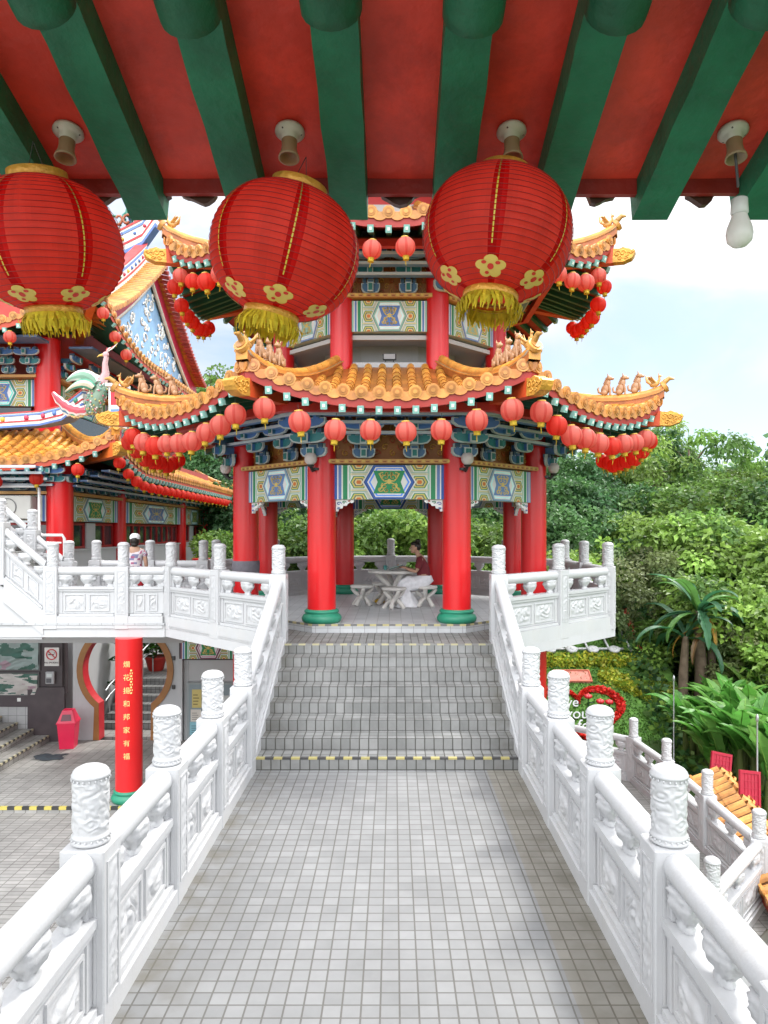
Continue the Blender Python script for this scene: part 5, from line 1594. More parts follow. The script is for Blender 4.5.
# beyond the gate: steps, upper terrace, white wall, railing, pots
bs2 = thing('staircase', 'tiled steps rising behind the moon gate to the potted plants', 'staircase', (-6.15, 17.6, GZ))
mb = MB(); mb.box(-1.5, 1.6, -.65, .0, -.3, 0); mb.build('landing', M['court'], bs2)
for i in range(6):
    mb = MB(); mb.box(-.9 if i else -1.2, 1.4, .3 * i, 2.2, .155 * i + .0005, .155 * (i + 1)); mb.build('step', M['step'], bs2)
mb = MB(); mb.box(-9.5, -1.8, 19.8, 33, -4.2, GZ + .932); tag(mb.build('rear_terrace', M['court']), 'raised terrace floor behind the moon gate', 'floor', kind='structure')
mb = MB((.7, .7, .68)); mb.box(-8.25, -7.3, 17.3, 30, GZ, 1.0); tag(mb.build('side_wall', M['wplain']), 'white side wall seen through the left half of the moon gate', 'wall')
rl = thing('handrail', 'steel handrail beside the steps behind the moon gate', 'handrail', (-7.05, 17.8, GZ))
mb = MB((.55, .55, .55))
for z in (1.0, .75): mb.tube([(0, 0, z - .1), (.02, .2, z), (.5, 2.0, z + .85)], .022, 8)
mb.build('rail', M['metal'], rl)
for f in (0, .25, .5, .75, 1):
    mb = MB((.5, .5, .5)); x, y, z = .5 * f + .02 * (1 - f), .2 + 1.8 * f, .85 * f; mb.tube([(x, y, z), (x, y, z + 1.0)], .018, 7); mb.build('baluster', M['metal'], rl)
def potted(loc, label, h, pot, seed, col=(.05, .14, .02)):
    t = thing('potted_plant', label, 'potted plant', loc, 0)
    mb = MB((.55, .04, .03)); mb.lathe([(.18, 0), (.21, .04), (.29, .34), (.32, .36), (.32, .41), (.28, .41), (.27, .36), (0, .35)], 20); p = mb.build('pot', M['plastic'], t); 
    rr = random.Random(seed)
    mb = MB((.12, .09, .05)); mb.tube([(0, 0, .3), (.02, .01, .7), (-.02, .02, h * .8)], [.03, .025, .012], 6); mb.build('stem', M['bark'], t)
    mb = MB(col)
    for i in range(800):
        a = rr.uniform(0, 2 * pi); z = .45 + (h - .45) * rr.random(); r = .55 * sqrt(rr.random()) * (1.1 - abs(z / h - .6))
        o = V((r * cos(a), r * sin(a), z)); d = V((cos(a + rr.uniform(-1, 1)), sin(a + rr.uniform(-1, 1)), rr.uniform(-.2, .9))).normalized(); s_ = d.cross(V((0, 0, 1))).normalized() * .045
        L = rr.uniform(.14, .28); mb.c = jit(col, .4); mb.add([o, o + d * L * .5 + s_, o + d * L, o + d * L * .5 - s_], [(0, 1, 2, 3)])
    mb.build('foliage', M['leaf'], t)
    return t
potted((-5.35, 20.6, GZ + .932), 'leafy plant in a red pot behind the right half of the moon gate', 1.6, RED, 3, (.12, .28, .05))
potted((-6.6, 20.2, GZ + .93), 'small leafy shrub in a red pot beside the red pillar behind the moon gate', 1.1, RED, 6)
# layered bonsai by the white wall
bz = thing('cloud_pruned_tree', 'small cloud-pruned tree with flat leaf tiers seen through the left of the moon gate', 'tree', (-7.0, 18.6, GZ))
mb = MB((.12, .08, .05)); mb.tube([(0, 0, 0), (.06, 0, .6), (-.05, .02, 1.2), (.05, 0, 1.9), (0, 0, 2.4)], [.05, .045, .035, .03, .01], 7); mb.build('trunk', M['bark'], bz)
rr = random.Random(8)
for z, r in ((.95, .34), (1.55, .33), (2.0, .28), (2.4, .2)):
    mb = MB()
    for i in range(170):
        a, q = rr.uniform(0, 6.28), sqrt(rr.random()) * r; o = V((.05 + q * cos(a), q * sin(a), z + rr.uniform(-.05, .08) * (1 - q / r) * 1.4)); mb.c = jit((.035, .10, .03), .4)
        s_ = V((rr.uniform(-1, 1), rr.uniform(-1, 1), rr.uniform(-.3, .6))).normalized() * .06; u_ = s_.cross(V((rr.uniform(-1, 1), .3, 1))).normalized() * .03
        mb.add([o - s_, o + u_, o + s_, o - u_], [(0, 1, 2, 3)])
    mb.build('leaf_tier', M['leaf'], bz)
mb = MB(RED); mb.lathe([(.3, 0), (.3, 3)], 20, c=(-6.35, 24.0, GZ + .93)); tag(mb.build('column', M['lacquer']), 'red column farther back, half hidden behind the column with gold characters', 'column')
# ------------------------------------------------------------------ ground
def gz(x, y):
    """terrain height"""
    base = -4.0
    b = base + .65 * max(0, min(y - 21.8, 4.2)) + .16 * max(0, min(y - 26, 30))
    lower = -4.3 + .35 * max(0, min(y - 24, 12)) + .16 * max(0, min(y - 36, 30))
    k = min(1, max(0, (x - 8.6) / 2.2)); k = k * k * (3 - 2 * k)
    z = b * (1 - k) + lower * k
    z += .10 * max(0, x - 11) * min(1, max(0, (y - 14) / 10))
    if x < -2: z = z * (1 - min(1, (-2 - x) / 3)) + (-2.6) * min(1, (-2 - x) / 3) if y > 22 else z * (1 - min(1, (-2 - x) / 3)) + (-4.0) * min(1, (-2 - x) / 3)
    return min(z, 9)
mb = MB()
def axis(a, b, fine0, fine1, n1, n2):
    r = [a + (fine0 - a) * (1 - (1 - i / n1) ** .45) if False else a + (fine0 - a) * (i / n1) ** .5 for i in range(n1)]
    r += [fine0 + (fine1 - fine0) * i / n2 for i in range(n2)]
    r += [fine1 + (b - fine1) * (i / n1) ** 2 for i in range(n1 + 1)]
    return r
xs = axis(-400, 400, -10, 30, 14, 56); yy = axis(-300, 700, -10, 60, 14, 80)
vs = [V((x, y, gz(x, y) + .12 * noise.noise(V((x * .5, y * .5, 0))) * (1 if (x > 8.8 or y > 27) else .1))) for y in yy for x in xs]
fs = [(j * len(xs) + i, j * len(xs) + i + 1, (j + 1) * len(xs) + i + 1, (j + 1) * len(xs) + i) for j in range(len(yy) - 1) for i in range(len(xs) - 1)]
mb.add(vs, fs, True)
tag(mb.build('ground', M['soil']), 'green overgrown ground of the hillside', 'ground', kind='structure')
# lawn bank
def bank(x, y, dz=0): return V((x, y, -4.0 + .65 * (y - 21.8) + dz))
mb = MB(); mb.grid(lambda u, v: bank(1.0 + 8.6 * u, 21.4 + 6.8 * v, .03 + (0 if v > .05 else -.3)), 20, 20)
tag(mb.build('lawn', M['grass']), 'mown lawn bank with the heart flower bed', 'lawn', kind='structure')
def tufts(name, label, cat, fn, n, c, s, seed, kind='stuff', hgt=1.0):
    rr = random.Random(seed); mb = MB()
    for i in range(n):
        p, k = fn(rr)
        a = rr.uniform(0, 6.28); d = V((cos(a), sin(a), rr.uniform(.2, 1.6) * hgt)).normalized(); sd = d.cross(V((rr.uniform(-1, 1), rr.uniform(-1, 1), .2))).normalized() * s * .4
        L = s * rr.uniform(.6, 1.4); mb.c = jit(c[rr.randrange(len(c))], .3)
        mb.add([p, p + d * L * .5 + sd, p + d * L, p + d * L * .5 - sd], [(0, 1, 2, 3)])
    o = mb.build(name, M['leaf']); tag(o, label, cat, kind=kind); return o
tufts('grass_blades', 'short grass of the lawn bank', 'grass', lambda r: (bank(r.uniform(2.5, 9.2), r.uniform(21.8, 28), .03), 1), 14000, ((.08, .20, .03), (.11, .24, .035), (.07, .16, .03)), .075, 21)
# heart
def heart(t, s=1.0):
    x = 16 * sin(t) ** 3; y = 13 * cos(t) - 5 * cos(2 * t) - 2 * cos(3 * t) - cos(4 * t)
    return x / 16 * s, (y + 2.5) / 14.5 * s
HC = (6.12, 23.05)
ht = thing('heart_flower_bed', 'heart-shaped border of red flowers on the sloping lawn', 'flower bed', bank(*HC, .03))
rr = random.Random(5)
mb = MB((.55, .03, .02))
up = V((0, cos(atan2(.65, 1)), sin(atan2(.65, 1)))); nb_ = V((0, -up.z, up.y))
def hp(x, y, h=0): return V((x * 1.42, 0, 0)) + up * (y * 1.22) + nb_ * h
for i in range(6000):
    t = rr.uniform(0, 2 * pi); s = rr.uniform(.84, 1.04); x, y = heart(t, s)
    p = hp(x, y, rr.uniform(0, .10)); a = rr.uniform(0, 6.28); d = V((cos(a), sin(a), rr.uniform(0, 1))).normalized() * .05; e = d.cross(V((.3, rr.uniform(-1, 1), 1))).normalized() * .05
    mb.c = jit(rr.choice(((.74, .03, .025), (.76, .07, .04), (.62, .02, .015))), .25); mb.add([p - d, p + e, p + d, p - e], [(0, 1, 2, 3)])
mb.build('red_flowers', M['leaf'], ht, kind='stuff')
mb = MB((.35, .05, .03)); n = 60
vs = []
for i in range(n):
    for s in (.84, 1.04): x, y = heart(2 * pi * i / n, s); vs.append(hp(x, y, .02))
mb.add(vs, [(2 * i, 2 * i + 1, (2 * i + 3) % (2 * n), (2 * i + 2) % (2 * n)) for i in range(n)]); mb.build('bed_edge', M['soil'], ht)
def word(txt, x, y, size, label):
    me = text_mesh(txt, size, .03)
    o = link(me, 'garden_lettering', M['wplain'], None, loc=bank(*HC, .03) + hp(x, y, .12)); o.rotation_euler = (atan2(.65, 1) + radians(22), 0, 0)
    tag(o, label, 'lettering')
    me.transform(Matrix.Shear('XY', 4, (.18, 0)) if False else Matrix(((1, .2, 0, 0), (0, 1, 0, 0), (0, 0, 1, 0), (0, 0, 0, 1))))
word('love', -.30, .38, .46, 'white garden lettering reading love, top line inside the red heart')
word('you', -.14, -.02, .50, 'white garden lettering reading you, middle line inside the red heart')
word('fou r', .14, -.42, .50, 'white garden lettering, bottom line inside the red heart')
for i, (x, y) in enumerate(((.18, .30), (.42, .12), (.62, .10))):
    o = bank(*HC, .03) + hp(x, y, .0)
    t = thing('red_rose', ('red rose sculpture highest of three', 'red rose sculpture in the middle of three', 'red rose sculpture lowest right of three')[i] + ' inside the heart bed', 'sculpture', o)
    mb = MB((.5, .02, .03))
    for q in range(5): a = q * 1.26; mb.ell((.06 * cos(a), .06 * sin(a), .36), (.08, .08, .07), 8, 5)
    mb.ell((0, 0, .40), (.06, .06, .06), 8, 5); mb.build('bloom', M['plastic'], t)
    mb = MB((.02, .08, .03)); mb.tube([(0, 0, 0), (.01, 0, .3)], .02, 6); mb.ell((.1, 0, .16), (.1, .05, .02), 6, 4); mb.build('stem', M['leaf'], t)
# hedges, slab, trellis with musical notes
def hedge(name, label, pts, w, h, c, seed, n):
    rr = random.Random(seed); t = thing(name, label, 'hedge', bank(*pts[0])); o = bank(*pts[0])
    mb = MB()
    for i in range(n):
        f = rr.random() * (len(pts) - 1.001); k = int(f); a, b = V((*pts[k], 0)), V((*pts[k + 1], 0)); q = a.lerp(b, f - k); dd = (b - a).normalized()
        q += V((-dd.y, dd.x, 0)) * rr.uniform(-w, w)
        p = bank(q.x, q.y, rr.uniform(.0, h))
        d = V((rr.uniform(-1, 1), rr.uniform(-1, 1), rr.uniform(-.2, 1))).normalized() * .075; e = d.cross(V((rr.uniform(-1, 1), rr.uniform(-1, 1), .6))).normalized() * .05
        mb.c = jit(rr.choice(c), .25); mb.add([p - o - d, p - o + e, p - o + d, p - o - e], [(0, 1, 2, 3)])
    mb.build('foliage', M['leaf'], t)
YEL = ((.48, .46, .05), (.38, .42, .04), (.22, .34, .04))
hedge('hedge', 'low yellow-green hedge row in front of the white musical stave bed', [(3.4, 25.05), (8.6, 25.05)], .2, .3, YEL, 1, 2600)
hedge('hedge', 'short wide yellow-green shrub band above the heart flower bed', [(7.1, 24.6), (8.0, 24.1), (8.6, 23.7)], .28, .25, YEL, 2, 1500)
hedge('hedge', 'curving olive green border hedge along the right side of the lawn', [(8.7, 24.4), (9.3, 23.5), (9.35, 22.6), (9.0, 21.9)], .35, .25, ((.24, .32, .04), (.16, .27, .04), (.32, .36, .05)), 3, 2400)
sp_ = thing('paving_slab', 'pink concrete slab with raised edge on the lawn above the heart', 'slab', bank(6.15, 24.5, .05))
mb = MB((.55, .22, .17)); R_ = Matrix.Rotation(atan2(.65, 1), 4, 'X'); mb.M = R_
mb.box(-.62, .62, -.28, .28, -.05, .03); mb.c = (.5, .14, .09)
for (a, b, c, d) in ((-.62, .62, -.28, -.24), (-.62, .62, .24, .28), (-.62, -.58, -.239, .239), (.58, .62, -.239, .239)): mb.box(a, b, c, d, .0305, .07)
mb.build('slab', M['stone'], sp_)
tr = thing('musical_stave_bed', 'white musical stave frame with round notes laid on the upper lawn', 'garden ornament', bank(6.0, 26.55, .0))
R_ = Matrix.Rotation(atan2(.65, 1), 4, 'X')
mb = MB((.74, .74, .72), R_)
for k in range(3): mb.box(-3.6, 2.55, -1.15 + 1.15 * k, -1.09 + 1.15 * k, .10, .16)
for k in range(9): x = -3.55 + .75 * k; mb.bar((x, -1.3, .17), (x - .25, 1.3, .17), .06, .06)
mb.bar((-2.6, -1.1, .21), (-1.2, 1.1, .21), .06, .05); mb.bar((-1.0, -1.1, .21), (-2.4, 1.1, .21), .06, .05)
mb.build('stave', M['wplain'], tr)
for k in range(8):
    mb = MB((.74, .74, .72), R_); x = -3.4 + .75 * k
    mb.lathe([(.0, .0), (.2, .0), (.2, .08), (.08, .09), (0, .09)], 14, c=(x, -1.25, .18), sy=.8); mb.c = (.1, .1, .1); mb.lathe([(0, 0), (.07, 0), (.07, .01), (0, .01)], 10, c=(x, -1.25, .272)); mb.build('note', M['wplain'], tr)
mb = MB((.5, .06, .04), R_); mb.box(2.75, 2.95, -1.9, 2.2, .0, .14); mb.box(2.6, 2.75, 1.9, 2.2, .0, .14); mb.build('red_edging', M['paint'], tr)

# ------------------------------------------------------------------ gate roof, screens and lamp posts at lower right
tg = thing('tiled_gate_roof', 'row of orange bamboo-shaped roof tiles beyond the lower right balustrade', 'roof', (6.38, 12.5, -2.84), radians(-11))
GS = Side((.10, 3.2, .50), (.10, -3, .50), (-.42, 3.2, .22), (-.42, -3, .22), 0, 0, 1, con=1.1)
mb = MB((.62, .26, .06)); tiles(GS, mb, .33, R=.085, col=(.60, .28, .08), pan=(.10, .045, .02)); mb.build('roof_tiles', M['tile'], tg)
GS2 = Side((.10, -3, .50), (.10, 3.2, .50), (.26, -3, .36), (.26, 3.2, .36), 0, 0, 1, con=1.1)
mb = MB((.62, .26, .06)); tiles(GS2, mb, .33, R=.085, col=(.56, .25, .07), pan=(.10, .045, .02)); mb.build('roof_tiles', M['tile'], tg)
mb = MB((.5, .05, .03)); mb.box(-.38, .2, -3, 3.1, -.05, .10); mb.build('roof_board', M['paint'], tg)
for y in (-2.6, 2.5):
    mb = MB(RED); mb.box(-.2, .15, y - .15, y + .15, -1.6, -.051); mb.build('pier', M['lacquer'], tg)
def screen(loc, rot, tilt, w, h, label):
    t = thing('red_screen', label, 'screen', loc, rot, 'red lattice screens'); t.rotation_euler = (radians(-12), tilt, rot)
    mb = MB((.36, .008, .03))
    for (a, b, c, d) in ((-w, w, 0, .06), (-w, w, h - .06, h), (-w, -w + .05, .061, h - .061), (w - .05, w, .061, h - .061)): mb.box(a, b, -.025, .025, c, d)
    mb.build('frame', M['paint'], t)
    mb = MB((.36, .012, .035)); mb.box(-w + .05, w - .05, -.004, .012, .061, h - .061)
    n = 5
    for i in range(1, n):
        x = -w + .05 + (2 * w - .1) * i / n; mb.box(x - .008, x + .008, -.016, -.0045, .062, h - .062)
    for i in range(1, 9):
        z = .06 + (h - .12) * i / 9; mb.box(-w + .051, w - .051, -.019, -.0165, z - .008, z + .008)
    mb.c = (.50, .10, .03)
    for q in range(9):
        a = q * .7; mb.tube([(.5 * w * cos(a) * (q / 9) + .05 * cos(b), -.026, h * .5 + .35 * h * sin(a) * (q / 9) + .05 * sin(b)) for b in [k * .8 for k in range(7)]], .008, 4)
    mb.build('lattice', M['paint'], t)
screen(px(718, 800, 15.6), radians(10), radians(14), .25, 1.0, 'red lattice screen farther left of two standing beyond the orange tiles')
screen(px(750, 842, 13.9), radians(14), radians(10), .24, 1.32, 'red lattice screen nearer the right edge, beyond the orange tiles')
def pole(p, h, label):
    t = thing('lamp_post', label, 'lamp post', p)
    mb = MB((.35, .36, .36)); mb.lathe([(.04, 0), (.04, .1), (.02, .12), (.016, h)], 10); mb.build('pole', M['metal'], t)
    mb = MB((.5, .5, .5)); mb.lathe([(.016, h), (.03, h + .02), (.035, h + .10), (.02, h + .14), (0, h + .17)], 10); mb.build('lamp_head', M['metal'], t)
pole(V((7.85, 20.0, -4.15)), 2.75, 'thin grey lamp post standing before the banana plants')
pole(V((7.75, 15.2, -4.15)), 2.9, 'thin grey post behind the red screens at the right edge')
# ------------------------------------------------------------------ trees and plants
def crown_mesh(seed, R, H, n, leaf, pal, lobes=16, droop=0.0, name='crown', hang=0):
    rr = random.Random(seed); mb = MB()
    L = []
    for i in range(lobes):
        a = rr.uniform(0, 6.28); z = rr.uniform(-.75, 1.0); q = sqrt(max(0.05, 1 - z * z * .8)) * rr.uniform(.45, 1.0)
        L.append((V((R * q * cos(a), R * q * sin(a), H * .5 * z)), R * rr.uniform(.17, .36), pal[rr.randrange(len(pal))], rr.uniform(.6, 1.45)))
    L.append((V((0, 0, -.1 * H)), R * .5, pal[0], .7))
    tot = sum(l[1] ** 2 for l in L)
    for (c, r, col, br) in L:
        m = int(n * r * r / tot)
        sq = rr.uniform(.6, .85)
        for i in range(m):
            z = rr.uniform(-.75, 1); a = rr.uniform(0, 6.28); q = sqrt(1 - z * z)
            nr = V((q * cos(a), q * sin(a), z)); k = rr.uniform(.62, 1.10)
            if noise.noise(c * 1.7 + nr * 2.4) < -.12: continue
            p = c + V((nr.x * r * k, nr.y * r * k, nr.z * r * k * sq))
            d = (nr * .5 + V((rr.uniform(-1, 1), rr.uniform(-1, 1), rr.uniform(-.9, .5) - droop))).normalized()
            sd = d.cross(nr + V((rr.uniform(-.5, .5), rr.uniform(-.5, .5), .3))).normalized()
            l = leaf * rr.uniform(.6, 1.35); w = l * .30
            f = br * rr.uniform(.7, 1.3); mb.c = (col[0] * f, col[1] * f, col[2] * f)
            up = sd.cross(d) * (l * .08)
            mb.add([p, p + d * l * .45 + sd * w + up, p + d * l - V((0, 0, l * .12)), p + d * l * .45 - sd * w + up], [(0, 1, 2, 3)])
    for i in range(hang):
        a = rr.uniform(0, 6.28); p = V((R * .8 * cos(a), R * .8 * sin(a), rr.uniform(-.3, .4) * H)); col = pal[rr.randrange(len(pal))]
        for k in range(24):
            q = p + V((rr.uniform(-.2, .2), rr.uniform(-.2, .2), -.12 * k)); l = leaf * rr.uniform(.6, 1.1); d = V((rr.uniform(-1, 1), rr.uniform(-1, 1), -.6)).normalized(); sd = d.cross(V((0, 0, 1))).normalized() * l * .35
            mb.c = jit(col, .3); mb.add([q, q + d * l * .5 + sd, q + d * l, q + d * l * .5 - sd], [(0, 1, 2, 3)])
    return mb.mesh(name)
def trunk_mesh(seed, h, r, spread, nb=7):
    rr = random.Random(seed); mb = MB()
    pts = [V((0, 0, -.5))] + [V((rr.uniform(-.06, .06) * h * .4 * i / 5, rr.uniform(-.06, .06) * h * .4 * i / 5, h * i / 5)) for i in range(1, 6)]
    mb.tube(pts, [r * 1.25, r, r * .85, r * .7, r * .5, r * .25], 9)
    for i in range(nb):
        k = rr.randrange(2, 5); a = rr.uniform(0, 6.28); o = pts[k]
        e = o + V((cos(a) * spread * rr.uniform(.5, .9), sin(a) * spread * rr.uniform(.5, .9), h * rr.uniform(.15, .4))); m = o.lerp(e, .5) + V((0, 0, .1 * h))
        mb.tube([o, m, e], [r * .45, r * .3, r * .08], 6)
    return mb.mesh('trunk')
PD = ((.062, .150, .048), (.085, .185, .055), (.045, .115, .042)); PM = ((.13, .24, .045), (.175, .28, .05), (.09, .18, .04)); PL = ((.20, .33, .06), (.24, .37, .075), (.14, .26, .05)); PO = ((.18, .23, .085), (.21, .25, .10), (.13, .19, .07))
LAYER = []
CR = {
    'dark': (crown_mesh(1, 3.2, 5.2, 17000, .22, PD, 30), trunk_mesh(1, 6, .22, 2.4)),
    'mid': (crown_mesh(2, 3.4, 4.6, 17000, .23, PM, 32), trunk_mesh(2, 5.5, .2, 2.5)),
    'light': (crown_mesh(3, 3.0, 4.0, 12500, .26, PL, 30, hang=16), trunk_mesh(3, 4.5, .16, 2.2)),
    'olive': (crown_mesh(4, 2.4, 3.4, 13000, .17, PO, 26, hang=6), trunk_mesh(4, 3.5, .13, 1.8)),
    'feather': (crown_mesh(5, 2.9, 5.6, 11000, .22, PM, 24, droop=.5), trunk_mesh(5, 7, .16, 2.0)),
    'vine': (crown_mesh(6, 3.2, 4.4, 13500, .27, PM + PL[:1], 32, hang=30), trunk_mesh(6, 4.5, .18, 2.4)),
}
DESC = {'dark': 'dense dark tree', 'mid': 'mid green tree', 'light': 'pale leafy tree', 'olive': 'olive bushy tree', 'feather': 'airy feathery tree', 'vine': 'vine-draped tree'}
def tree(kind, x, d, ytop, label, s=1.0, sz=1.0, rot=0.0, grp='trees on the hillside right of the pavilion'):
    """x, ytop: picture column and crown top; d: distance"""
    X = CAMX + (x - 394) * d / FPX; zt = EYE + (530 - ytop) * d / FPX
    g = gz(X, d)
    cm, tm = CR[kind]
    Hc = max(v.co.z for v in cm.vertices) if kind not in _H else _H[kind]; _H[kind] = Hc
    t = thing('tree', label, 'tree', (X, d, g), rot, grp)
    link(tm, 'trunk', M['bark'], t, scale=(s, s, max(.3, (zt - g - Hc * s * sz * .9)) / 5.0))
    link(cm, 'crown', M['leaf'], t, loc=(0, 0, zt - g - Hc * s * sz), scale=(s, s, s * sz))
    if zt - g > Hc * s * sz * 2.1:      # a second storey of branches lower on tall trunks
        link(cm, 'lower_crown', M['leaf'], t, loc=(.6 * s, -.4 * s, (zt - g) - Hc * s * sz * 2.25), scale=(s * .95, s * .95, s * .8), rot=2.1)
_H = {}
TR = [
    # kind, column, distance, top row, scale
    ('feather', 690, 44, 412, 1.25), ('dark', 640, 46, 428, 1.3), ('mid', 604, 43, 448, 1.2), ('dark', 566, 40, 452, 1.15), ('dark', 735, 52, 462, 1.35),
    ('mid', 768, 47, 456, 1.35), ('feather', 655, 40, 436, 1.1), ('dark', 812, 50, 440, 1.4), ('mid', 700, 38, 470, 1.15), ('dark', 620, 36, 482, 1.1), ('mid', 660, 35, 478, 1.1),
    ('dark', 585, 34, 478, 1.05), ('mid', 745, 36, 486, 1.1), ('dark', 548, 33, 474, 1.0), ('dark', 790, 36, 478, 1.2),
    ('light', 655, 29.5, 508, 1.0), ('vine', 705, 29, 514, 1.0), ('vine', 745, 27.5, 520, 1.05), ('mid', 612, 31, 510, .95), ('dark', 575, 31, 505, .95), ('light', 785, 27, 528, 1.0),
    ('olive', 640, 27, 545, .95), ('vine', 720, 25.5, 566, .85), ('light', 762, 24.5, 588, .8), ('mid', 690, 27.5, 575, .75), ('dark', 640, 28.5, 590, .75), ('olive', 745, 23.5, 620, .7),
    ('dark', 610, 31, 560, .8), ('vine', 790, 23.5, 600, .9), ('dark', 668, 27.6, 620, .6),
    ('dark', 530, 30, 500, .9),
]
POS = ['leftmost', 'second from left', 'third from left', 'fourth from left', 'fifth from left', 'sixth from left', 'seventh from left', 'eighth from left']
rr = random.Random(77)
kinds = {}
for t_ in sorted(TR, key=lambda q: q[1]): kinds.setdefault(t_[0], []).append(t_)
for kd, lst in kinds.items():
    for i, (k, x, d, yt, s) in enumerate(lst):
        where = 'on the skyline' if yt < 475 else ('mid slope' if yt < 540 else 'low on the slope')
        row = [q for q in lst if (('on the skyline' if q[3] < 475 else ('mid slope' if q[3] < 540 else 'low on the slope')) == where)]
        j = row.index((k, x, d, yt, s))
        w = DESC[kd] + ', ' + (('the only one ' if len(row) == 1 else POS[j] + ' of its kind ') + where + ' right of pavilion')
        tree(k, x, d, yt, w, s, 1.0, rr.uniform(0, 6.28))
# trees behind the pavilion and the hall
GB_ = 'trees behind the pavilion'
for i, (k, x, d, yt, s, w) in enumerate((
    ('light', 372, 23.5, 506, .72, 'sunlit pale green tree behind the pavilion, left of its centre'), ('light', 425, 24.5, 503, .8, 'sunlit pale green tree behind the woman at the table'),
    ('dark', 335, 29, 470, 1.1, 'dark tree behind the left columns of the pavilion'), ('dark', 470, 30, 470, 1.1, 'dark tree behind the right columns of the pavilion'), ('mid', 300, 24, 508, .75, 'green bush tree between the two left pavilion columns'),
    ('dark', 400, 33, 468, 1.25, 'dark tall tree behind the centre of the pavilion'), ('mid', 505, 26, 512, .8, 'mid green tree seen between the two right pavilion columns'), ('dark', 255, 32, 478, 1.0, 'dark tree seen left of the grey-banded column'),
    ('light', 238, 27, 528, .6, 'small bright green bush tree just left of the grey-banded column'), ('dark', 228, 46, 392, 1.3, 'distant dark tree rising behind the far end of the temple eave'), ('mid', 212, 56, 366, 1.7, 'distant tall tree showing between temple gable and pavilion roof'))):
    X = CAMX + (x - 394) * d / FPX
    tree(k, x, d, yt, w, s, 1.0, rr.uniform(0, 6.28), GB_)
# undergrowth on the slope
def under(r):
    x = r.uniform(8.2, 19); y = r.uniform(17, 30)
    return V((x, y, gz(x, y) + r.uniform(-.1, .5))), 1
tufts('undergrowth', 'tangled leafy undergrowth covering the slope between the trees', 'undergrowth', under, 30000, PD + PM, .22, 31, hgt=.5)
def under2(r):
    x = r.uniform(-8, 10); y = r.uniform(29, 36)
    return V((x, y, gz(x, y) + r.uniform(-.1, .9))), 1
tufts('undergrowth', 'leafy undergrowth behind the pavilion', 'undergrowth', under2, 9000, PD + PM, .32, 32, hgt=.5)
# far wooded hills that close the horizon
mb = MB()
rr = random.Random(41)
for i in range(30000):
    a = radians(rr.uniform(-75, 75)); d = rr.uniform(75, 140); x, y = d * sin(a), d * cos(a)
    h = (.5 + .5 * noise.noise(V((a * 4, 3, 0)))) * 5 + 4
    z = rr.uniform(-2, 1) * 3 + h * rr.random() ** .6
    p = V((x, y, z + gz(x, y) * .5)); dd = V((rr.uniform(-1, 1), rr.uniform(-1, 1), rr.uniform(-.6, .8))).normalized(); sd = dd.cross(V((.2, -1, .4))).normalized()
    l = rr.uniform(.5, 1.1); mb.c = jit(rr.choice(PD + PM), .3); mb.add([p, p + dd * l * .5 + sd * l * .45, p + dd * l, p + dd * l * .5 - sd * l * .45], [(0, 1, 2, 3)])
tag(mb.build('far_woods', M['leaf']), 'distant wooded slope closing the view behind the trees', 'woods', kind='stuff')

# banana plants
def banana_leaf(mb, o, az, L, W, lift, curl, col, rr, fold=.35):
    n = 16
    d = V((cos(az), sin(az), 0)); s = V((-sin(az), cos(az), 0))
    vs = []; p = V(o); el = lift
    mid_ = []
    for i in range(n + 1):
        f = i / n; mid_.append(p.copy()); el -= curl / n * (0.5 + f)
        p = p + (d * cos(el) + V((0, 0, sin(el)))) * (L / n)
        w = W * (sin(pi * min(1, f * .93 + .07)) ** .6) * (.15 if f < .12 else 1)
        nrm = V((0, 0, 1)) * cos(el) - d * sin(el)
        jt = rr.uniform(.70, 1.08)
        vs += [mid_[-1] - s * w * jt + nrm * (w * fold), mid_[-1], mid_[-1] + s * w * jt + nrm * (w * fold)]
    fs, cs = [], []
    for i in range(n):
        for k in range(2):
            fs.append((i * 3 + k, i * 3 + k + 1, i * 3 + 3 + k + 1, i * 3 + 3 + k)); cs.append(jit(col, .10))
    mb.add(vs, fs, False, cs)
    mb.c = (min(1, col[0] * 1.9), min(1, col[1] * 1.5), col[2] * 1.5)
    mb.tube([q + V((0, 0, .006)) for q in mid_], [.022 - .001 * i for i in range(n + 1)], 4, cap=False)
def banana_proto(seed, h, nl, L, W, pal, stems=3):
    rr = random.Random(seed); r = []
    for s in range(stems):
        o = V((rr.uniform(-.4, .4), rr.uniform(-.4, .4), 0)) if s else V((0, 0, 0)); hh = h * rr.uniform(.7, 1.05)
        st = MB((.16, .20, .06)); st.tube([o + V((0, 0, -.2)), o + V((.02, 0, hh * .5)), o + V((.04, .02, hh))], [.10, .085, .05], 9)
        mb = MB()
        for i in range(nl):
            az = 2.4 * i + rr.uniform(-.3, .3); banana_leaf(mb, o + V((.03, 0, hh - .08)), az, L * rr.uniform(.75, 1.15), W * rr.uniform(.8, 1.15), rr.uniform(1.0, 1.5), rr.uniform(.5, 1.5), rr.choice(pal), rr)
        r.append((st.mesh('stem'), mb.mesh('leaves')))
    return r
BP = [banana_proto(1, 1.15, 7, 1.35, .19, ((.10, .30, .05), (.15, .34, .07), (.08, .24, .04)), 4), banana_proto(2, 1.0, 7, 1.25, .18, ((.12, .32, .05), (.20, .36, .08), (.09, .26, .04)), 4)]
def banana(k, p, rot, s, label, grp='banana plants on the lower right'):
    t = thing('banana_plant', label, 'banana plant', p, rot, grp); t.scale = (s,) * 3
    for st, lf in BP[k]: link(st, 'stem', M['bark'] if False else M['leaf'], t); link(lf, 'leaves', M['leaf'], t)
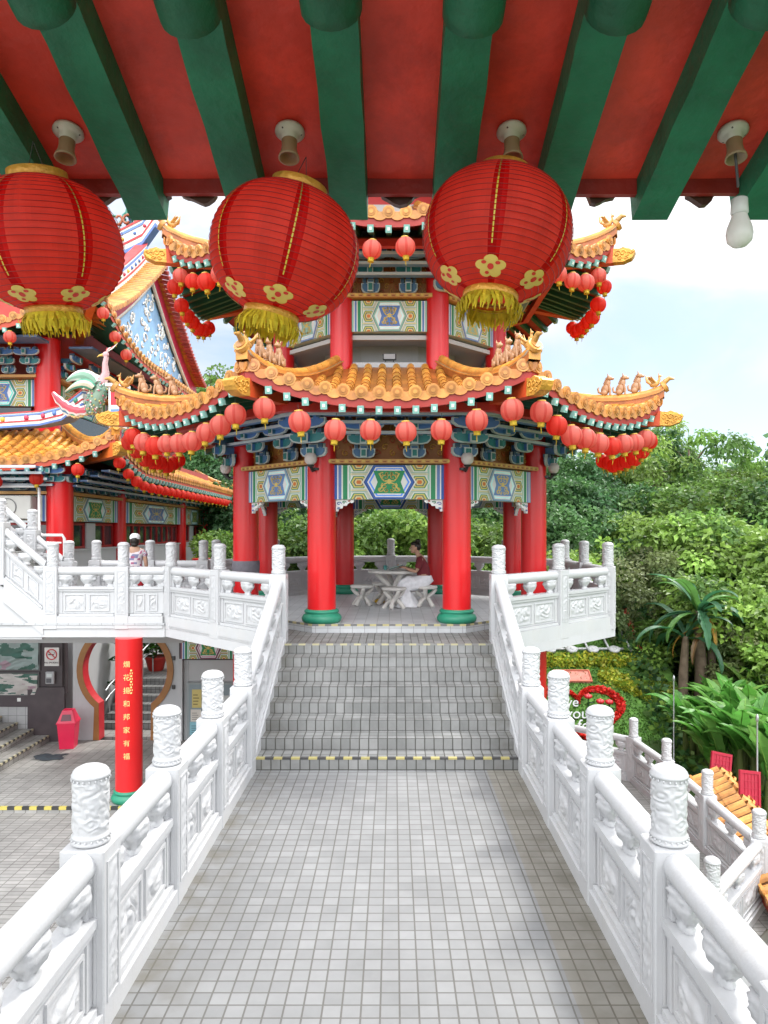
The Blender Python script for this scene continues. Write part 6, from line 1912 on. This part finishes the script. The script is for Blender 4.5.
spots = [(700, 20.5, .85), (722, 20.9, 1.0), (748, 19.8, 1.05), (778, 20.4, 1.1), (712, 19.2, .8), (735, 18.6, .95), (762, 18.0, 1.0), (795, 18.2, 1.1), (722, 22.4, 1.0), (755, 22.2, 1.15), (785, 17.0, 1.0), (738, 21.4, 1.05)]
rr = random.Random(9)
for i, (x, d, s) in enumerate(sorted(spots)):
    X = CAMX + (x - 394) * d / FPX
    banana(i % 2, (X, d, gz(X, d) - .05 if X > 8.6 else -4.1), rr.uniform(0, 6.28), s * 1.25, 'banana plant with bright upright leaves, %s from left in the lower right clump' % ORD[i])
# big drooping banana palm
t = thing('traveller_palm', 'large dark banana palm with drooping leaves and yellow dead stalk beyond the lawn', 'palm', (10.1, 23.6, gz(10.1, 23.6)))
rr = random.Random(14)
zt = 0.15 - gz(10.1, 23.6)
mb = MB((.14, .12, .06)); mb.tube([(0, 0, -.4), (.05, 0, zt * .5), (-.05, .05, zt)], [.24, .2, .14], 10)
mb.tube([(.5, .2, -.4), (.5, .2, zt * .5), (.42, .2, zt * .85)], [.17, .15, .1], 9); mb.tube([(-.6, -.1, -.4), (-.58, -.1, zt * .5), (-.5, -.1, zt * .8)], [.17, .15, .1], 9); mb.build('trunk', M['bark'], t)
for i in range(32):
    mb = MB(); o = V(((-.05, 0, zt), (.42, .2, zt * .85), (-.5, -.1, zt * .8))[0 if i < 18 else 1 + i % 2])
    banana_leaf(mb, o - V((0, 0, .1)), 2.39 * i + .3, rr.uniform(1.7, 2.4), rr.uniform(.14, .20), rr.uniform(.15, 1.35), rr.uniform(1.2, 2.2), rr.choice(((.04, .14, .06), (.05, .17, .07), (.09, .22, .05), (.035, .11, .05))), rr)
    mb.build('leaf', M['leaf'], t)
for i in range(6):
    mb = MB(); banana_leaf(mb, V((.1 * cos(i * 1.1), -.12 + .1 * sin(i * 1.1), zt - .1 - .1 * i)), i * 1.1 - 1.6, 1.5, .09, -.2, 1.6, ((.42, .26, .05), (.20, .13, .06))[i % 2 if i else 0], rr); mb.build('dead_leaf', M['leaf'], t)

# ------------------------------------------------------------------ table, stools, people
tb = thing('garden_table', 'round white stone table with crossed branch legs inside the pavilion', 'table', PC + V((.08, .05, Z_FL)), .4)
ST = (.62, .60, .56)
mb = MB(ST); mb.lathe([(0, .655), (.5, .655), (.535, .67), (.54, .70), (.53, .715), (0, .718)], 28); mb.build('tabletop', M['stone'], tb)
for k in range(4):
    a = pi / 4 + k * pi / 2; mb = MB(ST); c, s_ = cos(a), sin(a)
    mb.tube([(.34 * c, .34 * s_, .0), (.2 * c, .2 * s_, .2), (.03 * c - .03 * s_, .03 * s_ + .03 * c, .36), (.16 * c - .14 * s_, .16 * s_ + .14 * c, .5), (.28 * c - .26 * s_, .28 * s_ + .26 * c, .655)], [.06, .055, .065, .055, .05], 9)
    mb.build('leg', M['stone'], tb)
sm = MB(ST); sm.lathe([(0, .36), (.225, .36), (.245, .375), (.245, .405), (.235, .418), (0, .42)], 24); smm = sm.mesh('seat')
lgs = []
for k in range(4):
    a = pi / 4 + k * pi / 2; c, s_ = cos(a), sin(a); mb = MB(ST)
    mb.tube([(.21 * c, .21 * s_, 0), (.12 * c, .12 * s_, .12), (.03 * c - .02 * s_, .03 * s_ + .02 * c, .19), (.12 * c - .1 * s_, .12 * s_ + .1 * c, .28), (.16 * c - .14 * s_, .16 * s_ + .14 * c, .36)], [.046, .042, .045, .04, .04], 8); lgs.append(mb.mesh('leg'))
for (x, y, r, lb) in ((-.62, -.05, .2, 'white stone stool with crossed legs at the left of the table'), (-.20, .66, .9, 'white stone stool with crossed legs behind the table'), (.03, -.66, .5, 'white stone stool with crossed legs in front of the table'), (.66, -.28, 0, 'white stone stool with crossed legs, the seated woman sitting on it')):
    t = thing('garden_stool', lb, 'stool', PC + V((x + .05, y, Z_FL)), r, 'stools round the garden table'); link(smm, 'seat', M['stone'], t)
    for l in lgs: link(l, 'leg', M['stone'], t)
bk = thing('folder', 'dark open folder with green pages held by the seated woman over the table', 'book', PC + V((.14, -.30, Z_FL + .80)))
mb = MB((.05, .10, .09)); mb.M = Matrix.Rotation(radians(-18), 4, 'Y'); mb.box(-.16, .12, -.18, .16, 0, .012); mb.c = (.30, .42, .36); mb.box(-.15, .11, -.17, .15, .0125, .017); mb.build('pages', M['paint'], bk)
mb = MB((.04, .04, .045)); mb.M = Matrix.Rotation(radians(-18), 4, 'Y'); mb.box(-.165, .125, -.185, .165, -.006, -.0005); mb.build('cover', M['paint'], bk)
cu = thing('cup', 'small teal cup on the table left of the folder', 'cup', PC + V((-.1, .1, Z_FL + .718)))
mb = MB((.06, .28, .26)); mb.lathe([(.03, 0), (.04, .09), (.036, .09), (.028, .01), (0, .01)], 14); mb.build('bowl', M['plastic'], cu)
mb = MB((.06, .28, .26)); mb.tube([(.038, 0, .07), (.065, 0, .06), (.06, 0, .03), (.033, 0, .025)], .006, 5); mb.build('handle', M['plastic'], cu)
yb = thing('yellow_bag', 'small crumpled yellow bag on the floor under the table', 'bag', PC + V((-.22, .25, Z_FL)))
mb = MB((.55, .35, .04)); mb.ell((0, 0, .05), (.11, .08, .055)); mb.tube([(0, 0, .09), (.02, 0, .14)], [.03, .012], 6); mb.build('sack', M['cloth'], yb)

def skin_body(name, V_, E_, R_, mat_, parent, col, sub=2):
    me = bpy.data.meshes.new(name); me.from_pydata(V_, E_, [])
    o = bpy.data.objects.new(name, me); COL.objects.link(o)
    m = o.modifiers.new('skin', 'SKIN'); m.use_smooth_shade = True
    sv = me.skin_vertices[0].data
    for i, r in enumerate(R_): sv[i].radius = r if isinstance(r, tuple) else (r, r)
    sv[0].use_root = True
    s = o.modifiers.new('sub', 'SUBSURF'); s.levels = sub; s.render_levels = sub
    dg = bpy.context.evaluated_depsgraph_get()
    m2 = bpy.data.meshes.new_from_object(o.evaluated_get(dg)); bpy.data.objects.remove(o)
    at = m2.color_attributes.new('Col', 'FLOAT_COLOR', 'CORNER')
    at.data.foreach_set('color', list((*col, 1.0)) * len(m2.loops))
    m2.name = name
    return link(m2, name, mat_, parent)
def hand(V_, E_, R_, wrist_i, wp, fd, palm_n, s=1.0):
    """palm and five fingers growing from vertex wrist_i; fd finger direction, palm_n palm normal"""
    fd = V(fd).normalized(); pn = V(palm_n).normalized(); sd = fd.cross(pn).normalized(); wp = V(wp)
    def addv(p, r, par): V_.append(tuple(p)); R_.append(r); E_.append((par, len(V_) - 1)); return len(V_) - 1
    pm = addv(wp + fd * .045 * s, (.026 * s, .016 * s), wrist_i)
    for k, (off, L) in enumerate(((-.027, .068), (-.009, .078), (.009, .073), (.026, .058))):
        a = addv(wp + fd * .085 * s + sd * off * s, .0095 * s, pm)
        b = addv(wp + fd * (.085 + L * .5) * s + sd * off * 1.1 * s + pn * .010 * s, .0085 * s, a)
        addv(wp + fd * (.085 + L * .92) * s + sd * off * 1.1 * s + pn * .032 * s, .0075 * s, b)
    a = addv(wp + fd * .04 * s - sd * .036 * s + pn * .008 * s, .0105 * s, pm); addv(wp + fd * .08 * s - sd * .05 * s + pn * .022 * s, .0085 * s, a)
def face(parent, c, dirv, s=1.0, skinc=(.42, .24, .16)):
    """brows, eyes, nose, mouth, ears on a head at c looking along dirv"""
    a = atan2(dirv[1], dirv[0]); R = Matrix.Rotation(a, 4, 'Z'); T = Matrix.Translation(c) @ R @ Matrix.Rotation(-dirv[2], 4, 'Y')
    mb = MB((.6, .58, .55), T)
    for sy in (-1, 1):
        mb.c = (.6, .58, .55); mb.ell((.083 * s, sy * .030 * s, .005 * s), (.012 * s, .014 * s, .008 * s), 8, 5); mb.c = (.03, .015, .01); mb.ell((.092 * s, sy * .030 * s, .005 * s), (.006 * s, .006 * s, .007 * s), 6, 4)
        mb.tube([(.086 * s, sy * .015 * s, .024 * s), (.088 * s, sy * .03 * s, .028 * s), (.078 * s, sy * .047 * s, .022 * s)], .004 * s, 4)
    mb.c = (.34, .10, .09); mb.ell((.086 * s, 0, -.055 * s), (.009 * s, .022 * s, .007 * s), 8, 5)
    o = mb.build('eyes_and_mouth', M['cloth'], parent)
    return o

# seated woman, facing left (-x), leaning over the table
pw = thing('person', 'woman in maroon top and long white skirt sitting at the table reading, dark hair bun', 'person', PC + V((.66, -.30, Z_FL)))
sk = (.42, .25, .17)
Vv = [(.02, 0, .52), (.02, 0, .66), (-.01, 0, .82), (-.05, 0, .96), (-.085, 0, 1.03), (-.115, 0, 1.09), (-.145, 0, 1.17)]
Ee = [(0, 1), (1, 2), (2, 3), (3, 4), (4, 5), (5, 6)]
Rr = [(.15, .12), (.13, .10), (.135, .10), (.11, .085), (.05, .05), (.052, .055), (.078, .088)]
for sy in (-1, 1):
    b = len(Vv)
    Vv += [(-.05, sy * .15, .955), (-.09, sy * .20, .83), (-.14, sy * .205, .71), (-.28, sy * .15, .755), (-.37, sy * .10, .79)]
    Rr += [.052, .047, .038, .034, .024]; Ee += [(3, b), (b, b + 1), (b + 1, b + 2), (b + 2, b + 3), (b + 3, b + 4)]
    hand(Vv, Ee, Rr, b + 4, (-.37, sy * .10, .79), (-1, -sy * .25, .12), (.1, -sy * .5, .6))
    b = len(Vv)
    Vv += [(-.02, sy * .10, .47), (-.36, sy * .12, .45), (-.35, sy * .11, .10), (-.37, sy * .11, .045), (-.50, sy * .12, .03)]
    Rr += [.085, .06, .042, .036, .026]; Ee += [(0, b), (b, b + 1), (b + 1, b + 2), (b + 2, b + 3), (b + 3, b + 4)]
body = skin_body('body', Vv, Ee, Rr, M['skin'], pw, sk)
# nose, ears and chin shape the head
mb = MB(sk); hc = V((-.15, 0, 1.185)); mb.ell(hc, (.092, .074, .112), 16, 12); mb.ell(hc + V((-.045, 0, -.065)), (.05, .052, .05), 10, 7)
mb.tube([hc + V((-.088, 0, .01)), hc + V((-.112, 0, -.028)), hc + V((-.088, 0, -.036))], [.010, .014, .008], 7)
for sy in (-1, 1): mb.ell(hc + V((.012, sy * .074, -.005)), (.02, .01, .03), 8, 6)
mb.build('head', M['skin'], pw)
face(pw, hc, (-1, 0, -.35))
tv = [(.02, 0, .50), (.02, 0, .66), (-.01, 0, .82), (-.045, 0, .945), (-.078, 0, 1.0)]; te = [(0, 1), (1, 2), (2, 3), (3, 4)]; tr_ = [(.16, .135), (.142, .115), (.148, .115), (.125, .10), (.062, .062)]
for sy in (-1, 1):
    b = len(tv); tv += [(-.05, sy * .155, .95), (-.085, sy * .20, .84), (-.12, sy * .207, .76)]; tr_ += [.063, .06, .058]; te += [(3, b), (b, b + 1), (b + 1, b + 2)]
skin_body('maroon_top', tv, te, tr_, M['cloth'], pw, (.17, .028, .035))
mb = MB((.74, .74, .76))
secs = [((.03, .63), .165, .14, 0), ((.01, .56), .22, .21, .2), ((-.10, .49), .23, .20, .7), ((-.25, .47), .235, .17, 1.1), ((-.36, .42), .24, .15, .8), ((-.38, .28), .27, .19, .25), ((-.37, .12), .31, .25, .1), ((-.36, .015), .35, .32, .0)]
n = 28; vs = []
for i, ((x, z), ry, rx_, tl) in enumerate(secs):
    for k in range(n):
        a = 2 * pi * k / n; wv = 1 + (.05 + .012 * i) * sin(7 * a + i * .3) * (1 if i > 2 else .3)
        lx, ly = rx_ * cos(a) * wv, ry * sin(a) * wv
        vs.append((x + lx * cos(tl), ly, max(.006, z - lx * sin(tl))))
mb.add(vs, [(i * n + k, i * n + (k + 1) % n, i * n + n + (k + 1) % n, i * n + n + k) for i in range(len(secs) - 1) for k in range(n)], True)
mb.build('white_skirt', M['cloth'], pw)
mb = MB((.02, .014, .012)); mb.ell(hc + V((.028, 0, .022)), (.088, .08, .105), 14, 10); mb.ell(hc + V((-.01, 0, .075)), (.082, .07, .05), 12, 8); mb.ell(hc + V((.05, 0, .135)), (.055, .05, .045), 12, 8)
mb.build('hair', M['hair'], pw)

# standing woman with cap, seen from behind
ps = thing('person', 'woman in white cap and floral blouse standing on the walkway, seen from behind', 'person', (-5.12, 14.45, WZ), radians(100))
# local: faces +x
Vv = [(0, 0, .86), (0, 0, 1.0), (.01, 0, 1.15), (0, 0, 1.28), (.0, 0, 1.345), (.01, 0, 1.40), (.015, 0, 1.47)]; Ee = [(i, i + 1) for i in range(6)]
Rr = [(.12, .15), (.11, .135), (.12, .145), (.10, .12), (.05, .05), (.052, .05), (.085, .075)]
for sy in (-1, 1):
    b = len(Vv); Vv += [(0, sy * .165, 1.26), (-.02, sy * .215, 1.04), (.03, sy * .225, .84), (.05, sy * .225, .80)]; Rr += [.052, .044, .034, .026]; Ee += [(3, b), (b, b + 1), (b + 1, b + 2), (b + 2, b + 3)]
    hand(Vv, Ee, Rr, b + 3, (.05, sy * .225, .80), (.15, 0, -1), (.2, -sy, .2))
    b = len(Vv); Vv += [(0, sy * .09, .80), (.01, sy * .095, .46), (-.01, sy * .095, .09), (.0, sy * .095, .045), (.13, sy * .10, .03)]; Rr += [.09, .062, .042, .04, .032]; Ee += [(0, b), (b, b + 1), (b + 1, b + 2), (b + 2, b + 3), (b + 3, b + 4)]
skin_body('body', Vv, Ee, Rr, M['skin'], ps, (.40, .24, .17))
hc = V((.015, 0, 1.475)); mb = MB((.40, .24, .17)); mb.ell(hc, (.092, .076, .115), 14, 10); mb.tube([hc + V((.088, 0, .01)), hc + V((.112, 0, -.028)), hc + V((.088, 0, -.036))], [.010, .014, .008], 7)
for sy in (-1, 1): mb.ell(hc + V((-.012, sy * .076, -.005)), (.02, .01, .03), 8, 6)
mb.build('head', M['skin'], ps); face(ps, hc, (1, 0, 0))
tv = [(0, 0, .84), (0, 0, 1.0), (.01, 0, 1.15), (0, 0, 1.275), (.0, 0, 1.325)]; te = [(0, 1), (1, 2), (2, 3), (3, 4)]; tr_ = [(.14, .175), (.13, .155), (.135, .16), (.115, .135), (.062, .062)]
for sy in (-1, 1):
    b = len(tv); tv += [(0, sy * .17, 1.262), (-.012, sy * .205, 1.13)]; tr_ += [.065, .062]; te += [(3, b), (b, b + 1)]
bl = skin_body('floral_blouse', tv, te, tr_, M['cloth'], ps, (.52, .44, .48))
rr = random.Random(3); mb = MB()
me = bl.data; at = me.color_attributes['Col']
for p in me.polygons:
    f = noise.noise(p.center * 30); c = (.35, .10, .18) if f > .22 else ((.20, .20, .32) if f < -.3 else (.60, .54, .56))
    for li in p.loop_indices: at.data[li].color = (*c, 1)
skin_body('red_shorts', [(0, 0, .88), (0, 0, .80), (0, .09, .72), (.0, .095, .52), (0, -.09, .72), (0, -.095, .52)], [(0, 1), (1, 2), (2, 3), (1, 4), (4, 5)], [(.125, .16), (.13, .165), .105, .085, .105, .085], M['cloth'], ps, (.45, .03, .04))
mb = MB((.09, .04, .022)); mb.ell(hc + V((-.025, 0, -.01)), (.092, .088, .12), 14, 10); mb.ell(hc + V((-.06, 0, -.085)), (.05, .075, .05), 10, 7); mb.build('hair', M['hair'], ps)
mb = MB((.78, .78, .78)); mb.lathe([(.098, .02), (.103, .03), (.102, .07), (.085, .11), (.05, .135), (0, .142)], 20, c=hc + V((0, 0, 0)));
mb.prism([(.02, -.09), (.10, -.085), (.17, -.05), (.19, 0), (.17, .05), (.10, .085), (.02, .09)], lambda x, y, t: V((hc.x + x, y, hc.z + .03 - .15 * max(0, x - .09) + t)), 0, .008)
mb.build('white_cap', M['cloth'], ps)
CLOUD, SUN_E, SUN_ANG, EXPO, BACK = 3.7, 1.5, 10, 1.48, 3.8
# ------------------------------------------------------------------ camera, sky, sun
cam = bpy.data.cameras.new('camera'); co = bpy.data.objects.new('camera', cam); COL.objects.link(co)
co.location = (CAMX, 0, EYE); co.rotation_euler = (radians(90), 0, 0)
cam.sensor_fit = 'VERTICAL'; cam.sensor_height = 36; cam.sensor_width = 27
cam.lens = FPX / 1024 * 36
cam.shift_x = -10 / 1024; cam.shift_y = 18 / 1024
cam.clip_start = .05; cam.clip_end = 3000
S.camera = co
SUN_EL, SUN_AZ = radians(54), radians(48)     # azimuth: clockwise from +Y
w = bpy.data.worlds.new('World'); S.world = w; w.use_nodes = True
nt = w.node_tree; N = nt.nodes; L = nt.links
bg = N['Background']
sky = N.new('ShaderNodeTexSky'); sky.sky_type = 'NISHITA'; sky.sun_disc = False
sky.sun_elevation = SUN_EL; sky.sun_rotation = SUN_AZ; sky.air_density = 1.0; sky.dust_density = 1.2; sky.ozone_density = 1.0
tc = N.new('ShaderNodeTexCoord'); mp = N.new('ShaderNodeMapping'); mp.inputs['Scale'].default_value = (1, 1, 2.2)
mp.inputs['Location'].default_value = (2.3, .4, .35)
L.new(tc.outputs['Generated'], mp.inputs[0])
nz = N.new('ShaderNodeTexNoise'); nz.inputs['Scale'].default_value = 2.1; nz.inputs['Detail'].default_value = 8; nz.inputs['Roughness'].default_value = .55; nz.inputs['Distortion'].default_value = .4
L.new(mp.outputs[0], nz.inputs['Vector'])
rp = N.new('ShaderNodeMapRange'); rp.interpolation_type = 'SMOOTHSTEP'; rp.inputs['From Min'].default_value = .40; rp.inputs['From Max'].default_value = .60
rp.inputs['To Min'].default_value = .30; rp.inputs['To Max'].default_value = 1
L.new(nz.outputs['Fac'], rp.inputs['Value'])
mx = N.new('ShaderNodeMix'); mx.data_type = 'RGBA'
L.new(rp.outputs[0], mx.inputs['Factor']); tn = N.new('ShaderNodeVectorMath'); tn.operation = 'MULTIPLY'; tn.inputs[1].default_value = (.58, .64, .68); L.new(sky.outputs[0], tn.inputs[0]); L.new(tn.outputs[0], mx.inputs['A']); sz = N.new('ShaderNodeSeparateXYZ'); L.new(tc.outputs['Generated'], sz.inputs[0])
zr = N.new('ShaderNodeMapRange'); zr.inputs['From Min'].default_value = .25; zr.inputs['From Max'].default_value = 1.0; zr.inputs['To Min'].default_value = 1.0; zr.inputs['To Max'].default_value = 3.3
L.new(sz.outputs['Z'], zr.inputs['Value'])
# unseen sky behind the camera, away from the sun, brightened as added frontal fill
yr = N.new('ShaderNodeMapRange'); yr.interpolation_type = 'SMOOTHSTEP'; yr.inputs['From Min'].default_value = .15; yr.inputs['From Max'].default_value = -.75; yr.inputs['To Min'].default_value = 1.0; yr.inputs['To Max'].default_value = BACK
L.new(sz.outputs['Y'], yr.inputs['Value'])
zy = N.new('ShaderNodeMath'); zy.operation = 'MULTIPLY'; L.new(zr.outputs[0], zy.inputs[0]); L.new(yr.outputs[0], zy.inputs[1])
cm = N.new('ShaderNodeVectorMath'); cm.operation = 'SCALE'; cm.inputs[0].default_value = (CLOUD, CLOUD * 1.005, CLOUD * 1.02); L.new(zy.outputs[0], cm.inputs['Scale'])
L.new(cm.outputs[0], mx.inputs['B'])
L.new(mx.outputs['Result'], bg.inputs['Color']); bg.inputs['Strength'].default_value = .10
sl = bpy.data.lights.new('sun', 'SUN'); sl.energy = SUN_E; sl.angle = radians(SUN_ANG); sl.color = (1, .97, .92)
so = bpy.data.objects.new('sun', sl); COL.objects.link(so)
d = V((sin(SUN_AZ) * cos(SUN_EL), cos(SUN_AZ) * cos(SUN_EL), sin(SUN_EL)))
so.rotation_euler = (-d).to_track_quat('-Z', 'Y').to_euler()
S.view_settings.view_transform = 'Standard'; S.view_settings.look = 'None'; S.view_settings.gamma = 1
S.view_settings.use_curve_mapping = False; S.view_settings.exposure = EXPO
S.cycles.max_bounces = 7; S.cycles.diffuse_bounces = 4; S.cycles.transparent_max_bounces = 4; S.cycles.use_denoising = True
